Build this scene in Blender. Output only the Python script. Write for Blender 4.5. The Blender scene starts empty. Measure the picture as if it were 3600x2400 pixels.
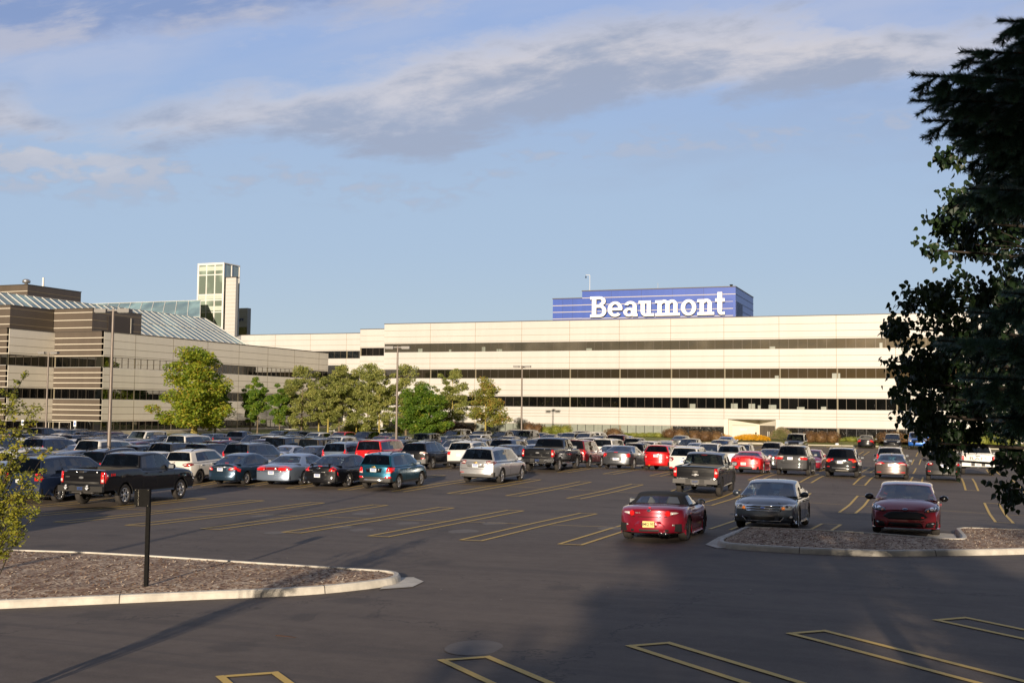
import bpy, bmesh, math, random
from mathutils import Vector, Matrix, noise
from mathutils.bvhtree import BVHTree
R = math.radians
PI = math.pi
scene = bpy.context.scene
C = scene.collection
# ------------------------------------------------------------------ camera (ground axes: X along the parking rows, Y away)
CAMZ = 4.275
cam = bpy.data.cameras.new('camera'); camo = bpy.data.objects.new('camera', cam); C.objects.link(camo)
cam.sensor_width = 36.0; cam.lens = 36.0 * 3857.34 / 3600.0; cam.clip_end = 6000; cam.clip_start = 0.1
PSI, PITCH, ROLL = 0.37036722, 0.06041869, 0.01066938
camo.matrix_world = Matrix.Translation((0, 0, CAMZ)) @ Matrix.Rotation(PSI, 4, 'Z') @ Matrix.Rotation(PI/2 + PITCH, 4, 'X') @ Matrix.Rotation(ROLL, 4, 'Z')
scene.camera = camo
scene.render.engine = 'CYCLES'
scene.view_settings.view_transform = 'Standard'; scene.view_settings.look = 'None'
scene.view_settings.exposure = EXPOSURE = 0.30
scene.view_settings.gamma = 1.0
# ------------------------------------------------------------------ sun + sky
SUN_ELEV = R(11.5)
SUNDIR = Vector((0.19, -0.982, 0)).normalized() * math.cos(SUN_ELEV) + Vector((0, 0, math.sin(SUN_ELEV)))   # from the scene to the sun
sl = bpy.data.lights.new('sun', 'SUN'); so = bpy.data.objects.new('sun', sl); C.objects.link(so)
sl.energy = 5.0; sl.angle = R(0.6); sl.color = (1.0, 0.85, 0.67)
so.rotation_euler = SUNDIR.to_track_quat('Z', 'Y').to_euler()
so.location = (0, -20, 60)
world = bpy.data.worlds.new('World'); scene.world = world; world.use_nodes = True

class NT:
    """tiny helper to write node trees"""
    def __init__(s, tree): s.t = tree; s.n = tree.nodes; s.l = tree.links
    def new(s, typ, **kw):
        n = s.n.new(typ)
        for k, v in kw.items():
            if k == 'inp':
                for a, b in v.items(): s.set(n, a, b)
            else: setattr(n, k, v)
        return n
    def set(s, n, a, b):
        sock = n.inputs[a]
        if isinstance(b, bpy.types.NodeSocket): s.l.new(b, sock)
        elif isinstance(b, bpy.types.Node): s.l.new(b.outputs[0], sock)
        else: sock.default_value = b
    def math(s, op, a, b=0.0, c=None, clamp=False):
        n = s.n.new('ShaderNodeMath'); n.operation = op; n.use_clamp = clamp
        s.set(n, 0, a); s.set(n, 1, b)
        if c is not None: s.set(n, 2, c)
        return n.outputs[0]
    def mix(s, fac, a, b, typ='MIX'):
        n = s.n.new('ShaderNodeMix'); n.data_type = 'RGBA'; n.blend_type = typ; n.clamp_factor = True
        s.set(n, 0, fac); s.set(n, 6, a); s.set(n, 7, b)
        return n.outputs[2]
    def ramp(s, fac, stops, interp='LINEAR'):
        n = s.n.new('ShaderNodeValToRGB'); n.color_ramp.interpolation = interp
        els = n.color_ramp.elements
        while len(els) < len(stops): els.new(0.5)
        for e, (p, c) in zip(els, stops):
            e.position = p; e.color = (c, c, c, 1) if isinstance(c, (int, float)) else (*c, 1)
        s.l.new(fac, n.inputs[0]); return n.outputs[0]
    def noise(s, vec, scale, detail=4, rough=0.5, dist=0.0, out=0):
        n = s.n.new('ShaderNodeTexNoise'); s.l.new(vec, n.inputs['Vector'])
        n.inputs['Scale'].default_value = scale; n.inputs['Detail'].default_value = detail
        n.inputs['Roughness'].default_value = rough; n.inputs['Distortion'].default_value = dist
        return n.outputs[out]
    def curve(s, val, pts, x0, x1, y0, y1):
        """piecewise curve of a value: pts in real units"""
        v = s.math('DIVIDE', s.math('SUBTRACT', val, x0), x1 - x0, clamp=True)
        n = s.n.new('ShaderNodeFloatCurve'); cv = n.mapping.curves[0]
        pts = [((a - x0)/(x1 - x0), (b - y0)/(y1 - y0)) for a, b in pts]
        while len(cv.points) < len(pts): cv.points.new(0.5, 0.5)
        for p, q in zip(cv.points, pts): p.location = q
        n.mapping.update(); s.l.new(v, n.inputs['Value'])
        return s.math('MULTIPLY_ADD', n.outputs[0], y1 - y0, y0)
    def smooth(s, v, a, b):
        n = s.n.new('ShaderNodeMapRange'); n.interpolation_type = 'SMOOTHSTEP'
        s.set(n, 0, v); n.inputs[1].default_value = a; n.inputs[2].default_value = b
        return n.outputs[0]

w = NT(world.node_tree)
for n in list(w.n): w.n.remove(n)
sky = w.new('ShaderNodeTexSky', sky_type='NISHITA', sun_disc=False)
sky.sun_elevation = SUN_ELEV; sky.sun_rotation = math.atan2(SUNDIR.x, SUNDIR.y)
sky.altitude = 200; sky.air_density = 1.0; sky.dust_density = 0.8; sky.ozone_density = 1.5
tc = w.new('ShaderNodeTexCoord')
# direction -> azimuth / elevation slopes about the compass bearing of the far building
rot = w.new('ShaderNodeMapping'); rot.vector_type = 'POINT'; rot.inputs['Rotation'].default_value = (0, 0, -PSI)
w.l.new(tc.outputs['Generated'], rot.inputs['Vector'])
sp = w.new('ShaderNodeSeparateXYZ'); w.l.new(rot.outputs[0], sp.inputs[0])
ysafe = w.math('MAXIMUM', w.math('ABSOLUTE', sp.outputs[1]), 0.15)
az = w.math('DIVIDE', sp.outputs[0], ysafe); el = w.math('DIVIDE', sp.outputs[2], ysafe)
elp = w.math('MAXIMUM', el, 0.02)
cb = w.new('ShaderNodeCombineXYZ'); w.set(cb, 0, az); w.set(cb, 1, w.math('MULTIPLY', el, 2.3)); w.set(cb, 2, 0.37)
# shear so streaks climb to the right as the real cloud bank does
sh = w.new('ShaderNodeCombineXYZ'); w.set(sh, 0, az); w.set(sh, 1, w.math('MULTIPLY', w.math('SUBTRACT', el, w.math('MULTIPLY', az, 0.17)), 3.6)); w.set(sh, 2, 1.7)
n1 = w.noise(sh.outputs[0], 7.0, 8, 0.60, 0.25)
n2 = w.noise(cb.outputs[0], 21.0, 6, 0.62, 0.2)
n3 = w.noise(sh.outputs[0], 2.6, 5, 0.55)
def px(x): return (x - 1800) / 3857.0
def pe(x, y): return (1436 + (x - 1800) * 0.0107 - y) / 3857.0
low = w.curve(az, [(px(x), pe(x, y)) for x, y in [(-600, 640), (0, 500), (300, 535), (620, 520), (1000, 500), (1350, 560), (1560, 535), (1850, 430), (2250, 385), (2700, 355), (3050, 315), (3300, 300), (3700, 120), (4300, -300)]], -0.7, 0.7, 0.0, 0.6)
upp = w.curve(az, [(px(x), pe(x, y)) for x, y in [(-600, 330), (0, 330), (250, 455), (520, 370), (800, 290), (1200, 235), (1500, 150), (1900, 70), (2300, 40), (2900, 20), (3300, 60), (3700, 0), (4300, -400)]], -0.7, 0.7, 0.0, 0.6)
dn = w.math('MULTIPLY', w.math('SUBTRACT', n1, 0.5), 0.085)
dn2 = w.math('MULTIPLY', w.math('SUBTRACT', n2, 0.5), 0.035)
dd = w.math('ADD', dn, dn2)
rl = w.math('ADD', w.math('SUBTRACT', el, low), dd)        # >0 above the lower edge
ru = w.math('ADD', w.math('SUBTRACT', upp, el), dd)        # >0 below the upper edge
band = w.math('MULTIPLY', w.smooth(rl, -0.006, 0.022), w.smooth(ru, -0.020, 0.030))
# upper left sheet, faint veil
sheet_lo = w.curve(az, [(px(x), pe(x, y)) for x, y in [(-600, 260), (0, 210), (500, 160), (900, 110), (1300, 60), (1700, -20), (2300, -200), (4300, -500)]], -0.7, 0.7, 0.0, 0.6)
sheet = w.smooth(w.math('ADD', w.math('SUBTRACT', el, sheet_lo), dd), -0.010, 0.030)
veil_top = w.math('MULTIPLY', w.smooth(w.math('ADD', w.math('SUBTRACT', el, 0.19), w.math('MULTIPLY', dd, 1.6)), 0.0, 0.10), 0.75)
# small puffs low on the left
pufcell = w.new('ShaderNodeTexNoise'); w.l.new(cb.outputs[0], pufcell.inputs['Vector']); pufcell.inputs['Scale'].default_value = 34; pufcell.inputs['Detail'].default_value = 5; pufcell.inputs['Roughness'].default_value = 0.52
pm = w.math('MULTIPLY', w.smooth(el, 0.165, 0.225), w.smooth(az, -0.215, -0.36))
pm2 = w.math('MULTIPLY', w.smooth(w.math('SUBTRACT', low, el), -0.01, 0.03), w.smooth(w.math('SUBTRACT', low, el), 0.075, 0.03))
pm2 = w.math('MULTIPLY', pm2, 0.55)
pufm = w.math('MULTIPLY', w.math('SUBTRACT', 1.0, w.smooth(w.math('SUBTRACT', el, low), -0.01, 0.01)), w.math('MAXIMUM', pm, pm2))
puf = w.math('MULTIPLY', w.math('MULTIPLY', w.smooth(w.math('ADD', pufcell.outputs[0], w.math('MULTIPLY', pufm, 0.27)), 0.56, 0.78), w.smooth(pufm, 0.10, 0.8)), 0.85)
dens = w.math('MAXIMUM', w.math('MAXIMUM', band, w.math('MULTIPLY', sheet, 0.9)), puf)
dens = w.math('MULTIPLY', dens, w.math('MULTIPLY_ADD', n3, 0.6, 0.66), clamp=True)
veil = w.math('MULTIPLY', veil_top, w.smooth(n3, 0.30, 0.70))
dens = w.math('MAXIMUM', dens, w.math('MULTIPLY', veil, 0.55))
front = w.smooth(sp.outputs[1], 0.05, 0.3)
# behind the camera and overhead: unseen broken cloud added for reflections, greyed to cut the fill light
pl = w.new('ShaderNodeSeparateXYZ'); w.l.new(tc.outputs['Generated'], pl.inputs[0])
zz = w.math('MAXIMUM', pl.outputs[2], 0.06)
pc = w.new('ShaderNodeCombineXYZ'); w.set(pc, 0, w.math('DIVIDE', pl.outputs[0], zz)); w.set(pc, 1, w.math('DIVIDE', pl.outputs[1], zz))
nb = w.noise(pc.outputs[0], 0.55, 7, 0.6, 0.3)
back = w.math('MULTIPLY', w.smooth(nb, 0.5, 0.68), w.smooth(pl.outputs[2], 0.04, 0.2))
densall = w.mix(front, back, dens)
# cloud body: grey blue underside, warmer bright upper/left rims
shade = w.smooth(w.math('ADD', w.math('SUBTRACT', ru, w.math('MULTIPLY', rl, 0.45)), w.math('ADD', w.math('MULTIPLY', w.math('SUBTRACT', n1, 0.5), 0.30), w.math('MULTIPLY', w.math('SUBTRACT', n2, 0.5), 0.14))), 0.075, -0.045)
warm = w.mix(shade, (4.6, 5.3, 7.0, 1), (8.4, 8.2, 8.8, 1))
sheetcol = w.mix(w.smooth(n1, 0.42, 0.62), (3.1, 4.3, 7.4, 1), (6.2, 6.5, 8.0, 1))
warm = w.mix(sheet, warm, sheetcol)
warm = w.mix(w.math('MULTIPLY', puf, 0.8), warm, (7.4, 7.5, 8.3, 1))
# clear air: the physical sky, pulled towards the pale blue measured in front of the camera
air = w.mix(w.smooth(el, 0.0, 0.17), (7.2, 8.8, 9.7, 1), (5.9, 7.8, 10.4, 1))
air = w.mix(w.smooth(el, 0.15, 0.40), air, (4.3, 6.2, 10.6, 1))
skyc = w.mix(w.math('MULTIPLY', front, 0.88), w.mix(1.0, sky.outputs[0], (0.42, 0.37, 0.35, 1), 'MULTIPLY'), air)  # sky outside the view is dimmed to weaken fill light in the shade
warm = w.mix(front, (2.9, 2.8, 3.0, 1), warm)
final = w.mix(densall, skyc, warm)
bg = w.new('ShaderNodeBackground'); w.set(bg, 0, final); bg.inputs[1].default_value = 0.062
wo = w.new('ShaderNodeOutputWorld'); w.l.new(bg.outputs[0], wo.inputs[0])
# ------------------------------------------------------------------ materials
MATS = {}
def mat(name, color=(0.5, 0.5, 0.5), rough=0.6, metal=0.0, spec=0.5, coat=0.0, var=0.0, vscale=4.0, bump=0.0, bscale=40.0, emis=None, sub=None, island=0.0, alt=None):
    m = bpy.data.materials.new(name); m.use_nodes = True; MATS[name] = m
    t = NT(m.node_tree); b = t.n['Principled BSDF']
    b.inputs['Base Color'].default_value = (*color, 1); b.inputs['Roughness'].default_value = rough
    b.inputs['Metallic'].default_value = metal; b.inputs['Specular IOR Level'].default_value = spec
    b.inputs['Coat Weight'].default_value = coat; b.inputs['Coat Roughness'].default_value = 0.04
    g = t.new('ShaderNodeNewGeometry'); pos = g.outputs['Position']
    col = None
    if var:
        nz = t.noise(pos, vscale, 5, 0.6)
        col = t.mix(t.smooth(nz, 0.3, 0.7), (*[c*(1-var) for c in color], 1), (*[min(1, c*(1+var)) for c in color], 1))
    if island:
        r = g.outputs['Random Per Island']
        a = alt if alt else [(0.0, [c*(1-island) for c in color]), (1.0, [c*(1+island) for c in color])]
        col = t.ramp(r, a)
    if col is not None: t.l.new(col, b.inputs['Base Color'])
    if bump:
        bn = t.new('ShaderNodeBump'); bn.inputs['Strength'].default_value = bump; bn.inputs['Distance'].default_value = 0.02
        t.l.new(t.noise(pos, bscale, 4, 0.6), bn.inputs['Height']); t.l.new(bn.outputs[0], b.inputs['Normal'])
    if emis: b.inputs['Emission Color'].default_value = (*emis[0], 1); b.inputs['Emission Strength'].default_value = emis[1]
    if sub: b.inputs['Subsurface Weight'].default_value = sub
    return m

def mat_leaf(name, stops, trans=0.35, rough=0.5):
    m = bpy.data.materials.new(name); m.use_nodes = True; MATS[name] = m
    t = NT(m.node_tree); b = t.n['Principled BSDF']; out = t.n['Material Output']
    g = t.new('ShaderNodeNewGeometry')
    big = t.noise(g.outputs['Position'], 0.9, 3, 0.6)
    r = t.math('ADD', t.math('MULTIPLY', g.outputs['Random Per Island'], 0.55), t.math('MULTIPLY', t.smooth(big, 0.3, 0.7), 0.45))
    col = t.ramp(r, stops)
    t.l.new(col, b.inputs['Base Color']); b.inputs['Roughness'].default_value = rough; b.inputs['Specular IOR Level'].default_value = 0.35
    tr = t.new('ShaderNodeBsdfTranslucent'); t.l.new(t.mix(1.0, col, (1.15, 1.2, 0.5, 1), 'MULTIPLY'), tr.inputs[0])
    mx = t.new('ShaderNodeMixShader'); mx.inputs[0].default_value = trans
    t.l.new(b.outputs[0], mx.inputs[1]); t.l.new(tr.outputs[0], mx.inputs[2]); t.l.new(mx.outputs[0], out.inputs[0])
    return m

def mat_glass(name, tint, refl=0.06, tintmix=1.0, rough=0.02):
    m = bpy.data.materials.new(name); m.use_nodes = True; MATS[name] = m
    t = NT(m.node_tree); out = t.n['Material Output']; t.n.remove(t.n['Principled BSDF'])
    tr = t.new('ShaderNodeBsdfTransparent'); tr.inputs[0].default_value = (*tint, 1)
    gl = t.new('ShaderNodeBsdfGlossy'); gl.inputs['Roughness'].default_value = rough; gl.inputs[0].default_value = (0.95, 0.97, 1, 1)
    fr = t.new('ShaderNodeFresnel'); fr.inputs[0].default_value = 1.5
    f = t.math('ADD', t.math('MULTIPLY', fr.outputs[0], 0.9), refl, clamp=True)
    mx = t.new('ShaderNodeMixShader'); t.l.new(f, mx.inputs[0]); t.l.new(tr.outputs[0], mx.inputs[1]); t.l.new(gl.outputs[0], mx.inputs[2])
    t.l.new(mx.outputs[0], out.inputs[0])
    return m

def mat_winglass(name, base, refl, wav=0.02, scale=0.35, fk=0.8):
    """dark coated building glass with a faint waviness"""
    m = bpy.data.materials.new(name); m.use_nodes = True; MATS[name] = m
    t = NT(m.node_tree); out = t.n['Material Output']; t.n.remove(t.n['Principled BSDF'])
    g = t.new('ShaderNodeNewGeometry')
    bp = t.new('ShaderNodeBump'); bp.inputs['Strength'].default_value = 1.0; bp.inputs['Distance'].default_value = wav
    t.l.new(t.noise(g.outputs['Position'], scale, 3, 0.5), bp.inputs['Height'])
    gl = t.new('ShaderNodeBsdfGlossy'); gl.inputs['Roughness'].default_value = 0.015; gl.inputs[0].default_value = (0.95, 0.95, 0.92, 1)
    t.l.new(bp.outputs[0], gl.inputs['Normal'])
    df = t.new('ShaderNodeBsdfDiffuse')
    vor = t.noise(g.outputs['Position'], 0.23, 2, 0.5)
    t.l.new(t.mix(t.smooth(vor, 0.45, 0.7), (*base, 1), (*[c*2.2 for c in base], 1)), df.inputs[0])
    fr = t.new('ShaderNodeFresnel'); fr.inputs[0].default_value = 1.5
    f = t.math('ADD', t.math('MULTIPLY', fr.outputs[0], fk), refl, clamp=True)
    mx = t.new('ShaderNodeMixShader'); t.l.new(f, mx.inputs[0]); t.l.new(df.outputs[0], mx.inputs[1]); t.l.new(gl.outputs[0], mx.inputs[2])
    t.l.new(mx.outputs[0], out.inputs[0])
    return m

# asphalt: dark warm grey, mottled, with tyre smears, cracks, round patches and sparse light grit
m = bpy.data.materials.new('asphalt'); m.use_nodes = True; MATS['asphalt'] = m
t = NT(m.node_tree); b = t.n['Principled BSDF']; g = t.new('ShaderNodeNewGeometry'); P = g.outputs['Position']
mp = t.new('ShaderNodeMapping'); mp.inputs['Scale'].default_value = (0.10, 1.0, 1.0); mp.inputs['Rotation'].default_value = (0, 0, R(4)); t.l.new(P, mp.inputs[0])
big = t.noise(P, 0.35, 5, 0.6); streak = t.noise(mp.outputs[0], 1.1, 6, 0.65, 0.3); fine = t.noise(P, 55, 3, 0.7); mid = t.noise(P, 4.0, 5, 0.65)
v = t.math('ADD', t.math('MULTIPLY', big, 0.30), t.math('ADD', t.math('MULTIPLY', streak, 0.45), t.math('MULTIPLY', mid, 0.25)))
col = t.mix(t.smooth(v, 0.36, 0.64), (0.086, 0.067, 0.053, 1), (0.145, 0.114, 0.090, 1))
col = t.mix(t.math('MULTIPLY', t.smooth(fine, 0.42, 0.72), 0.5), col, (0.19, 0.155, 0.125, 1))
vo = t.new('ShaderNodeTexVoronoi', feature='DISTANCE_TO_EDGE'); vo.inputs['Scale'].default_value = 0.075
wob = t.new('ShaderNodeVectorMath', operation='ADD'); sc = t.new('ShaderNodeVectorMath', operation='SCALE'); sc.inputs['Scale'].default_value = 3.2
t.l.new(t.noise(P, 0.5, 5, 0.7, out=1), sc.inputs[0]); t.l.new(P, wob.inputs[0]); t.l.new(sc.outputs[0], wob.inputs[1]); t.l.new(wob.outputs[0], vo.inputs['Vector'])
crack = t.math('MULTIPLY', t.math('LESS_THAN', vo.outputs[0], 0.0018), 0.55)
col = t.mix(crack, col, (0.040, 0.034, 0.031, 1))
# long tyre sweeps and scattered oil drips
mp2 = t.new('ShaderNodeMapping'); mp2.inputs['Scale'].default_value = (0.035, 0.9, 1.0); mp2.inputs['Rotation'].default_value = (0, 0, R(-14)); t.l.new(P, mp2.inputs[0])
sw = t.smooth(t.noise(mp2.outputs[0], 1.6, 3, 0.5, 0.8), 0.60, 0.66); col = t.mix(t.math('MULTIPLY', sw, 0.40), col, (0.085, 0.070, 0.060, 1))
v3 = t.new('ShaderNodeTexVoronoi', feature='F1'); v3.inputs['Scale'].default_value = 0.55; t.l.new(P, v3.inputs['Vector'])
oil = t.math('MULTIPLY', t.smooth(t.math('ADD', v3.outputs['Distance'], t.math('MULTIPLY', mid, 0.25)), 0.42, 0.22), t.math('GREATER_THAN', t.noise(P, 0.31, 2, 0.5), 0.50))
col = t.mix(t.math('MULTIPLY', oil, 0.5), col, (0.060, 0.050, 0.043, 1))
v2 = t.new('ShaderNodeTexVoronoi', feature='F1'); v2.inputs['Scale'].default_value = 1.6; t.l.new(P, v2.inputs['Vector'])
grit = t.math('MULTIPLY', t.math('LESS_THAN', v2.outputs['Distance'], 0.028), t.math('GREATER_THAN', t.noise(P, 0.9, 2, 0.5), 0.58))
col = t.mix(grit, col, (0.45, 0.38, 0.28, 1))
t.l.new(col, b.inputs['Base Color']); b.inputs['Roughness'].default_value = 0.78; b.inputs['Specular IOR Level'].default_value = 0.3
bp = t.new('ShaderNodeBump'); bp.inputs['Strength'].default_value = 0.35; bp.inputs['Distance'].default_value = 0.01
t.l.new(t.noise(P, 90, 3, 0.7), bp.inputs['Height']); t.l.new(bp.outputs[0], b.inputs['Normal'])

# mulch / wood chip bed
m = bpy.data.materials.new('mulch'); m.use_nodes = True; MATS['mulch'] = m
t = NT(m.node_tree); b = t.n['Principled BSDF']; g = t.new('ShaderNodeNewGeometry'); P = g.outputs['Position']
vo = t.new('ShaderNodeTexVoronoi', feature='F1'); vo.inputs['Scale'].default_value = 17; t.l.new(P, vo.inputs['Vector'])
hs = t.new('ShaderNodeSeparateColor'); t.l.new(vo.outputs['Color'], hs.inputs[0])
col = t.ramp(hs.outputs[0], [(0, (0.09, 0.045, 0.026)), (0.3, (0.26, 0.15, 0.09)), (0.6, (0.46, 0.32, 0.21)), (1, (0.70, 0.56, 0.40))])
bigm = t.smooth(t.noise(P, 0.9, 4, 0.6), 0.42, 0.62)
col = t.mix(t.math('MULTIPLY', bigm, 0.5), col, (0.19, 0.10, 0.055, 1))
t.l.new(col, b.inputs['Base Color']); b.inputs['Roughness'].default_value = 0.95
bp = t.new('ShaderNodeBump'); bp.inputs['Strength'].default_value = 1.0; bp.inputs['Distance'].default_value = 0.05
t.l.new(hs.outputs[1], bp.inputs['Height']); t.l.new(bp.outputs[0], b.inputs['Normal'])

mat('chip', (0.3, 0.2, 0.13), 0.9, island=0.5, alt=[(0, (0.10, 0.05, 0.03)), (0.35, (0.26, 0.15, 0.09)), (0.7, (0.48, 0.35, 0.24)), (1, (0.72, 0.62, 0.48))])
# concrete kerb with rust streaks
m = mat('concrete', (0.56, 0.52, 0.45), 0.85, var=0.16, vscale=3.0, bump=0.3, bscale=60)
t = NT(m.node_tree); b = t.n['Principled BSDF']; g = t.new('ShaderNodeNewGeometry')
src = b.inputs['Base Color'].links[0].from_socket
st = t.math('MULTIPLY', t.smooth(t.noise(g.outputs['Position'], 2.3, 5, 0.7), 0.62, 0.75), 0.5)
t.l.new(t.mix(st, src, (0.30, 0.20, 0.12, 1)), b.inputs['Base Color'])
mat('concrete_pale', (0.55, 0.50, 0.42), 0.85, var=0.12, vscale=1.0)
mat('joint_dark', (0.06, 0.05, 0.045), 0.9)
m = mat('yellow_paint', (0.66, 0.43, 0.085), 0.65)
t = NT(m.node_tree); b = t.n['Principled BSDF']; g = t.new('ShaderNodeNewGeometry')
wn = t.smooth(t.noise(g.outputs['Position'], 14, 5, 0.75), 0.56, 0.74); wn2 = t.smooth(t.noise(g.outputs['Position'], 0.7, 3, 0.6), 0.35, 0.7)
t.l.new(t.mix(t.math('MULTIPLY', wn, t.math('MULTIPLY_ADD', wn2, 0.5, 0.15)), (0.66, 0.43, 0.085, 1), (0.16, 0.11, 0.06, 1)), b.inputs['Base Color'])
# grass
m = mat('grass', (0.12, 0.15, 0.03), 0.9)
t = NT(m.node_tree); b = t.n['Principled BSDF']; g = t.new('ShaderNodeNewGeometry'); P = g.outputs['Position']
gg = t.math('ADD', t.math('MULTIPLY', t.noise(P, 0.25, 4, 0.6), 0.6), t.math('MULTIPLY', t.noise(P, 5, 4, 0.7), 0.4))
t.l.new(t.ramp(gg, [(0.35, (0.085, 0.125, 0.02)), (0.52, (0.17, 0.18, 0.04)), (0.66, (0.30, 0.25, 0.08))]), b.inputs['Base Color'])
bp = t.new('ShaderNodeBump'); bp.inputs['Strength'].default_value = 0.8; bp.inputs['Distance'].default_value = 0.08
t.l.new(t.noise(P, 25, 3, 0.7), bp.inputs['Height']); t.l.new(bp.outputs[0], b.inputs['Normal'])

# building skins
def mat_panel(name, color, var=0.05, rough=0.45):
    m = mat(name, color, rough, var=0)
    t = NT(m.node_tree); b = t.n['Principled BSDF']; g = t.new('ShaderNodeNewGeometry')
    mp = t.new('ShaderNodeMapping'); mp.inputs['Scale'].default_value = (1, 1, 0.12); t.l.new(g.outputs['Position'], mp.inputs[0])
    a = t.noise(mp.outputs[0], 0.9, 5, 0.65); c2 = t.noise(g.outputs['Position'], 0.12, 3, 0.5)
    s = t.math('ADD', t.math('MULTIPLY', a, 0.6), t.math('MULTIPLY', c2, 0.4))
    t.l.new(t.mix(t.smooth(s, 0.35, 0.65), (*[c*(1-var) for c in color], 1), (*[min(1, c*(1+var)) for c in color], 1)), b.inputs['Base Color'])
    return m
mat_panel('cream_panel', (0.54, 0.525, 0.495), 0.035)
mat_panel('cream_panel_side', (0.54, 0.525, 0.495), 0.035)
mat_panel('cream_panel_brightened', (0.86, 0.80, 0.69), 0.035)  # same cream cladding, colour raised to stand in for light on the left wing
mat_panel('brown_panel', (0.105, 0.083, 0.064), 0.08)
mat_panel('blue_panel', (0.050, 0.105, 0.42), 0.06, 0.4)
mat('blue_dark', (0.03, 0.055, 0.20), 0.5)
mat('seam', (0.27, 0.215, 0.14), 0.7)
mat('stripe', (0.62, 0.57, 0.47), 0.5)
mat('coping', (0.10, 0.085, 0.07), 0.5, metal=0.3)
mat('mullion', (0.085, 0.07, 0.055), 0.4, metal=0.5)
mat('mullion_black', (0.012, 0.012, 0.012), 0.4)
mat('column_tan', (0.20, 0.17, 0.11), 0.6)
mat_winglass('glass_dark', (0.004, 0.004, 0.004), 0.05, 0.004)
mat_winglass('glass_top', (0.045, 0.040, 0.032), 0.17, 0.020)
mat_winglass('glass_mid', (0.007, 0.006, 0.005), 0.09, 0.009)
mat_winglass('glass_left', (0.004, 0.004, 0.004), 0.015, 0.004, 0.35, 0.22)
mat_winglass('glass_left_top', (0.008, 0.007, 0.005), 0.03, 0.006, 0.35, 0.35)
mat_winglass('glass_ground', (0.012, 0.012, 0.011), 0.12, 0.018, 0.8)
mat('blind', (0.22, 0.24, 0.20), 0.35, spec=0.8, var=0.1, vscale=2)
mat_winglass('glass_atrium', (0.13, 0.20, 0.19), 0.16, 0.01)
mat('white_frame', (0.78, 0.76, 0.72), 0.4)
mat('grey_frame', (0.50, 0.49, 0.46), 0.5)
mat('roof_dark', (0.09, 0.085, 0.08), 0.9)
mat('door_brown', (0.10, 0.08, 0.06), 0.35, metal=0.4)
mat('sign_white', (0.86, 0.85, 0.84), 0.4)
mat('pole_brown', (0.21, 0.175, 0.15), 0.45, metal=0.3, var=0.08)
mat('lamp_grey', (0.22, 0.21, 0.20), 0.5)
mat('lamp_lens', (0.55, 0.56, 0.52), 0.3)
mat('sign_black', (0.006, 0.0055, 0.005), 0.7, spec=0.12, var=0.25, vscale=12, bump=0.1)
mat('sign_scratch', (0.5, 0.45, 0.36), 0.8)
mat('hc_blue', (0.02, 0.12, 0.45), 0.5)
mat('red_part', (0.7, 0.08, 0.03), 0.5)
# vegetation
mat('bark', (0.16, 0.12, 0.075), 0.9, var=0.35, vscale=9, bump=0.8, bscale=30)
mat('bark_yellow', (0.34, 0.27, 0.07), 0.9, var=0.3, vscale=9, bump=0.6, bscale=30)
mat('bark_dark', (0.045, 0.033, 0.024), 0.9, var=0.3, vscale=9, bump=0.8, bscale=30)
mat('twig_brown', (0.07, 0.032, 0.016), 0.9)
mat_leaf('leaf_maple', [(0.0, (0.084, 0.147, 0.019)), (0.4, (0.203, 0.285, 0.029)), (0.7, (0.380, 0.393, 0.037)), (0.88, (0.404, 0.261, 0.037)), (1.0, (0.522, 0.451, 0.071))])
mat_leaf('leaf_green', [(0.0, (0.051, 0.111, 0.014)), (0.5, (0.119, 0.212, 0.022)), (0.85, (0.238, 0.306, 0.034)), (1.0, (0.476, 0.408, 0.051))])
mat_leaf('leaf_olive', [(0.0, (0.115, 0.140, 0.036)), (0.5, (0.269, 0.294, 0.077)), (1.0, (0.487, 0.448, 0.140))])
mat_leaf('leaf_russet', [(0.0, (0.124, 0.158, 0.027)), (0.45, (0.247, 0.270, 0.050)), (0.75, (0.383, 0.293, 0.068)), (1.0, (0.473, 0.225, 0.079))])
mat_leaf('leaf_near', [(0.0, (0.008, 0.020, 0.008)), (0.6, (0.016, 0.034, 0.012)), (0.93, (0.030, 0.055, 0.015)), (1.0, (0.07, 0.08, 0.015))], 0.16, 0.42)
mat_leaf('leaf_shrub', [(0.0, (0.091, 0.111, 0.016)), (0.45, (0.208, 0.221, 0.029)), (0.8, (0.390, 0.351, 0.046)), (1.0, (0.390, 0.169, 0.039))], 0.35)
mat_leaf('hedge_red', [(0.0, (0.075, 0.042, 0.024)), (0.5, (0.150, 0.083, 0.038)), (1.0, (0.255, 0.150, 0.053))], 0.2)
mat_leaf('hedge_green', [(0.0, (0.080, 0.104, 0.019)), (0.5, (0.192, 0.216, 0.035)), (1.0, (0.320, 0.304, 0.064))], 0.2)
mat_leaf('flower_yellow', [(0.0, (0.12, 0.12, 0.01)), (0.22, (0.65, 0.33, 0.01)), (1.0, (0.80, 0.45, 0.015))], 0.15)
mat_leaf('flower_pink', [(0.0, (0.12, 0.14, 0.04)), (0.5, (0.22, 0.22, 0.08)), (0.8, (0.40, 0.26, 0.20)), (1.0, (0.52, 0.33, 0.28))], 0.15)
mat_leaf('needle', [(0.0, (0.032, 0.075, 0.061)), (0.6, (0.070, 0.136, 0.116)), (1.0, (0.128, 0.214, 0.184))], 0.08, 0.5)
mat_leaf('belt_leaf', [(0.0, (0.02, 0.04, 0.008)), (1.0, (0.06, 0.09, 0.02))], 0.1)
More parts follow.
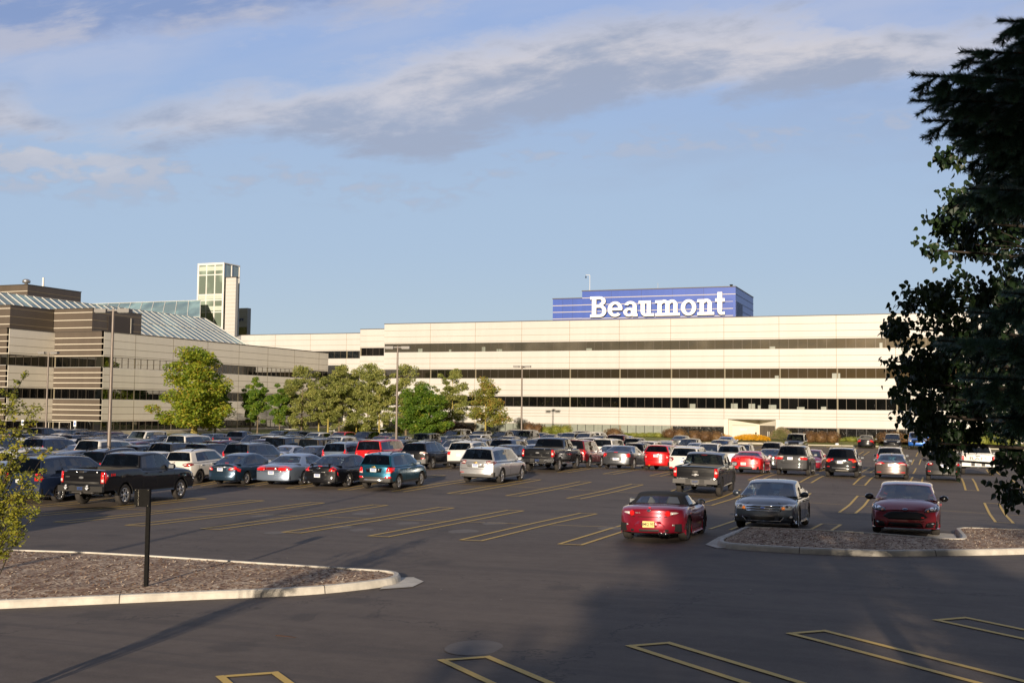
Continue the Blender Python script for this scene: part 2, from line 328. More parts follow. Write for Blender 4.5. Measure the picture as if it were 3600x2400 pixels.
# vehicle bits
mat('tyre', (0.035, 0.030, 0.026), 0.85, var=0.2, vscale=10)
mat('rubber', (0.015, 0.014, 0.013), 0.6)
mat('plastic_dark', (0.028, 0.026, 0.024), 0.55)
mat('plastic_grey', (0.09, 0.085, 0.08), 0.55)
mat('underbody', (0.006, 0.006, 0.006), 0.95)
mat('rim_silver', (0.62, 0.62, 0.62), 0.28, metal=0.85)
mat('rim_dark', (0.04, 0.04, 0.042), 0.35, metal=0.6)
mat('rim_back', (0.012, 0.012, 0.012), 0.8)
mat('chrome', (0.75, 0.76, 0.78), 0.12, metal=1.0)
mat('satin', (0.42, 0.42, 0.42), 0.35, metal=0.7)
mat('tail_red', (0.62, 0.010, 0.012), 0.15, coat=1.0, emis=((1, 0.02, 0.01), 0.10))
mat('tail_dark', (0.22, 0.006, 0.008), 0.12, coat=1.0)
mat('tail_clear', (0.72, 0.66, 0.62), 0.12, coat=1.0)
mat('amber', (0.75, 0.22, 0.03), 0.2, coat=1.0)
mat('head_lens', (0.42, 0.44, 0.46), 0.08, metal=0.5, coat=1.0)
mat('head_dark', (0.03, 0.03, 0.035), 0.1, coat=1.0)
mat('head_bulb', (0.85, 0.87, 0.9), 0.1, metal=0.7, coat=1.0)
mat('grille_black', (0.008, 0.008, 0.009), 0.4)
mat('plate_white', (0.74, 0.76, 0.80), 0.5)
mat('plate_blue', (0.05, 0.13, 0.42), 0.5)
mat('plate_yellow', (0.78, 0.62, 0.22), 0.5)
mat('gold', (0.75, 0.50, 0.12), 0.25, metal=0.8)
mat('badge_blue', (0.02, 0.06, 0.30), 0.3)
mat('seat_dark', (0.035, 0.033, 0.032), 0.8)
mat('seat_beige', (0.36, 0.31, 0.24), 0.8)
mat('cloth_black', (0.009, 0.009, 0.010), 0.85)
mat('seam_black', (0.004, 0.004, 0.004), 0.8)
mat('black_paint_trim', (0.006, 0.006, 0.007), 0.15, coat=1.0)
mat('letter_dark', (0.12, 0.10, 0.07), 0.4)
mat_glass('glass_clear', (0.50, 0.58, 0.54), 0.05)
mat_glass('glass_tint', (0.10, 0.11, 0.12), 0.07)
mat_glass('glass_vinyl', (0.55, 0.60, 0.62), 0.10)
mat_glass('glass_cyan', (0.18, 0.55, 0.62), 0.06)
PAINT = {
 'black': ((0.006, 0.006, 0.008), 0.2), 'dark navy': ((0.010, 0.018, 0.045), 0.3), 'navy': ((0.012, 0.022, 0.060), 0.3), 'dark grey': ((0.035, 0.036, 0.040), 0.5),
 'grey': ((0.10, 0.105, 0.115), 0.6), 'charcoal': ((0.030, 0.033, 0.040), 0.5), 'slate blue': ((0.020, 0.045, 0.075), 0.5), 'teal blue': ((0.008, 0.090, 0.150), 0.6),
 'silver': ((0.46, 0.46, 0.47), 0.55), 'silver blue': ((0.23, 0.28, 0.36), 0.55), 'white': ((0.70, 0.68, 0.64), 0.0), 'pearl white': ((0.64, 0.61, 0.56), 0.0),
 'maroon': ((0.10, 0.008, 0.014), 0.4), 'dark red': ((0.20, 0.008, 0.014), 0.3), 'red': ((0.60, 0.010, 0.012), 0.1), 'cherry red': ((0.26, 0.006, 0.022), 0.35), 'beige': ((0.40, 0.36, 0.29), 0.5),
 'steel grey': ((0.055, 0.066, 0.085), 0.55), 'blue': ((0.02, 0.08, 0.35), 0.4), 'bright blue': ((0.01, 0.10, 0.42), 0.3), 'brown': ((0.05, 0.038, 0.028), 0.4), 'taupe': ((0.16, 0.13, 0.12), 0.6),
 'ruby': ((0.24, 0.010, 0.020), 0.35), 'copper brown': ((0.12, 0.045, 0.025), 0.4), 'gunmetal': ((0.050, 0.050, 0.052), 0.6)}
for k, (c, me) in PAINT.items():
    dk = max(c) < 0.06
    m_ = mat('paint ' + k, c, 0.42 if dk else 0.32, metal=0.0 if dk else me, coat=1.0, spec=0.12 if dk else 0.5)
    m_.node_tree.nodes['Principled BSDF'].inputs['Coat Roughness'].default_value = 0.03
def M(n): return MATS[n]
# ------------------------------------------------------------------ helpers
def tag(o, label=None, cat=None, group=None, kind=None):
    if label: o['label'] = label
    if cat: o['category'] = cat
    if group: o['group'] = group
    if kind: o['kind'] = kind
    return o
def empty(name, loc=(0, 0, 0), rz=0.0):
    o = bpy.data.objects.new(name, None); C.objects.link(o); o.location = loc; o.rotation_euler = (0, 0, rz); o.empty_display_size = 0.3
    return o
class MB:
    """collects shapes, built as ONE mesh object"""
    def __init__(s): s.v = []; s.f = []; s.m = []; s.sm = []
    def add(s, vs, fs, mi=0, smooth=False):
        b = len(s.v); s.v += [tuple(v) for v in vs]
        for f in fs: s.f.append(tuple(b + i for i in f)); s.m.append(mi); s.sm.append(smooth)
    def box(s, a, b, mi=0, M_=None):
        (x0, y0, z0), (x1, y1, z1) = a, b
        vs = [(x0,y0,z0),(x1,y0,z0),(x1,y1,z0),(x0,y1,z0),(x0,y0,z1),(x1,y0,z1),(x1,y1,z1),(x0,y1,z1)]
        if M_ is not None: vs = [M_ @ Vector(v) for v in vs]
        s.add(vs, [(0,3,2,1),(4,5,6,7),(0,1,5,4),(1,2,6,5),(2,3,7,6),(3,0,4,7)], mi)
    def quad(s, a, b, c, d, mi=0): s.add([a, b, c, d], [(0,1,2,3)], mi)
    def prism(s, pts, z0, z1, mi=0, mtop=None):
        n = len(pts); vs = [(p[0], p[1], z0) for p in pts] + [(p[0], p[1], z1) for p in pts]
        s.add(vs, [(i, (i+1) % n, n + (i+1) % n, n + i) for i in range(n)], mi)
        s.add([(p[0], p[1], z1) for p in pts], [tuple(range(n))], mi if mtop is None else mtop)
        s.add([(p[0], p[1], z0) for p in pts], [tuple(range(n-1, -1, -1))], mi)
    def tube(s, pts, rads, n=8, mi=0, cap=True):
        rings = []; k = len(pts)
        for i, p in enumerate(pts):
            p = Vector(p); a = Vector(pts[max(0, i-1)]); b = Vector(pts[min(k-1, i+1)]); d = (b - a)
            d = d.normalized() if d.length > 1e-6 else Vector((0, 0, 1))
            u = d.cross(Vector((0, 0, 1)) if abs(d.z) < 0.95 else Vector((1, 0, 0))).normalized(); w_ = d.cross(u)
            r = rads[i] if isinstance(rads, (list, tuple)) else rads
            rings.append([p + (u*math.cos(t*2*PI/n) + w_*math.sin(t*2*PI/n))*r for t in range(n)])
        vs = [v for rg in rings for v in rg]; fs = []
        for i in range(k-1):
            for j in range(n): fs.append((i*n+j, i*n+(j+1) % n, (i+1)*n+(j+1) % n, (i+1)*n+j))
        s.add(vs, fs, mi, True)
        if cap: s.add(rings[0], [tuple(range(n-1, -1, -1))], mi); s.add(rings[-1], [tuple(range(n))], mi)
    def lathe(s, prof, n=24, mi=0, M_=None, axis='X'):
        """prof: (a, r) along axis"""
        vs = []; k = len(prof)
        for a, r in prof:
            for j in range(n):
                c, q = math.cos(j*2*PI/n)*r, math.sin(j*2*PI/n)*r
                v = Vector((a, c, q)) if axis == 'X' else Vector((c, q, a))
                vs.append(M_ @ v if M_ is not None else v)
        s.add(vs, [(i*n+j, i*n+(j+1) % n, (i+1)*n+(j+1) % n, (i+1)*n+j) for i in range(k-1) for j in range(n)], mi, True)
    def ball(s, c, r, nu=10, nv=7, mi=0, M_=None):
        vs = []
        for i in range(nv+1):
            for j in range(nu):
                a, b = PI*i/nv, 2*PI*j/nu
                v = Vector((c[0]+r[0]*math.sin(a)*math.cos(b), c[1]+r[1]*math.sin(a)*math.sin(b), c[2]+r[2]*math.cos(a)))
                vs.append(M_ @ v if M_ is not None else v)
        s.add(vs, [(i*nu+j, (i+1)*nu+j, (i+1)*nu+(j+1) % nu, i*nu+(j+1) % nu) for i in range(nv) for j in range(nu)], mi, True)
    def mesh(s, name, mats):
        me = bpy.data.meshes.new(name); me.from_pydata(s.v, [], s.f)
        for mm in mats: me.materials.append(M(mm) if isinstance(mm, str) else mm)
        me.polygons.foreach_set('material_index', s.m); me.polygons.foreach_set('use_smooth', s.sm); me.update()
        return me
    def build(s, name, mats, parent=None, fix=False):
        if not isinstance(mats, (list, tuple)): mats = [mats]
        me = s.mesh(name, mats)
        if fix:
            bm = bmesh.new(); bm.from_mesh(me); bmesh.ops.recalc_face_normals(bm, faces=bm.faces); bm.to_mesh(me); bm.free()
        o = bpy.data.objects.new(name, me); C.objects.link(o)
        if parent is not None: o.parent = parent
        return o
def inst(name, me, parent=None, loc=(0, 0, 0), rot=(0, 0, 0), scl=None):
    o = bpy.data.objects.new(name, me); C.objects.link(o); o.location = loc; o.rotation_euler = rot
    if scl: o.scale = scl
    if parent is not None: o.parent = parent
    return o
def text_mesh(s, size=1.0, depth=0.02, bold=0.0, align='CENTER'):
    """lettering with the built-in font, as mesh data in the XY plane (x right, y up)"""
    cu = bpy.data.curves.new('lettering', 'FONT'); cu.body = s; cu.size = size; cu.extrude = depth; cu.offset = bold
    cu.align_x = align; cu.align_y = 'CENTER'; cu.resolution_u = 3
    o = bpy.data.objects.new('lettering', cu); C.objects.link(o)
    dg = bpy.context.evaluated_depsgraph_get(); dg.update()
    me = bpy.data.meshes.new_from_object(o.evaluated_get(dg))
    vs = [v.co.copy() for v in me.vertices]; fs = [tuple(p.vertices) for p in me.polygons]
    bpy.data.objects.remove(o); bpy.data.meshes.remove(me)
    return vs, fs
TEXTCACHE = {}
def put_text(mb, s, size, M_, mi=0, depth=0.01, bold=0.0, sx=1.0):
    key = (s, depth / size, bold)
    if key not in TEXTCACHE: TEXTCACHE[key] = text_mesh(s, 1.0, depth / size, bold)
    vs, fs = TEXTCACHE[key]
    mb.add([M_ @ Vector((v.x*size*sx, v.y*size, v.z*size)) for v in vs], fs, mi)

# ------------------------------------------------------------------ ground surface: measured heights of the gently dished lot
SC = 0.9
D_ = 5.8425*SC; HP = .6571*SC; PIT = 3.048*SC
VN = [v*SC for v in (29.71841587, 48.87813069, 67.55699068, 87.37907124, 107.1009764, 126.98955489, 146.82002423)]
U0 = [u*SC for u in (-28.3451, -22.263, -22.9789, -23.7782, -23.659, -23.616, -25.6772)]
ZL = [(29.718,-3.6715,.1793,.1146,-31,-2),(35.56,-3.7472,.1867,.1085,-31,-2),(41.403,-4.0609,-.0025,-.1602,-31,-2),
(48.878,-4.3668,-.2073,-.4984,-52,5),(54.72,-4.5195,-.2203,-.2416,-36,5),(60.563,-4.4834,-.1922,-.1738,-30,5),
(67.557,-4.3580,-.1562,-.1992,-24,5),(73.4,-4.274,-.0649,.0163,-24,5),(79.24,-4.3573,.006,.0387,-24,5),
(87.379,-4.5436,.0697,0,-10,3),(93.2,-4.686,0,0,-10,3),(99.06,-4.70,.116,0,-10,3),(107.1,-4.761,.119,0,-10,3),(118.8,-4.73,.18,0,-10,3),
(127,-4.77,.067,0,-10,3),(138.7,-4.72,.05,0,-10,3),(146.8,-4.65,.0,0,-10,3)]
def sstep(x, a, b):
    t_ = min(1, max(0, (x-a)/(b-a))); return t_*t_*(3-2*t_)
def lot(u, v):
    uu, vv = u/SC, v/SC
    vv = min(max(vv, ZL[0][0]), ZL[-1][0]); i = 0
    while i < len(ZL)-2 and vv > ZL[i+1][0]: i += 1
    def zz(r): x = min(max(uu, r[4]), r[5]); return r[1] + r[2]*x/10 + r[3]*(x/30)**2
    f = (vv-ZL[i][0])/(ZL[i+1][0]-ZL[i][0])
    z = (zz(ZL[i])*(1-f) + zz(ZL[i+1])*f)*SC + CAMZ
    bell = sstep(v, 44, 60)*(1-sstep(v, 68, 76))
    bell = max(bell, 0.22*sstep(v, 66, 72)*(1-sstep(v, 85, 95)))
    z -= 0.36*bell*sstep(-u, 24, 38)
    return z
CURB = [(-170, 91.5), (-67, 91.5), (-66, 109.0), (-50.5, 109.0), (-49.5, 128.2), (-31.5, 128.2), (-30.5, 137.2), (60, 137.2)]
def curb_v(u):
    for (a, va), (b, vb) in zip(CURB, CURB[1:]):
        if a <= u <= b: return va + (vb-va)*(u-a)/(b-a)
    return CURB[-1][1]
def terrain(u, v):
    """lawns and banks outside the paved lot; the paving lies just above it inside"""
    z = lot(u, v) - 0.08
    cv = curb_v(u)
    rise = 0.75 if u < -40 else 0.55
    d = v - cv
    if d > -0.2: z += 0.08 + 0.10 + (rise-0.10)*sstep(d, 0.2, 9.0)
    r = math.hypot(u, v)
    if v < 12: z += (1.9*(1-sstep(r, 3.5, 11.5)) if v > -8 else 0) + (1.4*sstep(-v, 2, 14) if v < -2 else 0)*sstep(u, -30, -8)
    return z
def at(x, v):
    """point on a row of trees: compass slope of a picture column -> X at distance v"""
    t_ = (x-1800)/3857.0; c, s_ = math.cos(PSI), math.sin(PSI); Y = v/(t_*s_+c); return Y*(t_*c-s_)
# ------------------------------------------------------------------ ground, paving, markings, islands
def frange(a, b, st):
    o = []; x = a
    while x < b - 1e-6: o.append(x); x += st
    return o + [b]
def sheet(name, us, vs, fz, m, keep=None):
    mb = MB(); n = len(us)
    for v in vs:
        for u in us: mb.v.append((u, v, fz(u, v)))
    for j in range(len(vs)-1):
        for i in range(n-1):
            if keep and not keep((us[i]+us[i+1])/2, (vs[j]+vs[j+1])/2): continue
            mb.f.append((j*n+i, j*n+i+1, (j+1)*n+i+1, (j+1)*n+i)); mb.m.append(0); mb.sm.append(True)
    return mb.build(name, m)
ug = [-3000, -1200, -500, -300, -220] + frange(-170, 60, 2.0) + [80, 120, 200, 500, 1200, 3000]
vg = [-3000, -1200, -400, -150, -80] + frange(-50, 170, 1.5) + [190, 230, 300, 500, 1200, 4000]
tag(sheet('ground', ug, vg, terrain, 'grass'), kind='structure')
ul = sorted(set([round(x, 3) for x in frange(-150, 40, 1.5)] + [c[0] for c in CURB[1:-1]] + [-66.5, -50, -31]))
vl = sorted(set([round(x, 3) for x in frange(10.5, 90, 1.1)] + frange(91.5, 137.2, 1.52) + [109.0, 128.2, 91.5]))
lotz = lambda u, v: lot(u, v)
tag(sheet('parking_lot', ul, vl, lotz, 'asphalt', lambda u, v: v < curb_v(u) and (v > 12 or u < 40)), kind='structure')
# near edge of the paving down to the bank
def poly_on(mb, pts, dz, mi=0, sub=1.0):
    """thin painted strip following the ground: pts = centre line, as quads"""
    pass
def strip(mb, a, b, w_, dz=.006, mi=0, step=1.3):
    a = Vector(a); b = Vector(b); d = b-a; n_ = max(1, int(math.ceil(d.length/step))); nr = Vector((-d.y, d.x)).normalized()*w_/2
    vs = []
    for k in range(n_+1):
        p = a + d*k/n_
        for q in (p-nr, p+nr): vs.append((q.x, q.y, lot(q.x, q.y)+dz+.006))
    mb.add(vs, [(2*k, 2*k+1, 2*k+3, 2*k+2) for k in range(n_)], mi)
ISL_R = None
def hairpin(mb, u, v0, v1, w_=.10, caps=(True, True)):
    # long sides end just short of the end caps so nothing overlaps
    strip(mb, (u, v0), (u, v1), w_); strip(mb, (u+HP, v0), (u+HP, v1), w_)
    if caps[0]: strip(mb, (u+w_/2, v0+w_/2), (u+HP-w_/2, v0+w_/2), w_)
    if caps[1]: strip(mb, (u+w_/2, v1-w_/2), (u+HP-w_/2, v1-w_/2), w_)
mb = MB()
for r in range(7):
    k0, k1 = [(-7, 9), (-24, 13), (-32, 13), (-34, 13), (-17, 13), (-9, 13), (-3, 13)][r]
    full = r < 6
    for k in range(k0, k1+1):
        u = U0[r] + k*PIT
        v0, v1 = VN[r], VN[r] + (2*D_ if full else D_-.25)
        if r == 0 and k >= 7: v0 = 32.5 if k < 9 else 37.0
        if r == 0 and k >= 9: continue
        if not full: hairpin(mb, u, v0, v1, caps=(True, False))
        else:
            if not (r == 0 and k >= 7): hairpin(mb, u, v0, v1)
            else: hairpin(mb, u, v0, v1, caps=(False, True))
            if k < k1:
                c = VN[r]+D_
                if r == 0 and k >= 6: continue
                strip(mb, (u+HP+.06, c), (u+PIT-.06, c), .06)
# the angled row beside the camera
base_ = [(-8.57, 11.91, -8.04, 12.33), (-6.32, 13.73, -5.82, 14.13), (-4.18, 15.48, -3.71, 15.87), (-2.15, 17.15, -1.69, 17.55), (-.10, 19.19, .34, 19.62), (1.95, 21.1, 2.4, 21.5)]
dr = Vector((1.3, -1.11)).normalized()
for q, (a, b_, c, d) in enumerate(base_):
    p, s_ = Vector((a, b_)), Vector((c, d)); L1 = 5.4
    e0, e1 = p + dr*L1, s_ + dr*L1
    strip(mb, p, e0, .11, step=.6); strip(mb, s_, e1, .11, step=.6)
    t_ = (s_-p).normalized()*.055; strip(mb, p+t_+dr*.055, s_-t_+dr*.055, .11, step=.3)
tag(mb.build('parking_stall_lines', 'yellow_paint'), kind='structure')
# round core patches, a seam and a few dark repairs in the asphalt
mb = MB()
for (u, v, r_) in [(-12.71, 29.06, .42), (-15.61, 28.35, .32), (-18.5, 33.7, .38), (-16.6, 28.9, .30), (-17.4, 26.6, .30), (-15.4, 30.9, .34), (-21.1, 31.5, .36), (-12.9, 31.9, .38), (-9.1, 31.6, .36), (-6.2, 14.6, .4)]:
    n_ = 18
    mb.add([(u+r_*math.cos(k*2*PI/n_), v+r_*1.3*math.sin(k*2*PI/n_), lot(u, v)+.006) for k in range(n_)], [tuple(range(n_))], 0)
tag(mb.build('asphalt_patches', [mat('patch_asphalt', (0.150, 0.127, 0.108), 0.8, var=0.1)]), kind='structure')

def smooth_closed(pts, n=6):
    out = []; k = len(pts)
    for i in range(k):
        p0, p1, p2, p3 = (Vector(pts[(i+j-1) % k]) for j in range(4))
        for q in range(n):
            t_ = q/n
            out.append(((2*p1 + (p2-p0)*t_ + (2*p0-5*p1+4*p2-p3)*t_*t_ + (3*p1-p0-3*p2+p3)*t_**3)*.5).to_tuple())
    return out
def inset(pts, d):
    k = len(pts); area = sum(pts[i][0]*pts[(i+1) % k][1]-pts[(i+1) % k][0]*pts[i][1] for i in range(k))
    sgn = 1 if area > 0 else -1; o = []
    for i in range(k):
        a, b_ = Vector(pts[i-1]), Vector(pts[(i+1) % k]); t_ = (b_-a).normalized(); nr = Vector((-t_.y, t_.x))*sgn
        o.append((Vector(pts[i]) + nr*d).to_tuple())
    return o
def island(name, pts, label, chips, seed, flare=None):
    root = empty(name, (0, 0, 0)); tag(root, label, 'kerbed island')
    o_ = smooth_closed(pts, 5); prof = [(0, .0), (.035, .10), (.065, .135), (.155, .14), (.17, .11)]
    mb = MB(); k = len(o_); rings = []
    for d, h in prof:
        rg = inset(o_, d) if d else o_
        rings.append([(p[0], p[1], lot(*p) + h - (.02 if d == 0 else 0)) for p in rg])
    for a, b_ in zip(rings, rings[1:]):
        mb.add(a + b_, [(i, (i+1) % k, k+(i+1) % k, k+i) for i in range(k)], 0, False)
    mb.build('kerb', ['concrete'], root, True)
    # expansion joints
    per = 0; jm = MB(); acc = 0
    for i in range(k):
        p, q = Vector(o_[i]), Vector(o_[(i+1) % k]); acc += (q-p).length
        if acc > 3.05:
            acc = 0; t_ = (q-p).normalized()*.009; pr = [rings[j][i] for j in range(len(prof)-1)]
            for a, b_ in zip(pr, pr[1:]):
                jm.quad((a[0]-t_.x, a[1]-t_.y, a[2]+.004), (a[0]+t_.x, a[1]+t_.y, a[2]+.004), (b_[0]+t_.x, b_[1]+t_.y, b_[2]+.004), (b_[0]-t_.x, b_[1]-t_.y, b_[2]+.004))
    jm.build('kerb_joint', 'joint_dark', root)
    inn = inset(o_, .165)
    bm = bmesh.new(); vs = [bm.verts.new((p[0], p[1], 0)) for p in inn]; bm.faces.new(vs); bmesh.ops.triangulate(bm, faces=bm.faces)
    bmesh.ops.subdivide_edges(bm, edges=[e for e in bm.edges if e.calc_length() > 1.0], cuts=4, use_grid_fill=True)
    rnd = random.Random(seed)
    edge = set(v for e in bm.edges if len(e.link_faces) == 1 for v in e.verts)
    for v in bm.verts: v.co.z = lot(v.co.x, v.co.y) + .10 + (0 if v in edge else .03 + .035*noise.noise(Vector((v.co.x*1.7, v.co.y*1.7, 0))))
    bmesh.ops.recalc_face_normals(bm, faces=bm.faces)
    tris = [[v.co.copy() for v in f.verts] for f in bm.faces]
    me = bpy.data.meshes.new('mulch_bed'); bm.to_mesh(me); bm.free(); me.materials.append(M('mulch'))
    b_ = bpy.data.objects.new('mulch_bed', me); C.objects.link(b_); b_.parent = root
    # loose wood chips
    cm = MB(); ar = [((t_[1]-t_[0]).cross(t_[2]-t_[0])).length/2 for t_ in tris]; 
    for q in range(chips):
        t_ = rnd.choices(tris, ar)[0]; a, c = rnd.random(), rnd.random()
        if a + c > 1: a, c = 1-a, 1-c
        p = t_[0] + (t_[1]-t_[0])*a + (t_[2]-t_[0])*c; p.z += .012
        ang = rnd.random()*2*PI; l_ = rnd.uniform(.015, .055); w_ = rnd.uniform(.006, .014)
        e = Vector((math.cos(ang), math.sin(ang), rnd.uniform(-.4, .4)))*l_; n_ = Vector((-math.sin(ang), math.cos(ang), rnd.uniform(-.3, .3)))*w_
        cm.add([p-e-n_, p+e-n_, p+e+n_, p-e+n_], [(0, 1, 2, 3)])
    tag(cm.build('wood_chips', 'chip', root), kind='stuff')
    return root
ISL_LEFT = [(-10.05, 19.0), (-9.96, 19.7), (-10.4, 20.3), (-11.5, 20.42), (-14, 20.52), (-17, 20.66), (-19.3, 20.55), (-21.5, 19.9), (-24.5, 17.2), (-25.5, 13.0), (-23.5, 9.5), (-20, 10.6), (-17.5, 12.85), (-15.1, 14.66), (-12.59, 16.52), (-10.9, 17.75)]
island('kerbed_island', ISL_LEFT, 'sunlit kerbed island of pale wood chips with a black sign post, front left', 9000, 3)
ISL_RIGHT = [(-5.30, 28.3), (-4.95, 27.4), (-3.82, 27.02), (-2.63, 26.88), (-1.5, 26.95), (-.56, 27.45), (.7, 28.3), (1.88, 29.2), (4.5, 31.6), (9, 37), (8.2, 39.6), (5, 38.4), (2.4, 36.95), (.85, 36.6), (.43, 35.9), (.45, 34), (.50, 31.6), (.30, 31.08), (-.4, 31.2), (-2.4, 31.8), (-4.9, 32.35), (-5.28, 31.9), (-5.30, 30)]
island('kerbed_island', ISL_RIGHT, 'shaded kerbed island of dark mulch in front of the two cars facing out, right', 9000, 4)
# concrete gutter aprons at the island tips
for nm, pts, lb in [('gutter_apron', [(-9.92, 18.75), (-9.45, 19.2), (-9.55, 19.9), (-10.0, 20.35), (-10.25, 20.2), (-9.98, 19.7), (-10.02, 19.1)], 'small concrete gutter apron at the pointed tip of the sunlit left island'),
                    ('gutter_apron', [(-5.55, 28.0), (-5.1, 27.25), (-4.9, 27.42), (-5.27, 28.3), (-5.28, 30.0), (-5.27, 32.2), (-5.5, 32.2), (-5.6, 30)], 'pale concrete gutter apron along the left end of the shaded right island'),
                    ('gutter_apron', [(.43, 32.2), (.43, 34.6), (.1, 34.9), (-.3, 34.3), (-.35, 32.6), (-.1, 31.9), (.2, 31.8)], 'cracked concrete gutter apron behind the dark red hatchback by the island step')]:
    mb = MB(); mb.add([(p[0], p[1], lot(*p)+.016) for p in pts], [tuple(range(len(pts)))]); o = mb.build(nm, 'concrete'); tag(o, lb, 'gutter apron')
# kerb round the far side of the lot
mb = MB()
for (a, va), (b, vb) in zip(CURB, CURB[1:]):
    d = Vector((b-a, vb-va)); L_ = d.length; t_ = d.normalized(); nr = Vector((-t_.y, t_.x)); n_ = max(1, int(L_/3))
    if nr.y < 0 or (abs(nr.y) < .3 and nr.x > 0): nr = -nr
    sec = [(-.0, 0), (.03, .15), (.16, .16), (.17, -.1)]
    vs = []
    for k in range(n_+1):
        p = Vector((a, va)) + d*k/n_
        for o_, h in sec: q = p+nr*o_; vs.append((q.x, q.y, lot(p.x, p.y)+h))
    mb.add(vs, [(k*4+j, k*4+j+1, (k+1)*4+j+1, (k+1)*4+j) for k in range(n_) for j in range(3)])
tag(mb.build('kerb', 'concrete_pale'), kind='structure')
# pavement along the left wing and path at the entrance
mb = MB()
def flat(pts, z0, z1): mb.prism(pts, z0, z1)
flat([(-91.9, 90), (-88.9, 90), (-88.9, 163), (-91.9, 163)], .3, .60+.42)
flat([(-150, 90.2), (-92, 90.2), (-92, 92.2), (-150, 92.2)], .1, .62)
tag(mb.build('pavement', 'concrete_pale'), kind='structure')
mb = MB(); flat([(-23.2, 137.4), (-20.2, 137.4), (-20.2, 146.6), (-23.2, 146.6)], -.2, .30)
tag(mb.build('path', 'concrete_pale'), kind='structure')

# ------------------------------------------------------------------ buildings
def facade(root, p, d, nrm, length, bays, ztop, bands, zbot, panel='cream_panel', grooves=3, glass=None, seam='seam', joints=None, endcap=True, mull=6, colm='column_tan', thick=.35, colevery=True):
    """p start (x,y), d direction along wall, nrm outward normal. bands: [(z0,z1,glassmat)] window ribbons top to bottom"""
    d = Vector(d).normalized(); nrm = Vector(nrm).normalized(); P = Vector(p)
    def pt(a, o, z): q = P + d*a + nrm*o; return (q.x, q.y, z)
    def bx(mb, a0, a1, o0, o1, z0, z1, mi=0):
        vs = [pt(a0,o0,z0), pt(a1,o0,z0), pt(a1,o1,z0), pt(a0,o1,z0), pt(a0,o0,z1), pt(a1,o0,z1), pt(a1,o1,z1), pt(a0,o1,z1)]
        mb.add(vs, [(0,3,2,1),(4,5,6,7),(0,1,5,4),(1,2,6,5),(2,3,7,6),(3,0,4,7)], mi)
    joints = joints or [length*k/bays for k in range(bays+1)]
    zt = ztop
    for (z0, z1, gm) in bands + [(zbot, zbot, None)]:
        if zt - z1 > .05:
            mb = MB(); bx(mb, 0, length, -thick, 0, z1, zt, 0)
            h = zt-z1
            for g in range(1, grooves+1):
                zg = z1 + h*(g/(grooves+.35) - .04 if g else 0)
                zg = z1 + h*[.06, .345, .66][g-1] if grooves == 3 else z1 + h*g/(grooves+1)
                bx(mb, 0.01, length-.01, 0, .006, zg-.022, zg+.022, 1)
            for j in joints[1:-1]: bx(mb, j-.025, j+.025, 0, .009, z1+.01, zt-.01, 1)
            mb.build('wall_panel', [panel, seam], root)
        if gm:
            for a, b_ in zip(joints, joints[1:]):
                mb = MB(); bx(mb, a+.01, b_-.01, -thick-.02, -.10, z0, z1, 0)
                if colevery and gm != 'glass_top': bx(mb, a+.02, a+.20, -.09, -.06, z0+.005, z1-.005, 2)
                n_ = max(1, round((b_-a)/1.2))
                for q in range(1, n_):
                    x = a + (b_-a)*q/n_; bx(mb, x-.025, x+.025, -.10, -.055, z0, z1, 1)
                bx(mb, a+.01, b_-.01, -.10, -.05, z1-.05, z1-.002, 1); bx(mb, a+.01, b_-.01, -.10, -.03, z0+.002, z0+.05, 3)
                mb.build('window', [gm, 'mullion', colm, 'grey_frame'], root)
        zt = z0
    mb = MB(); bx(mb, -.05, length+.05, -thick-.05, .05, ztop, ztop+.10, 0); mb.build('coping', 'coping', root)

# --- main four storey block with the blue rooftop sign
main = empty('office_building', (-40, 145.8, .4)); main['label'] = 'long cream four storey office block with ribbon windows and blue rooftop plant room'; main['category'] = 'building'
main.location = (0, 0, 0)
JU = [-77.11, -76.10, -69.54-.0, -62.34, -55.17, -48.0, -40.83, -33.66, -26.49, -19.30, -12.11, -4.92, 2.27, 9.46, 16.65, 23.84, 31.0]
JU = [-77.11, -69.5] + [-69.5 + 7.18*k for k in range(1, 15)]
VB = 145.8
ulen = JU[-1]-JU[0]; jj = [x-JU[0] for x in JU]
B4, B3, B2, B1 = (12.28, 13.60), (8.43, 9.78), (4.43, 5.92), (.85, 2.10)
ent0, ent1 = JU[7], JU[8]
facade(main, (JU[0], VB), (1, 0), (0, -1), ulen, 0, 16.55, [(B4[0], B4[1], 'glass_top'), (B3[0], B3[1], 'glass_mid'), (B2[0], B2[1], 'glass_dark')], 3.10, joints=jj)
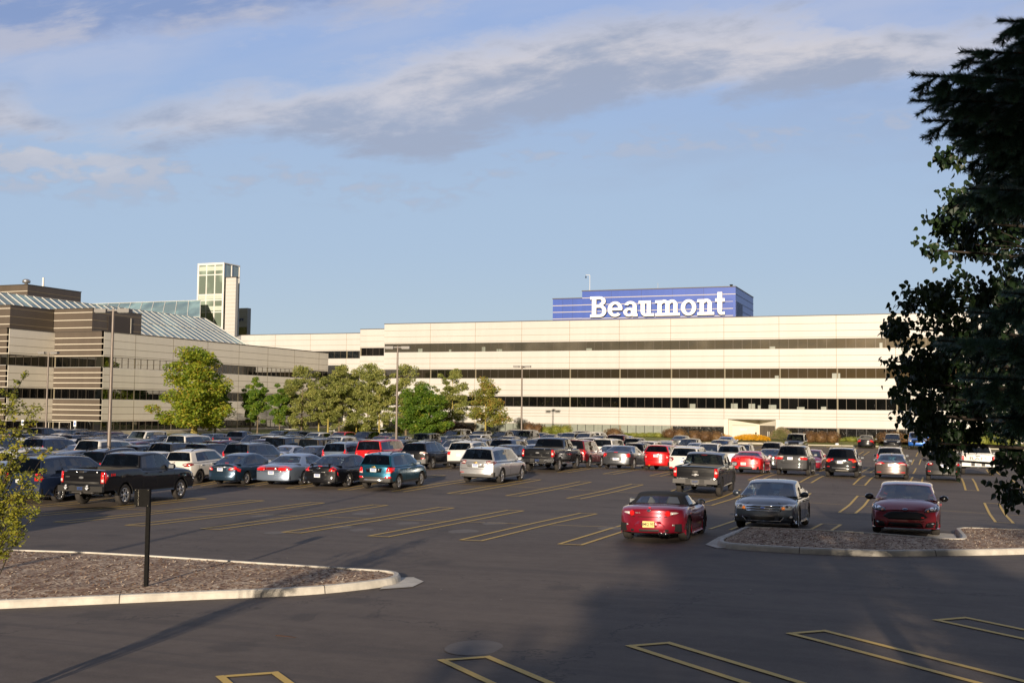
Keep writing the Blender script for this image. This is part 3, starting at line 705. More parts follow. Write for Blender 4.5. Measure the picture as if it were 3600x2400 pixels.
# lower part of the first spandrel and ground floor, broken by the entrance
for a, b_ in ((JU[0], ent0), (ent1, JU[-1])):
    js = [x-a for x in JU if a-.01 <= x <= b_+.01]
    mb = MB(); mb.box((a, VB, 2.10), (b_, VB+.35, 3.10), 0); mb.box((a+.01, VB-.006, 2.15), (b_-.01, VB, 2.19), 1)
    for x in js[1:-1]: mb.box((a+x-.025, VB-.009, 2.11), (a+x+.025, VB, 3.09), 1)
    mb.build('wall_panel', ['cream_panel', 'seam'], main)
    for k, (x0, x1) in enumerate(zip(js, js[1:])):
        blind = a+x0 < -28 and k % 5 != 1 and a+x0 > -70
        mb = MB(); mb.box((a+x0+.01, VB+.12, .55), (a+x1-.01, VB+.4, 2.10), 0)
        for q in range(0, 6):
            x = a+x0 + (x1-x0)*q/6; mb.box((x-.035, VB+.06, .6), (x+.035, VB+.12, 2.10), 1)
        mb.box((a+x0+.02, VB+.05, .85), (a+x0+.3, VB+.115, 2.09), 2)
        mb.box((a+x0, VB-.02, .2), (a+x1, VB+.10, .85), 3)
        mb.build('window', ['blind' if blind else 'glass_ground', 'mullion_black', 'column_tan', 'concrete_pale'], main)
# desks and blinds glimpsed through the upper ribbons
rnd = random.Random(5)
for (z0, z1), us in ((B2, [-31, -25.5, -23.2, -22, -20.6, -17, -14]), (B4, [-71.5, -66.5, -61.3, -59, -45.6, -20.5, -6.8]), (B3, [-19.8, -12.6])):
    for u in us:
        w_ = rnd.uniform(.35, 1.0); h = rnd.uniform(.25, .7)
        mb = MB(); mb.box((u, VB+.085, z0+.06), (u+w_, VB+.098, z0+.06+h)); mb.build('window_blind', 'blind', main)
# entrance recess: V shaped, number panel on the left, doors on the right
ax, ay = -22.3, VB+3.1
mb = MB()
e0, e1 = ent0+.55, ent1-.45
mb.box((ent0, VB, .1), (e0, VB+.35, 3.10)); mb.box((e1, VB, .1), (ent1, VB+.35, 3.10))
mb.add([(e0, VB+.35, .1), (ax, ay, .1), (ax, ay, 3.1), (e0, VB+.35, 3.1)], [(0, 1, 2, 3)])
mb.add([(ax, ay, .1), (e1, VB+.35, .1), (e1, VB+.35, 3.1), (ax, ay, 3.1)], [(0, 1, 2, 3)])
mb.add([(e0, VB+.34, 3.095), (e1, VB+.34, 3.095), (ax, ay+.05, 3.095)], [(0, 1, 2)])
d_ = Vector((ax-e0, ay-VB-.35)).normalized(); n_ = Vector((d_.y, -d_.x))
def onl(a, z, o=.02): return (e0 + d_.x*a + n_.x*o, VB+.35 + d_.y*a + n_.y*o, z)
LL = math.hypot(ax-e0, ay-VB-.35)
mb.add([onl(.55, .12), onl(LL-.55, .12), onl(LL-.55, 2.25), onl(.55, 2.25)], [(0, 1, 2, 3)], 1)
mb.add([onl(.52, 2.25, .04), onl(LL-.52, 2.25, .04), onl(LL-.52, 2.30, .04), onl(.52, 2.30, .04)], [(0, 1, 2, 3)], 2)
mb.build('entrance_wall', [mat_panel('recess_panel', (.66, .62, .53), .02), mat_panel('number_panel', (.72, .68, .60), .02), 'seam'], main)
d2 = Vector((e1-ax, VB+.35-ay)).normalized(); n2 = Vector((-d2.y, d2.x))*-1
if n2.y > 0: n2 = -n2
def onr(a, z, o=.03): return (ax + d2.x*a + n2.x*o, ay + d2.y*a + n2.y*o, z)
L2 = math.hypot(e1-ax, ay-VB-.35)
mb = MB(); mb.add([onr(.25, .12), onr(L2-.25, .12), onr(L2-.25, 2.30), onr(.25, 2.30)], [(0, 1, 2, 3)], 0)
for a in (.25, 1.15, 2.25, L2-.30): mb.add([onr(a, .12, .05), onr(a+.05, .12, .05), onr(a+.05, 2.3, .05), onr(a, 2.3, .05)], [(0, 1, 2, 3)], 1)
mb.add([onr(2.0, .85, .10), onr(2.12, .85, .10), onr(2.12, 1.55, .10), onr(2.0, 1.55, .10)], [(0, 1, 2, 3)], 2); mb.add([onr(2.32, .85, .10), onr(2.44, .85, .10), onr(2.44, 1.55, .10), onr(2.32, 1.55, .10)], [(0, 1, 2, 3)], 2)
mb.build('entrance_door', ['door_brown', 'mullion_black', 'chrome'], main)
mb = MB()
ang = math.atan2(d_.y, d_.x); c = onl(LL*.48, 1.72, .05)
put_text(mb, '26957', .42, Matrix.Translation(c) @ Matrix.Rotation(ang, 4, 'Z') @ Matrix.Rotation(PI/2, 4, 'X'), 0, .02, .01)
mb.build('street_number', 'sign_white', main)
# flat roof and body
mb = MB(); mb.box((JU[0]+.05, VB+.36, 3.25), (JU[-1], VB+40, 16.3)); mb.box((JU[0]+.06, VB+.42, -.5), (ent0-.2, VB+39, 3.2)); mb.box((ent1+.2, VB+.42, -.5), (JU[-1]-.1, VB+39, 3.2)); mb.box((ent0-.15, VB+5, -.5), (ent1+.15, VB+38, 3.2)); mb.build('roof', 'roof_dark', main)
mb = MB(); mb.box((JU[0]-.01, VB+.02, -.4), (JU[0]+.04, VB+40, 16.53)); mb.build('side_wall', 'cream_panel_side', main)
# plant room in blue with pale stripes
def striped(root, name, x0, x1, y0, y1, z0, z1, col, stripes, smat, cap='coping', sides='fr', joints=0):
    mb = MB(); mb.box((x0, y0, z0), (x1, y1, z1), 0)
    for z in stripes:
        mb.box((x0+.02, y0-.03, z-.045), (x1+.0, y0, z+.045), 1)
        if 'r' in sides: mb.box((x1, y0-.03, z-.045), (x1+.03, y1-.02, z+.045), 2)
    for k in range(1, joints): x = x0+(x1-x0)*k/joints; mb.box((x-.02, y0-.012, z0), (x+.02, y0, z1-.01), 2)
    mb.box((x0-.06, y0-.08, z1), (x1+.06, y1+.06, z1+.12), 3)
    return mb.build(name, [col, smat, 'seam' if col != 'blue_panel' else 'blue_dark', cap], root)
PV = 156.0
striped(main, 'plant_room', -49.4, -26.6, PV, 172, 16.4, 21.75, 'blue_panel', [20.75, 19.72, 18.70, 17.68, 16.75], 'stripe', joints=5)
striped(main, 'plant_room', -54.2, -49.45, PV+.5, 168, 16.4, 20.75, 'blue_panel', [19.75, 18.75, 17.75, 16.8], 'stripe', sides='f', joints=3)
mb = MB()
for k in range(22): z = 16.6 + k*.165; mb.box((-34.3, PV-.05, z), (-26.9, PV, z+.05), 0)
for k in range(19): z = 16.6 + k*.17; mb.box((-26.6, PV+.3, z), (-26.54, PV+5.8, z+.07), 1)
mb.box((-26.95, PV-.06, 16.4), (-26.62, PV-.001, 20.2), 2)
mb.build('louvre', ['blue_panel', 'blue_dark', 'blue_panel'], main)
# slab serif sign
sign = empty('building_sign', (-38, PV-.4, 17.78)); tag(sign, 'large white slab serif Beaumont lettering on the blue rooftop plant room', 'sign'); sign.location = (0, 0, 0)
def letter(ch, u0, u1):
    w_ = (u1-u0); H_ = 3.08; z0 = 17.78; mb = MB(); cnt = [0]
    def P2(poly):
        o = cnt[0]*.0015; cnt[0] += 1
        a = sum(poly[i][0]*poly[(i+1) % len(poly)][1]-poly[(i+1) % len(poly)][0]*poly[i][1] for i in range(len(poly)))
        if a < 0: poly = poly[::-1]
        n = len(poly); f = [(u0 + x*H_, PV-.62-o, z0 + y*H_) for x, y in poly]; b_ = [(x, PV-.36, z) for x, _, z in f]
        mb.add(f, [tuple(range(n))], 0); mb.add(f + b_, [(i, n+i, n+(i+1) % n, (i+1) % n) for i in range(n)], 1)
    def rect(x0, y0, x1, y1): P2([(x0, y0), (x1, y0), (x1, y1), (x0, y1)])
    def arc(cx, cy, rx, ry, tx, ty, a0, a1, n=14):
        for k in range(n):
            t0, t1 = R(a0+(a1-a0)*k/n), R(a0+(a1-a0)*(k+1)/n)
            P2([(cx+rx*math.cos(t0), cy+ry*math.sin(t0)), (cx+rx*math.cos(t1), cy+ry*math.sin(t1)), (cx+(rx-tx)*math.cos(t1), cy+(ry-ty)*math.sin(t1)), (cx+(rx-tx)*math.cos(t0), cy+(ry-ty)*math.sin(t0))])
    w = w_/H_ - .045; S = .20; T = .14; X = .74
    if ch == 'B':
        rect(0, 0, .5, T); rect(0, 1-T, .5, 1); rect(.09, T, .09+S+.02, 1-T); rect(.3, .46, .5, .46+T)
        arc(.48, .77, .30, .23, S, T, -90, 90, 10); arc(.48, .30, .34, .30, S, T, -90, 90, 10)
    elif ch == 'e':
        arc(w/2, X/2, w/2, X/2, S, T, 0, 318, 24); rect(.12, .31, w-.02, .31+.12)
    elif ch == 'a':
        arc(.34, .50, .30, .24, S*.9, T, 0, 165, 12); rect(.45, .12, .45+S, .52); rect(.45, 0, w, T)
        arc(.28, .215, .28, .215, S*.9, T*.85, 0, 360, 20)
    elif ch == 'u':
        rect(0, X-T, .30, X); rect(.10, .24, .10+S, X-T); arc(.36, .26, .26, .27, S, T, 180, 330, 12); rect(w-.12-S-.04, T, w-.12-.04, X-T); rect(w-.12-S-.16, X-T, w-.16, X); rect(w-.36, 0, w, T)
    elif ch in 'mn':
        rect(0, 0, .42, T); rect(0, X-T, .20, X); rect(.11, T, .11+S, X)
        k = 2 if ch == 'm' else 1; st = (w-.42)/k
        for q in range(k):
            cx = .11+S/2 + st*(q+.52); 
            arc(cx+.02, X-.25, st/2+S/2-.02, .27, S, T, 0, 150, 10)
            xr = .11 + st*(q+1); rect(xr, T, xr+S, X-.25); rect(xr-.10, 0, min(w, xr+S+.11), T)
    elif ch == 'o': arc(w/2, X/2, w/2, X/2+.01, S, T, 0, 360, 26)
    elif ch == 't':
        rect(.10, .22, .10+S+.02, 1.05); rect(0, X-T, .44, X+.02); arc(.30, .21, .20, .22, S, T, 180, 272, 8); rect(.30, 0, .44, T)
    return mb.build('letter_'+ch.lower(), ['sign_white', 'blue_dark'], sign, False)
us_ = [-47.96, -45.25, -42.85, -40.58, -38.10, -34.33, -31.95, -29.38, -28.08]
for i, ch in enumerate('Beaumont'): letter(ch, us_[i], us_[i+1])
# roof mast with camera, aerials
r_ = empty('roof_camera_mast', (-48.4, PV+.6, 21.85)); tag(r_, 'thin white roof mast with a small hanging security camera at its top', 'mast')
mb = MB(); mb.tube([(0, 0, 0), (0, 0, 2.35), (-.02, 0, 2.4), (-.65, 0, 2.42)], .035, 6); mb.build('pole', 'white_frame', r_)
mb = MB(); mb.tube([(-.62, 0, 2.4), (-.62, 0, 2.15)], .03, 6); mb.ball((-.62, 0, 2.08), (.13, .13, .11), 8, 6); mb.build('camera_dome', 'sign_black', r_)
for x, h in ((-38.0, .9), ):
    mb = MB(); mb.tube([(x, PV+.6, 21.85), (x, PV+.6, 21.85+h)], .025, 5); tag(mb.build('roof_aerial', 'grey_frame'), 'short thin aerial on the blue plant room roof', 'aerial')
mb = MB(); mb.box((-27.4, PV+.1, 21.86), (-27.1, PV+.4, 22.0)); mb.box((-27.45, PV+.0, 22.0), (-27.05, PV+.5, 22.12)); tag(mb.build('roof_floodlight', 'sign_black'), 'tiny dark fixture at the right corner of the blue plant room', 'light')

# --- stepped cream wing to its left
wing = empty('office_wing', (0, 0, 0)); tag(wing, 'cream stepped office wing set back behind the trees, left of the long block', 'building')
WB_ = [(z0-.0, z1-.0) for z0, z1 in (B4, B3, B2)]
for (x0, x1, v, zt, n) in [(-86.3, -77.2, 155.0, 16.55, 1), (-114.6, -86.35, 163.0, 16.55, 4)]:
    facade(wing, (x0, v), (1, 0), (0, -1), x1-x0, n, zt, [(WB_[0][0], WB_[0][1], 'glass_mid'), (WB_[1][0], WB_[1][1], 'glass_dark'), (WB_[2][0], WB_[2][1], 'glass_dark')], 0)
    mb = MB(); mb.box((x0+.05, v+.36, -.5), (x1, v+30, zt-.3)); mb.build('roof', 'roof_dark', wing)
for x, v0, v1 in ((-86.33, 155.0, 163.0), (-77.15, 146.2, 155.0)):
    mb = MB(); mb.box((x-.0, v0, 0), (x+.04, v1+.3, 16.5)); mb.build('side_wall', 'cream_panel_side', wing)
facade(wing, (-123.1, 171.5), (8.5, -8.5), (-1, -1), 12.0, 1, 16.55, [], 0)

# --- left wing: cream facade receding to the right, brown stepped ends
left = empty('office_building', (0, 0, 0)); tag(left, 'three storey cream and brown office wing with stepped dark stair blocks, far left', 'building')
LB = [(8.55, 9.85), (4.75, 6.0), (.95, 2.15)]
jl = [0, 5.5] + [5.5+7.19*k for k in range(1, 7)] + [51.5]
facade(left, (-92.3, 103.8), (0, 1), (1, 0), 51.5, 0, 12.80, [(a, b_, 'glass_left' if i else 'glass_left_top') for i, (a, b_) in enumerate(LB)], .5, joints=jl, panel='cream_panel_brightened')
def brown(x0, x1, v):
    facade(left, (x0, v), (1, 0), (0, -1), x1-x0, 1, 12.80, [(a, b_, 'glass_left') for a, b_ in LB], .5, panel='brown_panel', grooves=0, endcap=False)
    mb = MB(); zt = 12.8
    for a, b_ in LB:
        h = zt-b_
        for q in ((.03, .28, .52, .76) if zt < 12 else (.03, .27, .51, .76)): mb.box((x0+.05, v-.05, b_+h*q-.045), (x1-.02, v-.002, b_+h*q+.045))
        zt = a
    mb.build('wall_stripe', 'stripe', left)
brown(-99.8, -92.32, 103.8); brown(-107.3, -99.85, 96.8); brown(-114.8, -107.35, 89.8)
for x, v in ((-99.8, 96.8), (-107.3, 89.8)):
    facade(left, (x, v), (0, 1), (1, 0), 7.0, 1, 12.80, [(a, b_, 'glass_left') for a, b_ in LB], .5, panel='cream_panel_brightened')
mb = MB(); mb.prism([(-92.7, 104.3), (-92.7, 155), (-125, 155), (-125, 90.4), (-107.8, 90.4), (-107.8, 97.3), (-100.3, 97.3), (-100.3, 104.3)], -.4, 12.6); mb.build('roof', 'roof_dark', left)
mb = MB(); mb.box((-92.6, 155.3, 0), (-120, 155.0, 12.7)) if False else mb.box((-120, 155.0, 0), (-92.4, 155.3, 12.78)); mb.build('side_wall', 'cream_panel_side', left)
for (x0, x1, v, y1, z1) in [(-117.9, -106.0, 102.8, 109.9, 16.15), (-110.4, -99.8, 110.0, 119.2, 16.25)]:
    st = [12.9+k*.97 for k in range(4)]
    striped(left, 'stair_tower', x0, x1, v, y1, 12.6, z1, 'brown_panel', st, 'stripe')
striped(left, 'plant_room', -175, -125.7, 125, 135.9, 12.6, 21.7, 'brown_panel', [20.8, 19.8, 18.8, 17.8], 'stripe')
mb = MB(); mb.box((-99.76, 112.8, 12.9), (-99.72, 117.0, 15.6), 0); mb.box((-99.77, 117.0, 12.9), (-99.68, 117.12, 15.6), 1); mb.build('recess_panel', [mat('brown_deep', (.07, .055, .045), .6), 'stripe'], left)
# sloping glass roof behind: rafters and panes
gl = empty('glass_roof', (0, 0, 0)); tag(gl, 'long sloping greenhouse glass roof with white rafters behind the brown stair blocks', 'glass roof')
def slope(root, a0, a1, b0, b1, n, cross, mglass='glass_atrium', fr=.10):
    """a0->a1 ridge, b0->b1 eave"""
    a0, a1, b0, b1 = map(Vector, (a0, a1, b0, b1)); mb = MB(); mb.add([b0, b1, a1, a0], [(0, 1, 2, 3)], 0); mb.build('glass_pane', mglass, root)
    mb = MB(); nr = (b1-b0).cross(a0-b0).normalized()
    if nr.z < 0: nr = -nr
    for k in range(n+1):
        t_ = k/n; p, q = b0.lerp(b1, t_), a0.lerp(a1, t_); mb.tube([p+nr*.06, q+nr*.06], fr, 4, cap=False)
    for c in cross: mb.tube([b0.lerp(a0, c)+nr*.05, b1.lerp(a1, c)+nr*.05], fr*.7, 4, cap=False)
    mb.build('rafter', 'white_frame', root)
Zb = 12.7
slope(gl, (-118, 86, 19.1), (-118, 157, 19.1), (-110.5, 86, Zb), (-110.5, 165, Zb), 46, (.0, .33, .66, 1.0), fr=.055)
slope(gl, (-118, 157, 19.1), (-118.05, 157.1, 19.1), (-110.5, 165, Zb), (-117.0, 168, Zb), 4, (.0, .5, 1.0))
g2 = empty('glass_roof', (0, 0, 0)); tag(g2, 'farther glass roof ridge running level into the foot of the glass tower', 'glass roof')
slope(g2, (-190, 172, 23.9), (-130.3, 172, 24.0), (-190, 164, 18.0), (-124.2, 164, 18.0), 22, (.0, .4, 1.0), fr=.06)
# glazed lift tower with slab
tw = empty('glass_tower', (0, 0, 0)); tag(tw, 'tall narrow glazed lift tower with white frame and a cream slab beside it', 'tower')
x0, x1, v0, v1, zt = -133.2, -127.4, 175.0, 180.0, 31.2
mb = MB(); mb.box((x0, v0, 12), (x1, v1, zt), 0)
mb.build('glass_wall', mat_winglass('glass_tower', (.16, .20, .16), .16, .012), tw)
mb = MB()
for x in (x0, x0+1.93, x0+3.86, x1): w_ = .16 if x in (x0, x1) else .09; mb.box((x-w_, v0-.12, 12), (x+w_, v0-.001, zt+.1))
for z in (14.5, 18.0, 19.0, 22.0, 24.3, 25.4, 29.2, zt): mb.box((x0, v0-.10, z-.09), (x1, v0-.002, z+.09))
for v in (v0, v0+2.5, v1): mb.box((x1+.001, v-.1, 12), (x1+.12, v+.1, zt+.1))
mb.box((x0-.15, v0-.15, zt+.11), (x1+.15, v1+.1, zt+.3))
mb.build('frame', 'white_frame', tw)
mat('tower_band', (.50, .56, .48), .4)
for z in (13.5, 18.05, 22.2, 24.4, 29.9): mb = MB(); mb.box((x0+.2, v0-.05, z+.1), (x1-.2, v0-.003, z+.95)); mb.build('floor_band', 'tower_band', tw)
mb = MB(); mb.box((-127.2, 175.5, 0), (-124.9, 176.3, 28.6), 0)
for k in range(22): z = 13.2+k*.70; mb.box((-127.15, 175.494, z), (-124.92, 175.5, z+.035), 1)
mb.box((-127.25, 175.4, 28.6), (-124.8, 176.4, 28.75), 2)
mb.build('slab', ['cream_panel', 'seam', 'coping'], tw)
bk = empty('office_building', (0, 0, 0)); tag(bk, 'grey office block corner behind the glass tower with one blue window', 'building')
mb = MB(); mb.box((-150, 190, 0), (-132.2, 191.2, 24.2), 0)
for z in (15.9, 17, 21.2, 22.3, 23.3): mb.box((-149, 189.994, z), (-132.25, 190, z+.05), 1)
mb.build('wall', [mat('grey_panel', (.45, .44, .42), .6, var=.04), 'seam'], bk)
mb = MB(); mb.box((-149, 189.95, 18.1), (-132.25, 190.0, 20.3)); mb.build('window', 'glass_top', bk)
mb = MB(); put_text(mb, 'aure', 1.15, Matrix.Translation((-133.9, 189.97, 21.9)) @ Matrix.Rotation(PI/2, 4, 'X'), 0, .03, .01, .8); mb.build('lettering', 'blue_dark', bk)
# small rooftop things on the left block
rt = empty('roof_vent', (-127.5, 126.5, 21.82)); tag(rt, 'round metal vent cowl on the brown plant room roof, far left', 'vent'); mb = MB(); mb.lathe([(0, .25), (.35, .25), (.4, .55), (.75, .6), (.95, .35), (1.0, .05)], 14, 0, None, 'Z'); mb.build('cowl', 'satin', rt)
mb = MB(); mb.tube([(-126.2, 128.5, 21.8), (-126.2, 128.5, 23.2)], [.17, .14], 8); tag(mb.build('roof_flue', 'white_frame'), 'thin white flue pipe beside the round vent on the brown roof', 'flue')
# ------------------------------------------------------------------ vehicles
def tabf(pts):
    """smooth monotone-ish interpolation through (t, value) points"""
    xs = [p[0] for p in pts]; ys = [p[1] for p in pts]; n = len(pts)
    d = [(ys[i+1]-ys[i])/(xs[i+1]-xs[i]) for i in range(n-1)]
    m = [d[0]] + [0 if d[i-1]*d[i] <= 0 else 2*d[i-1]*d[i]/(d[i-1]+d[i]) for i in range(1, n-1)] + [d[-1]]
    def f(t):
        if t <= xs[0]: return ys[0]
        if t >= xs[-1]: return ys[-1]
        i = 0
        while t > xs[i+1]: i += 1
        h = xs[i+1]-xs[i]; s = (t-xs[i])/h
        return ((1+2*s)*(1-s)**2)*ys[i] + s*(1-s)**2*h*m[i] + s*s*(3-2*s)*ys[i+1] + s*s*(s-1)*h*m[i+1]
    return f

BASE = {
 'sedan': dict(L=4.80, W=1.83, H=1.45, wb=2.80, fo=0.93, wr=0.325, sill=0.20, taper=0.13, bow=0.16,
   sh=[(0, .88), (.10, .92), (.3, .90), (.6, .88), (.78, .84), (.92, .74), (1, .62)],
   top=[(0, .98), (.05, 1.04), (.17, 1.05), (.3, .98), (.6, .95), (.73, .99), (.88, .88), (.97, .72), (1, .64)],
   gb=(.115, .765), gr=(.285, .600), belt=.93, rc=.04, tum=.77, win=[(.13, .30), (.33, .60), (.63, .93)],
   tail=[(.52, .97), (.86, .93), (.90, .80), (.78, .70), (.50, .78)], tside=.22, head=[(.50, .60), (.60, .70), (.86, .76), (.90, .66), (.70, .56)], hside=.35,
   grille=[(-.42, .48), (.42, .48), (.48, .66), (-.48, .66)], lowg=[(-.5, .26), (.5, .26), (.55, .38), (-.55, .38)], plate=(0, .78), fog=None, rim=0, clad=False),
 'suv': dict(L=4.60, W=1.85, H=1.68, wb=2.70, fo=0.90, wr=0.355, sill=0.26, taper=0.12, bow=0.13,
   sh=[(0, 1.02), (.3, 1.00), (.6, .98), (.78, .96), (.92, .88), (1, .74)],
   top=[(0, 1.10), (.06, 1.08), (.3, 1.03), (.6, 1.03), (.74, 1.10), (.90, 1.01), (.97, .88), (1, .78)],
   gb=(.025, .755), gr=(.075, .585), belt=1.03, rc=.03, tum=.80, win=[(.10, .30), (.34, .62), (.65, .94)],
   tail=[(.56, 1.06), (.86, 1.04), (.89, .86), (.60, .86)], tside=.18, head=[(.50, .76), (.62, .86), (.87, .90), (.90, .78), (.68, .72)], hside=.30,
   grille=[(-.45, .56), (.45, .56), (.50, .84), (-.50, .84)], lowg=[(-.55, .30), (.55, .30), (.6, .46), (-.6, .46)], plate=(0, .84), fog=(.68, .48), rim=0, clad=True),
 'big': dict(L=5.20, W=1.98, H=1.88, wb=2.98, fo=0.98, wr=0.39, sill=0.33, taper=0.07, bow=0.09,
   sh=[(0, 1.12), (.3, 1.10), (.6, 1.10), (.80, 1.08), (.95, 1.02), (1, .88)],
   top=[(0, 1.16), (.3, 1.14), (.6, 1.14), (.74, 1.20), (.92, 1.14), (.98, 1.02), (1, .92)],
   gb=(.018, .745), gr=(.045, .640), belt=1.14, rc=.03, tum=.84, win=[(.04, .30), (.34, .62), (.65, .95)],
   tail=[(.74, 1.18), (.90, 1.16), (.92, .82), (.76, .82)], tside=.12, head=[(.54, .78), (.56, .98), (.90, .98), (.91, .80)], hside=.18,
   grille=[(-.50, .66), (.50, .66), (.52, .98), (-.52, .98)], lowg=[(-.6, .38), (.6, .38), (.6, .52), (-.6, .52)], plate=(0, .92), fog=None, rim=0, clad=False),
 'van': dict(L=5.10, W=1.98, H=1.75, wb=3.00, fo=0.98, wr=0.335, sill=0.22, taper=0.12, bow=0.14,
   sh=[(0, 1.00), (.3, .98), (.6, .94), (.82, .90), (.94, .80), (1, .66)],
   top=[(0, 1.06), (.3, 1.00), (.6, .97), (.80, 1.03), (.92, .90), (1, .70)],
   gb=(.02, .83), gr=(.07, .60), belt=1.00, rc=.035, tum=.80, win=[(.06, .30), (.33, .60), (.63, .90)],
   tail=[(.66, 1.12), (.88, 1.10), (.90, .84), (.68, .84)], tside=.18, head=[(.50, .66), (.62, .78), (.88, .82), (.90, .70), (.70, .62)], hside=.34,
   grille=[(-.45, .52), (.45, .52), (.48, .70), (-.48, .70)], lowg=[(-.5, .28), (.5, .28), (.55, .40), (-.55, .40)], plate=(0, .84), fog=None, rim=1, clad=False),
 'pickup': dict(L=5.85, W=2.03, H=1.94, wb=3.68, fo=0.95, wr=0.405, sill=0.42, taper=0.05, bow=0.06,
   sh=[(0, 1.34), (.02, 1.36), (.38, 1.36), (.40, 1.26), (.6, 1.24), (.80, 1.22), (.95, 1.16), (1, 1.02)],
   top=[(0, 1.34), (.02, 1.37), (.38, 1.37), (.41, 1.28), (.6, 1.26), (.74, 1.32), (.93, 1.25), (.985, 1.12), (1, 1.04)],
   gb=(.375, .765), gr=(.405, .665), belt=1.27, rc=.035, tum=.86, win=[(.05, .42), (.47, .94)],
   tail=[(.84, 1.28), (.985, 1.28), (.985, .88), (.84, .88)], tside=.13, head=[(.62, .86), (.62, 1.10), (.95, 1.10), (.95, .84)], hside=.20,
   grille=[(-.58, .74), (.58, .74), (.60, 1.08), (-.60, 1.08)], lowg=[(-.5, .46), (.5, .46), (.5, .58), (-.5, .58)], plate=(0, .66), fog=None, rim=0, clad=False, bed=(.02, .365)),
 'hatch': dict(L=4.35, W=1.80, H=1.48, wb=2.65, fo=0.87, wr=0.320, sill=0.20, taper=0.14, bow=0.15,
   sh=[(0, .92), (.3, .92), (.6, .89), (.78, .86), (.92, .76), (1, .62)],
   top=[(0, 1.00), (.08, 1.00), (.3, .96), (.6, .96), (.76, 1.00), (.90, .88), (1, .66)],
   gb=(.035, .785), gr=(.12, .585), belt=.94, rc=.035, tum=.78, win=[(.14, .32), (.36, .62), (.65, .93)],
   tail=[(.54, .98), (.85, .96), (.88, .78), (.58, .80)], tside=.22, head=[(.48, .60), (.60, .74), (.85, .82), (.89, .68), (.66, .56)], hside=.36,
   grille=[(-.42, .44), (.42, .44), (.46, .62), (-.46, .62)], lowg=[(-.5, .24), (.5, .24), (.5, .34), (-.5, .34)], plate=(0, .72), fog=None, rim=0, clad=False),
 'boxy': dict(L=4.60, W=1.88, H=1.84, wb=2.95, fo=0.65, wr=0.40, sill=0.40, taper=0.03, bow=0.03,
   sh=[(0, 1.08), (.6, 1.08), (.9, 1.06), (1, 1.00)], top=[(0, 1.10), (.6, 1.10), (.72, 1.14), (.96, 1.10), (1, 1.04)],
   gb=(.015, .705), gr=(.03, .655), belt=1.12, rc=.015, tum=.88, win=[(.05, .30), (.35, .62), (.66, .95)],
   tail=[(.76, 1.05), (.90, 1.05), (.90, .85), (.76, .85)], tside=.06, head=[(.50, .80), (.50, 1.0), (.72, 1.0), (.72, .80)], hside=.0,
   grille=[(-.42, .72), (.42, .72), (.42, 1.02), (-.42, 1.02)], lowg=[(-.6, .46), (.6, .46), (.6, .56), (-.6, .56)], plate=(-.5, .80), fog=None, rim=0, clad=True),
}
def spec(base, **kw):
    d = dict(BASE[base]); d['base'] = base; d.update(kw); return d

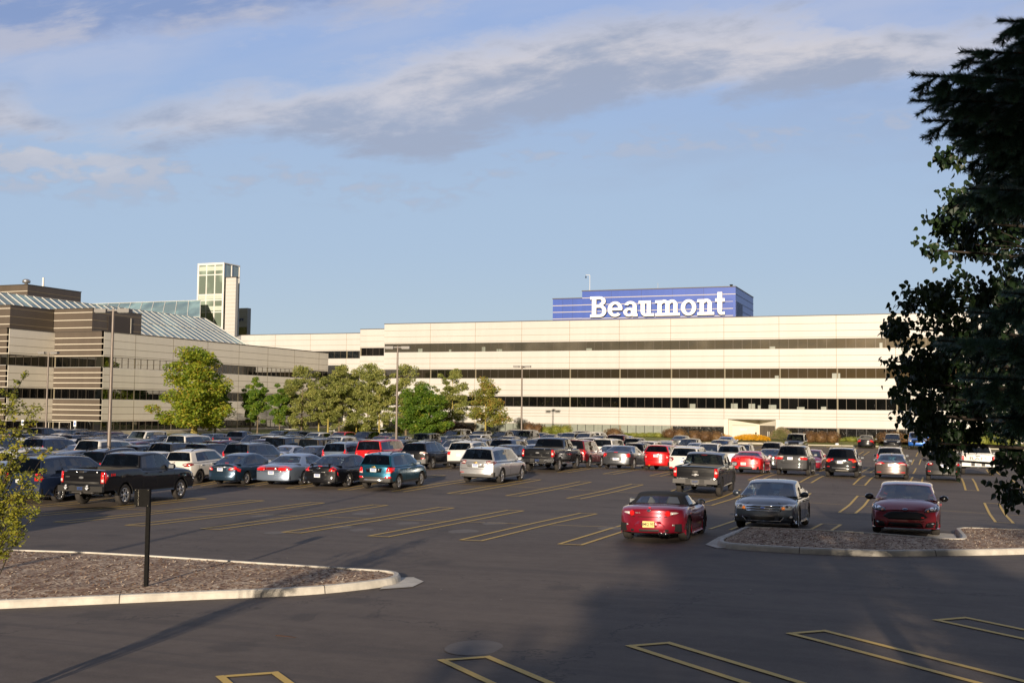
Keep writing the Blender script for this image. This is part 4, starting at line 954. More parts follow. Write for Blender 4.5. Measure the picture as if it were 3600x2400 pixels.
def make_shell(S):
    """returns (body bmesh-like MB, dict of glass MBs, meta)"""
    L, W, H = S['L'], S['W'], S['H']; shf, topf = tabf(S['sh']), tabf(S['top'])
    hs = 1.0
    yf = L/2 - S['fo']; yr = yf - S['wb']; wr = S['wr']; AR = wr*1.17
    ys = set([-1, -.985, -.96, -.92, -.86, .86, .92, .96, .985, 1])
    for c in (yf, yr):
        for k in range(11): ys.add((c + AR*math.cos(k*PI/10))*2/L)
    for k in range(-8, 9): ys.add(k/10.0)
    if 'bed' in S: ys.add(S['bed'][0]*2-1); ys.add(S['bed'][1]*2-1)
    ys = sorted(ys); yy = [ys[0]]
    for s_ in ys[1:]:
        if s_ - yy[-1] > 0.006 or s_ == 1: yy.append(s_)
    ys = [s_ for s_ in yy if -1 <= s_ <= 1]
    xs = [-1, -.97, -.9, -.75, -.5, -.2, 0, .2, .5, .75, .9, .97, 1]
    NI, NJ = len(ys), len(xs)
    tp, bw = S['taper'], S['bow']
    def place(s_, x, out=0.0):
        a = abs(s_)
        wd = W/2*(1 - tp*max(0, (a-.55)/.45)**2.6) - (0.0)
        # rounded plan corners
        y = s_*L/2 - math.copysign(bw*(a**6)*abs(x)**2.4, s_)
        return wd*x, y
    def zt(s_, x):
        t_ = (s_+1)/2; a, b_ = shf(t_), topf(t_)
        return a + (b_-a)*(1-abs(x)**3.2) - 0.015*abs(x)**8
    mb = MB(); idx = {}
    for i, s_ in enumerate(ys):
        for j, x in enumerate(xs):
            px_, py_ = place(s_, x*(1 - .02)); idx[i, j] = len(mb.v); mb.v.append((px_, py_, zt(s_, x)))
    tops = {}
    for i in range(NI-1):
        for j in range(NJ-1):
            tops[i, j] = len(mb.f)
            mb.f.append((idx[i, j], idx[i, j+1], idx[i+1, j+1], idx[i+1, j])); mb.m.append(0); mb.sm.append(True)
    # skirt, going round the outline
    ring = [(0, j) for j in range(NJ)] + [(i, NJ-1) for i in range(1, NI)] + [(NI-1, j) for j in range(NJ-2, -1, -1)] + [(i, 0) for i in range(NI-2, 0, -1)]
    qs = [0, .05, .16, .34, .52, .68, .82, .93, 1.0]
    sp_side = tabf(S.get('sprof', [(0, 0), (.08, .022), (.35, .040), (.6, .030), (.85, .020), (1, -.030)]))
    sp_end = tabf(S.get('eprof_r', [(0, 0), (.06, .02), (.4, .045), (.55, .035), (.62, .085), (.85, .085), (1, -.02)]))
    sp_front = tabf(S.get('eprof_f', [(0, 0), (.08, .05), (.35, .10), (.6, .13), (.85, .12), (1, .03)]))
    rows = []
    for q in qs:
        row = []
        for (i, j) in ring:
            s_, x = ys[i], xs[j]; bx_, by_ = mb.v[idx[i, j]][:2]
            zs = mb.v[idx[i, j]][2]
            if q == 0: row.append(idx[i, j]); continue
            zl = S['sill']
            if i == 0: zl = S.get('rb', S['sill']+.10)
            elif i == NI-1: zl = S.get('fb', S['sill']-.0)
            else:
                yv = s_*L/2
                e0 = S.get('rb', S['sill']+.10); 
                if yv < yr - AR: zl = e0
                for c in (yf, yr):
                    dy = yv-c
                    if abs(dy) <= AR+1e-4: zl = max(zl if abs(dy) > AR*.98 else 0.0, wr + math.sqrt(max(0, AR*AR-dy*dy))) if abs(dy) < AR*.985 else zl
            z = zs + (zl-zs)*q
            # reference height based lateral profile so creases run level
            qq = min(1, max(0, (zs - z)/max(.2, zs - S['sill'])))
            nx = ny = 0.0
            a = abs(s_); 
            if i == 0 or i == NI-1:
                pr = sp_end(qq) if i == 0 else sp_front(qq)
                ny = (-1 if i == 0 else 1)*pr*(1-.5*abs(x)**6); nx = math.copysign(sp_side(qq)*abs(x)**8, x)
            else:
                nx = math.copysign(sp_side(qq), x)
                if a > .93: ny = math.copysign((sp_end(qq) if s_ < 0 else sp_front(qq))*((a-.93)/.07)**2*.5, s_)
            row.append(len(mb.v)); mb.v.append((bx_+nx, by_+ny, z))
        rows.append(row)
    n = len(ring)
    clad = S.get('clad'); ch = S['sill'] + .16
    for k in range(len(qs)-1):
        for a in range(n):
            b_ = (a+1) % n
            f = (rows[k][a], rows[k+1][a], rows[k+1][b_], rows[k][b_])
            zc = sum(mb.v[v][2] for v in f)/4
            yc_ = sum(mb.v[v][1] for v in f)/4
            mi = 0
            if clad:
                if k >= len(qs)-2 or zc < ch: mi = 2
                if yc_ < -L/2+.25 and zc < S.get('cladr', .52): mi = 2
            mb.f.append(f); mb.m.append(mi); mb.sm.append(True)
    # arch lips (thin inward return) and under-body
    for k_, c in ((0, yf), (1, yr)):
        for sx in (-1, 1):
            N = 12; pts = []
            for k in range(N+1):
                a = k*PI/N; pts.append((c + AR*.99*math.cos(a), wr + AR*.99*math.sin(a)))
            xo, xi = sx*(W/2*(1-tp*max(0, (abs(c)*2/L-.55)/.45)**2.6)+.01), sx*(W/2-.30)
            vs = [(xo, p, z) for p, z in pts] + [(xi, p, z) for p, z in pts]
            mb.add(vs, [(k, k+1, N+2+k, N+1+k) for k in range(N)], 1)
    ub = S['sill']+.02
    mb.box((-W/2+.34, -L/2+.16, ub+.02), (W/2-.34, L/2-.14, shf(.5)-.22), 1)
    segs = [(-L/2+.16, yr-AR-.01, S.get('rb', S['sill']+.10)+.03), (yr+AR+.01, yf-AR-.01, ub), (yf+AR+.01, L/2-.14, ub)]
    for y0, y1, z0 in segs:
        if y1 > y0: mb.box((-W/2+.07, y0, z0), (W/2-.07, y1, z0+.20), 1)
    # bed
    meta = dict(yf=yf, yr=yr)
    if 'bed' in S:
        kill = []
        for (i, j), f in tops.items():
            tm0, tm1 = (ys[i]+1)/2, (ys[i+1]+1)/2
            if tm0 >= S['bed'][0]-1e-3 and tm1 <= S['bed'][1]+1e-3 and 1 <= j <= NJ-3: kill.append((i, j))
        i0, i1 = min(k[0] for k in kill), max(k[0] for k in kill)+1; j0, j1 = 1+0, NJ-2
        kf = set(tops[k] for k in kill)
        mb.f = [f for q, f in enumerate(mb.f) if q not in kf]; mb.m = [f for q, f in enumerate(mb.m) if q not in kf]; mb.sm = [f for q, f in enumerate(mb.sm) if q not in kf]
        edge = [(i0, j) for j in range(j0, j1+1)] + [(i, j1) for i in range(i0+1, i1+1)] + [(i1, j) for j in range(j1-1, j0-1, -1)] + [(i, j0) for i in range(i1-1, i0, -1)]
        b = len(mb.v)
        for e in edge:
            v = mb.v[idx[e]]; mb.v.append((v[0], v[1], v[2]-.5))
        m_ = len(edge)
        for a in range(m_):
            mb.f.append((idx[edge[a]], idx[edge[(a+1) % m_]], b+(a+1) % m_, b+a)); mb.m.append(2); mb.sm.append(False)
        y0, y1 = mb.v[b][1], ys[i1]*L/2
        mb.box((-W/2+.09, y0, shf(.2)-.52), (W/2-.09, y1, shf(.2)-.47), 2)
    # ---------------- greenhouse
    g0, g1 = (S['gb'][0]*2-1)*L/2, (S['gb'][1]*2-1)*L/2; r0, r1 = (S['gr'][0]*2-1)*L/2, (S['gr'][1]*2-1)*L/2
    ss = set([0, .04, .96, 1])
    for a, b_ in S['win']: ss |= {a, b_}
    ss |= {.2, .4, .5, .6, .8}; ss = sorted(ss); s2 = [ss[0]]
    for q in ss[1:]:
        if q - s2[-1] > .012: s2.append(q)
    ss = s2; gx = [-1, -.94, -.8, -.4, 0, .4, .8, .94, 1]
    WB = W/2 - .045; WR = W/2*S['tum']
    gi = {}; roofc = S.get('roofmat', 0)
    def wrf(s_): return WR*(1 - .05*abs(2*s_-1)**3 - S.get('rtaper', .05)*(1-s_)**2)
    zr_ = tabf(S.get('rz', [(0, H-.075), (.25, H-.02), (.5, H), (.8, H-.025), (1, H-.075)]))
    levels = [1.0, .95, .88, .5, .13, 0.0]
    rb_ = S.get('rbow', .10)
    G = {}
    for i, s_ in enumerate(ss):
        for j, x in enumerate(gx):
            y = r0 + (r1-r0)*s_ + (rb_*(1-x*x)*(1 if s_ == 1 else (-.6 if s_ == 0 else 0)))
            G[i, j] = len(mb.v); mb.v.append((wrf(s_)*.965*x, y, zr_(s_) - .035*abs(x)**3 - .012*abs(x)**10))
    for i in range(len(ss)-1):
        for j in range(len(gx)-1):
            mb.f.append((G[i, j], G[i, j+1], G[i+1, j+1], G[i+1, j])); mb.m.append(roofc); mb.sm.append(True)
    I, J = len(ss), len(gx)
    ring = [(0, j) for j in range(J)] + [(i, J-1) for i in range(1, I)] + [(I-1, j) for j in range(J-2, -1, -1)] + [(i, 0) for i in range(I-2, 0, -1)]
    rows = []
    for lv in levels:
        row = []
        for (i, j) in ring:
            s_, x = ss[i], gx[j]; top = mb.v[G[i, j]]
            if lv == 1.0: row.append(G[i, j]); continue
            yb = g0 + (g1-g0)*s_ + ((1-x*x)*.16*(1 if i == I-1 else 0) - (1-x*x)*.07*(1 if i == 0 else 0))
            t_ = (yb/L*2+1)/2
            zb = S['belt'] - .03 + (0.04 if i in (0, I-1) else 0) + S.get('beltrise', .03)*(1-s_)
            if i == I-1: zb = topf(min(1, max(0, t_))) - .02
            if i == 0: zb = max(S['belt'], topf(max(0, t_))) + S.get('rgb', -.02)
            xb = WB*x*(1 - .03*abs(2*s_-1)**4)
            if i in (0, I-1): xb = WB*x*.965
            r = lv; cv = 1 - (1-r)**1.12        # slight barrel
            yt, xt = top[1], top[0]/.965
            px_ = xb + (xt-xb)*cv; py_ = yb + (yt-yb)*r; pz_ = zb + (top[2]-.035-zb)*min(1, r/.95)
            if lv == .95: pz_ = top[2]-.022
            row.append(len(mb.v)); mb.v.append((px_, py_, pz_))
        rows.append(row)
    glass = {}
    def gadd(key, f):
        g = glass.setdefault(key, MB()); g.add([mb.v[v] for v in f], [(0, 1, 2, 3)], 0, True)
    nr = len(ring)
    for k in range(len(levels)-1):
        l0, l1 = levels[k], levels[k+1]
        for a in range(nr):
            b_ = (a+1) % nr; (ia, ja), (ib, jb) = ring[a], ring[b_]
            f = (rows[k][a], rows[k+1][a], rows[k+1][b_], rows[k][b_])
            isg = None
            inner = l0 <= .88+1e-6 and l1 >= .13-1e-6
            if ia == 0 and ib == 0:
                rr = (l0 <= .95 and l1 >= (.13 if not S.get('rgfull') else 0))
                if S.get('softtop'):
                    if l0 <= .88+1e-6 and l1 >= .13-1e-6 and max(abs(gx[ja]), abs(gx[jb])) <= .8+1e-6: isg = ('rear_window', 'r')
                elif rr and max(abs(gx[ja]), abs(gx[jb])) <= .94+1e-6: isg = ('rear_window', 'r')
            elif ia == I-1 and ib == I-1:
                if (l0 <= .95 and l1 >= 0.0) and max(abs(gx[ja]), abs(gx[jb])) <= .94+1e-6: isg = ('windshield', 'f')
            elif inner and (ja == jb):
                sa, sb = sorted((ss[ia], ss[ib]))
                for wi, (w0, w1) in enumerate(S['win']):
                    if sa >= w0-1e-6 and sb <= w1+1e-6: isg = ('side_window', (wi, ja))
            if isg: gadd(isg, f)
            else:
                mi = 0
                if ja == jb and inner and ss[min(ia, ib)] > S['win'][0][0]-1e-6 and ss[max(ia, ib)] < S['win'][-1][1]+1e-6: mi = 3   # dark pillars between windows
                if l1 >= .88-1e-6: mi = roofc
                if S.get('softtop'): mi = 4
                mb.f.append(f); mb.m.append(mi); mb.sm.append(True)
    meta.update(g0=g0, g1=g1, r0=r0, r1=r1, WR=WR, topf=topf, shf=shf)
    return mb, glass, meta

def subdiv_poly(poly, n=3):
    bm = bmesh.new(); vs = [bm.verts.new((p[0], p[1], 0)) for p in poly]; bm.faces.new(vs)
    bmesh.ops.triangulate(bm, faces=bm.faces); 
    bmesh.ops.subdivide_edges(bm, edges=bm.edges, cuts=n, use_grid_fill=True)
    bm.verts.index_update()
    v = [(a.co.x, a.co.y) for a in bm.verts]; f = [tuple(x.index for x in q.verts) for q in bm.faces]
    be = [tuple(x.index for x in e.verts) for e in bm.edges if len(e.link_faces) == 1]
    bm.free(); return v, f, be

PTHR = [0.5]
def patch(mb, bvh, poly, face, off=.008, mi=0, n=2, back=.03, L=5):
    """lay a polygon on the body skin. face: 'r','f' (x,z) or 's','t' (y,z; right / left side)"""
    v, f, be = subdiv_poly(poly, n)
    dirs = {'r': Vector((0, 1, 0)), 'f': Vector((0, -1, 0)), 's': Vector((-1, 0, 0)), 't': Vector((1, 0, 0))}; d = dirs[face]
    out = []
    for a, z in v:
        o = Vector((a, -L, z)) if face == 'r' else Vector((a, L, z)) if face == 'f' else Vector((3, a, z)) if face == 's' else Vector((-3, a, z))
        h, nn, _, _ = bvh.ray_cast(o, d)
        if face in 'rf':
            k_ = 0
            while (h is None or abs(h.y) < L/2 - PTHR[0]) and k_ < 14:      # ran over the edge on to the deck or bonnet: stay on the end face
                o.z -= .015; k_ += 1; h, nn, _, _ = bvh.ray_cast(o, d)
        if h is None:
            tgt = Vector((a, -L/2+.1, z)) if face == 'r' else Vector((a, L/2-.1, z)) if face == 'f' else Vector((1 if face == 's' else -1, a, z))
            h, nn, _, _ = bvh.find_nearest(tgt)
        if nn.dot(d) > 0: nn = -nn
        out.append(h + (nn*.6 - d*.4)*off*1.2)
    base = len(mb.v); mb.v += [tuple(p) for p in out]
    flip = face in ('f', 's')
    for q in f:
        ids = [base+i for i in q]
        mb.f.append(tuple(ids)); mb.m.append(mi); mb.sm.append(True)
    b2 = {}
    for e in be:
        for i in e:
            if i not in b2: b2[i] = len(mb.v); mb.v.append(tuple(out[i] + d*back))
        mb.f.append((base+e[0], base+e[1], b2[e[1]], b2[e[0]])); mb.m.append(mi); mb.sm.append(False)

def seamline(mb, bvh, pts, face, wd=.012, mi=1, L=5):
    for (a0, z0), (a1, z1) in zip(pts, pts[1:]):
        d = Vector((a1-a0, z1-z0)); ln = d.length; nrm = Vector((-d.y, d.x)).normalized()*wd/2; k = max(1, int(ln/.12))
        for q in range(k):
            p0 = Vector((a0, z0)) + d*(q/k); p1 = Vector((a0, z0)) + d*((q+1)/k)
            patch(mb, bvh, [tuple(p0-nrm), tuple(p1-nrm), tuple(p1+nrm), tuple(p0+nrm)], face, .003, mi, 0, .004, L)

WHEELS = {}
def wheel_meshes(wr, style, wid=.225, rr=.66):
    key = (round(wr, 3), style, round(rr, 2))
    if key in WHEELS: return WHEELS[key]
    t_ = MB(); h = wid/2; ri = wr*rr
    t_.lathe([(h-.03, ri), (h-.005, ri+.02), (h, (wr+ri)/2), (h-.012, wr-.025), (h-.045, wr-.004), (h-.08, wr), (-h+.08, wr), (-h+.03, wr-.01), (-h, wr-.05), (-h, ri)], 28)
    r_ = MB()
    r_.lathe([(h-.030, ri+.006), (h-.016, ri), (h-.022, ri-.018), (h-.07, ri-.03), (-h+.02, ri-.03)], 28, 0)
    r_.lathe([(h-.085, ri-.02), (h-.085, .001)], 28, 1)
    col = 0
    def spoke(a, w0, w1, x0=h-.022, x1=h-.04, r0=.05, r1=None):
        r1 = r1 or ri-.012
        c, q = math.cos(a), math.sin(a); e = Vector((0, c, q)); n_ = Vector((0, -q, c))
        pts = [e*r0-n_*w0, e*r1-n_*w1, e*r1+n_*w1, e*r0+n_*w0]
        vs = [Vector((x0 if i in (1, 2) else x0-.006, p.y, p.z)) for i, p in enumerate(pts)] + [Vector((x1-.02, p.y, p.z)) for p in pts]
        r_.add(vs, [(0,1,2,3), (0,4,5,1), (1,5,6,2), (2,6,7,3), (3,7,4,0)], col)
    if style == 0:       # five double spokes
        for k in range(5):
            for d_ in (-.16, .16): spoke(k*2*PI/5 + d_, .014, .022)
    elif style == 1:     # ten slim spokes / cover
        for k in range(10): spoke(k*2*PI/10, .016, .028)
    elif style == 2:     # six bold
        for k in range(6):
            for d_ in (-.13, .13): spoke(k*2*PI/6 + d_, .018, .026)
    elif style == 3:     # many fine (wire style)
        for k in range(20): spoke(k*2*PI/20, .008, .012)
    elif style == 4:     # five broad
        for k in range(5): spoke(k*2*PI/5, .035, .055)
    r_.lathe([(h-.05, .075), (h-.012, .062), (h-.006, .03), (h-.006, .001)], 16, 0)
    WHEELS[key] = (t_.mesh('wheel', ['tyre']), r_)
    return WHEELS[key]
RIMS = {}
def rim_mesh(wr, style, matn, rr=.66):
    key = (round(wr, 3), style, matn, round(rr, 2))
    if key not in RIMS:
        _, r_ = wheel_meshes(wr, style, rr=rr); RIMS[key] = r_.mesh('rim', [matn, 'rim_back'])
    return RIMS[key]

def build_car(S, paint, detail=2):
    """builds one vehicle at the origin, nose to +Y; returns the root Empty.  detail 2 = foreground, 1 = crowd"""
    L, W, H = S['L'], S['W'], S['H']
    PTHR[0] = S['bow'] + (.10 if S['base'] in ('sedan', 'pickup') else .42)
    root = empty(S.get('name', 'parked_car'))
    mb, glass, meta = make_shell(S)
    bvh = BVHTree.FromPolygons([Vector(v) for v in mb.v], mb.f)
    yf, yr, wr = meta['yf'], meta['yr'], S['wr']
    trim = S.get('trim', 'satin')
    # panel gaps on the body
    if detail >= 1:
        sill = S['sill']+.10
        doors = S.get('doors')
        if doors is None:
            g0, g1 = meta['g0'], meta['g1']; mid = g0+(g1-g0)*((S['win'][-2][1]+S['win'][-1][0])/2)
            fr = g0+(g1-g0)*.97; bk = g0+(g1-g0)*(S['win'][0][0]+.02 if len(S['win']) == 2 else (S['win'][0][1]+S['win'][1][0])/2) 
            doors = [fr, mid, bk]
        if detail >= 2:
            for f_ in 'st':
                for q, y in enumerate(doors):
                    zb = sill
                    y2 = y
                    pts = [(y2, S['belt']-.02), (y2, sill)]
                    if q == len(doors)-1 and y < yr + wr*1.3: pts = [(y2, S['belt']-.02), (y2, wr+.42), (yr+wr*1.2, wr+.12), (yr+wr*1.22, sill)]
                    seamline(mb, bvh, pts, f_, .014, 1, L)
                seamline(mb, bvh, [(doors[-1] if doors[-1] > yr+wr*1.25 else yr+wr*1.22, sill), (doors[0], sill)], f_, .012, 1, L)
        # boot / tailgate outline
        ro = S.get('hatchline')
        if ro and detail >= 2:
            for a, b_ in zip(ro, ro[1:]):
                seamline(mb, bvh, [a, b_], 'r', .014, 1, L); seamline(mb, bvh, [(-a[0], a[1]), (-b_[0], b_[1])], 'r', .014, 1, L)
        fo_ = S.get('hoodline')
        if fo_ and detail >= 2:
            for a, b_ in zip(fo_, fo_[1:]):
                seamline(mb, bvh, [a, b_], 'f', .012, 1, L); seamline(mb, bvh, [(-a[0], a[1]), (-b_[0], b_[1])], 'f', .012, 1, L)
    body = mb.build('body', [M('paint '+paint), M('underbody'), M(S.get('cladmat', 'plastic_dark')), M('black_paint_trim'), M('cloth_black')], root)
    body['base_paint'] = paint
    tint = S.get('tint', 'glass_tint'); clear = 'glass_clear'
    order = {}
    for (nm, key), g in glass.items():
        mt = clear
        if nm == 'rear_window': mt = S.get('rgmat', tint)
        if nm == 'side_window' and key[0] < len(S['win'])-1: mt = S.get('sgmat', tint)
        o = g.build(nm, mt, root)
    # interior
    im = S.get('seat', 'seat_dark'); it = MB(); bz = S['belt']
    g0, g1 = meta['g0'], meta['g1']
    it.box((-W/2+.16, max(g0+.1, -L/2+.3), .5), (W/2-.16, g1-.12, bz-.28), 0)
    it.box((-W/2+.14, g1-.42, bz-.3), (W/2-.14, g1-.08, bz-.04), 1)
    sw = .24
    rows_ = S.get('seatrows', [g0+(g1-g0)*.58, g0+(g1-g0)*.28])
    for y in rows_:
        for x in (-.36, .36):
            Mx = Matrix.Translation((x, y, 0)) @ Matrix.Rotation(R(12), 4, 'X')
            it.ball((0, 0, bz-.02), (sw, .10, .34), 8, 6, 0, Mx); it.ball((0, -.02, min(bz+.33, H-.22)), (.125, .06, .105), 8, 6, 0, Mx)
    if detail >= 2: it.lathe([(0, .17), (.02, .19), (.04, .17)], 14, 1, Matrix.Translation((-.36, g1-.52, bz-.03)) @ Matrix.Rotation(R(65), 4, 'X'), 'Z')
    it.build('interior', [im, 'seat_dark'], root)
    if S.get('softtop'):
        pass
    # lamps
    def mir(p): return [(-a, b_) for a, b_ in p]
    tl, tm = S['tail'], S.get('tailmat', 'tail_red'); tside = S['tside']
    zt0, zt1 = min(p[1] for p in tl), max(p[1] for p in tl)
    for sx in (1, -1):
        t_ = MB(); patch(t_, bvh, tl if sx > 0 else mir(tl), 'r', .012, 0, 2, .03, L)
        if tside > 0:
            zc = (zt0+zt1)/2; zz1 = min(zt1, meta['shf'](0.03)-.03)
            sp_ = S.get('tsidepoly') or [(-L/2+.06, zt0+.03), (-L/2+.06, zz1), (-L/2+tside, zz1-.02), (-L/2+tside+.12, (zt0+zz1)/2+.03), (-L/2+tside, zt0+.05)]
            patch(t_, bvh, sp_, 's' if sx > 0 else 't', .010, 0, 2, .03, L)
        for pl_, m_ in S.get('tailextra', []): patch(t_, bvh, pl_ if sx > 0 else mir(pl_), 'r', .018, m_, 1, .02, L)
        t_.build('taillight', [tm, 'tail_clear', 'amber', 'tail_red', 'head_dark', 'chrome'], root, True)
        h_ = MB(); hl = S['head']
        patch(h_, bvh, hl if sx > 0 else mir(hl), 'f', .010, 0, 2, .03, L)
        if S['hside'] > 0:
            z0, z1 = min(p[1] for p in hl), max(p[1] for p in hl); zz1 = min(z1+.03, meta['shf'](.96)-.02)
            patch(h_, bvh, [(L/2-.10, z0+.02), (L/2-.10, zz1), (L/2-S['hside'], zz1+.02), (L/2-S['hside']-.14, zz1+.03), (L/2-S['hside'], z0+.07)], 's' if sx > 0 else 't', .010, 0, 2, .03, L)
        for pl_, m_ in S.get('headextra', []): patch(h_, bvh, pl_ if sx > 0 else mir(pl_), 'f', .018, m_, 1, .02, L)
        h_.build('headlight', [S.get('headmat', 'head_lens'), 'head_bulb', 'amber', 'head_dark'], root, True)
    # grille, plates, badges
    g_ = MB(); patch(g_, bvh, S['grille'], 'f', .006, 0, 3, .02, L)
    for pl_, m_ in S.get('grillextra', []): patch(g_, bvh, pl_, 'f', .020, m_, 2, .03, L)
    g_.build('grille', ['grille_black', 'chrome', 'badge_blue', 'satin', 'gold'], root, True)
    if S.get('lowg'):
        g_ = MB(); patch(g_, bvh, S['lowg'], 'f', .006, 0, 3, .02, L)
        for pl_ in S.get('lowgx', []): patch(g_, bvh, pl_, 'f', .010, 0, 2, .02, L); patch(g_, bvh, mir(pl_), 'f', .010, 0, 2, .02, L)
        for pl_, m_ in S.get('lowgtrim', []): patch(g_, bvh, pl_, 'f', .016, m_, 1, .02, L); patch(g_, bvh, mir(pl_), 'f', .016, m_, 1, .02, L)
        g_.build('air_intake', ['grille_black', 'chrome', 'head_bulb'], root, True)
    cx, cz = S['plate']
    p_ = MB(); h, _, _, _ = bvh.ray_cast(Vector((cx, -L, cz)), Vector((0, 1, 0)))
    if h is not None:
        h2, _, _, _ = bvh.ray_cast(Vector((cx, -L, cz-.07)), Vector((0, 1, 0))); hh = min(h.y, h2.y if h2 else h.y)
        yy = hh-.022; pm = S.get('platemat', 'plate_white')
        p_.box((cx-.155, yy, cz-.08), (cx+.155, yy+.02, cz+.08), 0)
        pt = S.get('platetext')
        if pt:
            Mx = Matrix.Translation((cx, yy-.003, cz)) @ Matrix.Rotation(PI/2, 4, 'X')
            put_text(p_, pt, .105, Mx, 1, .002, .008, .92)
        if detail >= 2 and pm == 'plate_white': p_.box((cx-.13, yy-.003, cz+.045), (cx+.13, yy+.001, cz+.066), 1); 
        if detail >= 2 and pm == 'plate_white' and not pt:
            for q in range(6): p_.box((cx-.115+q*.040, yy-.003, cz-.035), (cx-.09+q*.040, yy+.001, cz+.03), 1)
        p_.build('license_plate', [pm, S.get('platemat2', 'plate_blue')], root)
    # chrome / black bars, emblems, lettering, extra patches: (name, face, polygon, material, offset)
    for it_ in (S.get('extra', []) if detail >= 2 or True else []):
        nm, f_, pl_, mt, off = it_[:5]
        e_ = MB(); polys = pl_ if isinstance(pl_[0][0], (tuple, list)) else [pl_]
        for q in polys: patch(e_, bvh, q, f_, off, 0, 2, .03, L)
        e_.build(nm, mt, root, True)
    for nm, f_, s_, a, z, size, mt, sx in S.get('letters', []):
        h = bvh.ray_cast(Vector((a, -L, z)) if f_ == 'r' else Vector((3, a, z)), Vector((0, 1, 0)) if f_ == 'r' else Vector((-1, 0, 0)))[0]
        if h is None: continue
        e_ = MB()
        if f_ == 'r': Mx = Matrix.Translation((a, h.y-.014, z)) @ Matrix.Rotation(PI/2, 4, 'X')
        else: Mx = Matrix.Translation((h.x+.012, a, z)) @ Matrix.Rotation(PI/2, 4, 'Z') @ Matrix.Rotation(PI/2, 4, 'X')
        put_text(e_, s_, size, Mx, 0, .004, 0 if size > .2 else .006, sx); e_.build(nm, mt, root)
    # door handles
    if detail >= 2:
        for q in range(S.get('nhandles', len(S['win'])-(1 if len(S['win']) > 2 else 0))):
            for f_ in 'st':
                y = (doors[q+1] if q+1 < len(doors) else doors[-1]) + .22; z = S['belt']-.13
                e_ = MB(); patch(e_, bvh, [(y-.09, z-.014), (y+.09, z-.014), (y+.09, z+.016), (y-.09, z+.016)], f_, .035, 0, 1, .03, L)
                e_.build('door_handle', S.get('handlemat') or M('paint '+paint), root, True)
    # mirrors
    for sx in (1, -1):
        e_ = MB(); my, mz = meta['g1']-.42 + S.get('mirdy', 0), S['belt']+.06; k = S.get('mirs', 1.0)
        e_.ball((sx*(W/2+.10*k), my, mz+.02), (.115*k, .065*k, .085*k), 10, 7, 0)
        e_.box((sx*(W/2-.06) if sx > 0 else sx*(W/2+.06), my-.02, mz-.05), (sx*(W/2+.06) if sx > 0 else sx*(W/2-.06), my+.04, mz-.01), 1)
        e_.box((sx*(W/2+.10*k)-.08*k, my-.066*k, mz-.035*k), (sx*(W/2+.10*k)+.08*k, my-.055*k, mz+.07*k), 2)
        e_.build('side_mirror', [M(S['mirmat']) if S.get('mirmat') else M('paint '+paint), 'plastic_dark', 'head_lens'], root)
    # wheels
    rr = S.get('rr', .66)
    wm, _ = wheel_meshes(wr, S['rim'], rr=rr); rm = rim_mesh(wr, S['rim'], S.get('rimmat', 'rim_silver'), rr)
    for y in (yf, yr):
        for sx in (1, -1):
            ins = W/2*S['taper']*max(0, (abs(y)*2/L-.55)/.45)**2.6
            o = inst('wheel', wm, root, (sx*(W/2-.118-ins*.5), y, wr), (0, 0, 0 if sx > 0 else PI))
            inst('rim', rm, o)
    # exhausts, rails, aerial, tow gear
    if S.get('exhaust'):
        for x in S['exhaust']:
            e_ = MB(); e_.lathe([(-L/2-.05, .035), (-L/2-.05, .045), (-L/2+.25, .045)], 12, 0, Matrix.Translation((x, 0, S.get('rb', S['sill']+.1)-.02)) @ Matrix.Rotation(PI/2, 4, 'Z'))
            e_.build('exhaust_pipe', S.get('exmat', 'satin'), root)
    if S.get('rails'):
        for sx in (1, -1):
            e_ = MB(); r0, r1 = meta['r0'], meta['r1']; xr = sx*(meta['WR']*.84); n_ = 7
            pts = [(xr, r0+.15+(r1-r0-.35)*k/n_, H-.02+(.05 if 0 < k < n_ else -.03)) for k in range(n_+1)]
            e_.tube(pts, .02, 6); e_.build('roof_rail', S['rails'], root)
    if S.get('antenna'):
        e_ = MB(); ay, kind_ = S['antenna']
        if kind_ == 'fin': e_.add([(-.02, ay-.1, H-.03), (.02, ay-.1, H-.03), (.02, ay+.12, H-.03), (-.02, ay+.12, H-.03), (0, ay-.09, H+.05), (0, ay-.02, H+.05)], [(0,1,4), (1,2,5,4), (2,3,5), (3,0,4,5)], 0)
        else: e_.tube([(0, ay, H-.05), (0, ay-.10, H+.30)], .006, 5)
        e_.build('antenna', [M('paint '+paint) if kind_ == 'fin' else M('rubber')], root)
    if S.get('spoiler'):
        e_ = MB(); y0, z0, w0, d0 = S['spoiler']
        e_.box((-w0, y0, z0), (w0, y0+d0, z0+.025), 0)
        if z0 > S['belt']+.14 and S['base'] == 'sedan': e_.box((-w0+.1, y0+.05, z0-.10), (-w0+.18, y0+.12, z0), 0); e_.box((w0-.18, y0+.05, z0-.10), (w0-.1, y0+.12, z0), 0)
        e_.build('spoiler', [M('paint '+paint)], root)
    zc = (S.get('stop') or (0, H-.115, .13))
    if zc:
        e_ = MB(); x0, z, wd = zc; yy = meta['r0'] - .02
        h = bvh.ray_cast(Vector((0.0, -L, z)), Vector((0, 1, 0)))[0]
        if h is not None: yy = h.y - .012
        e_.box((x0-wd, yy, z-.016), (x0+wd, yy+.03, z+.016), 0); e_.build('stop_lamp', 'tail_red', root)
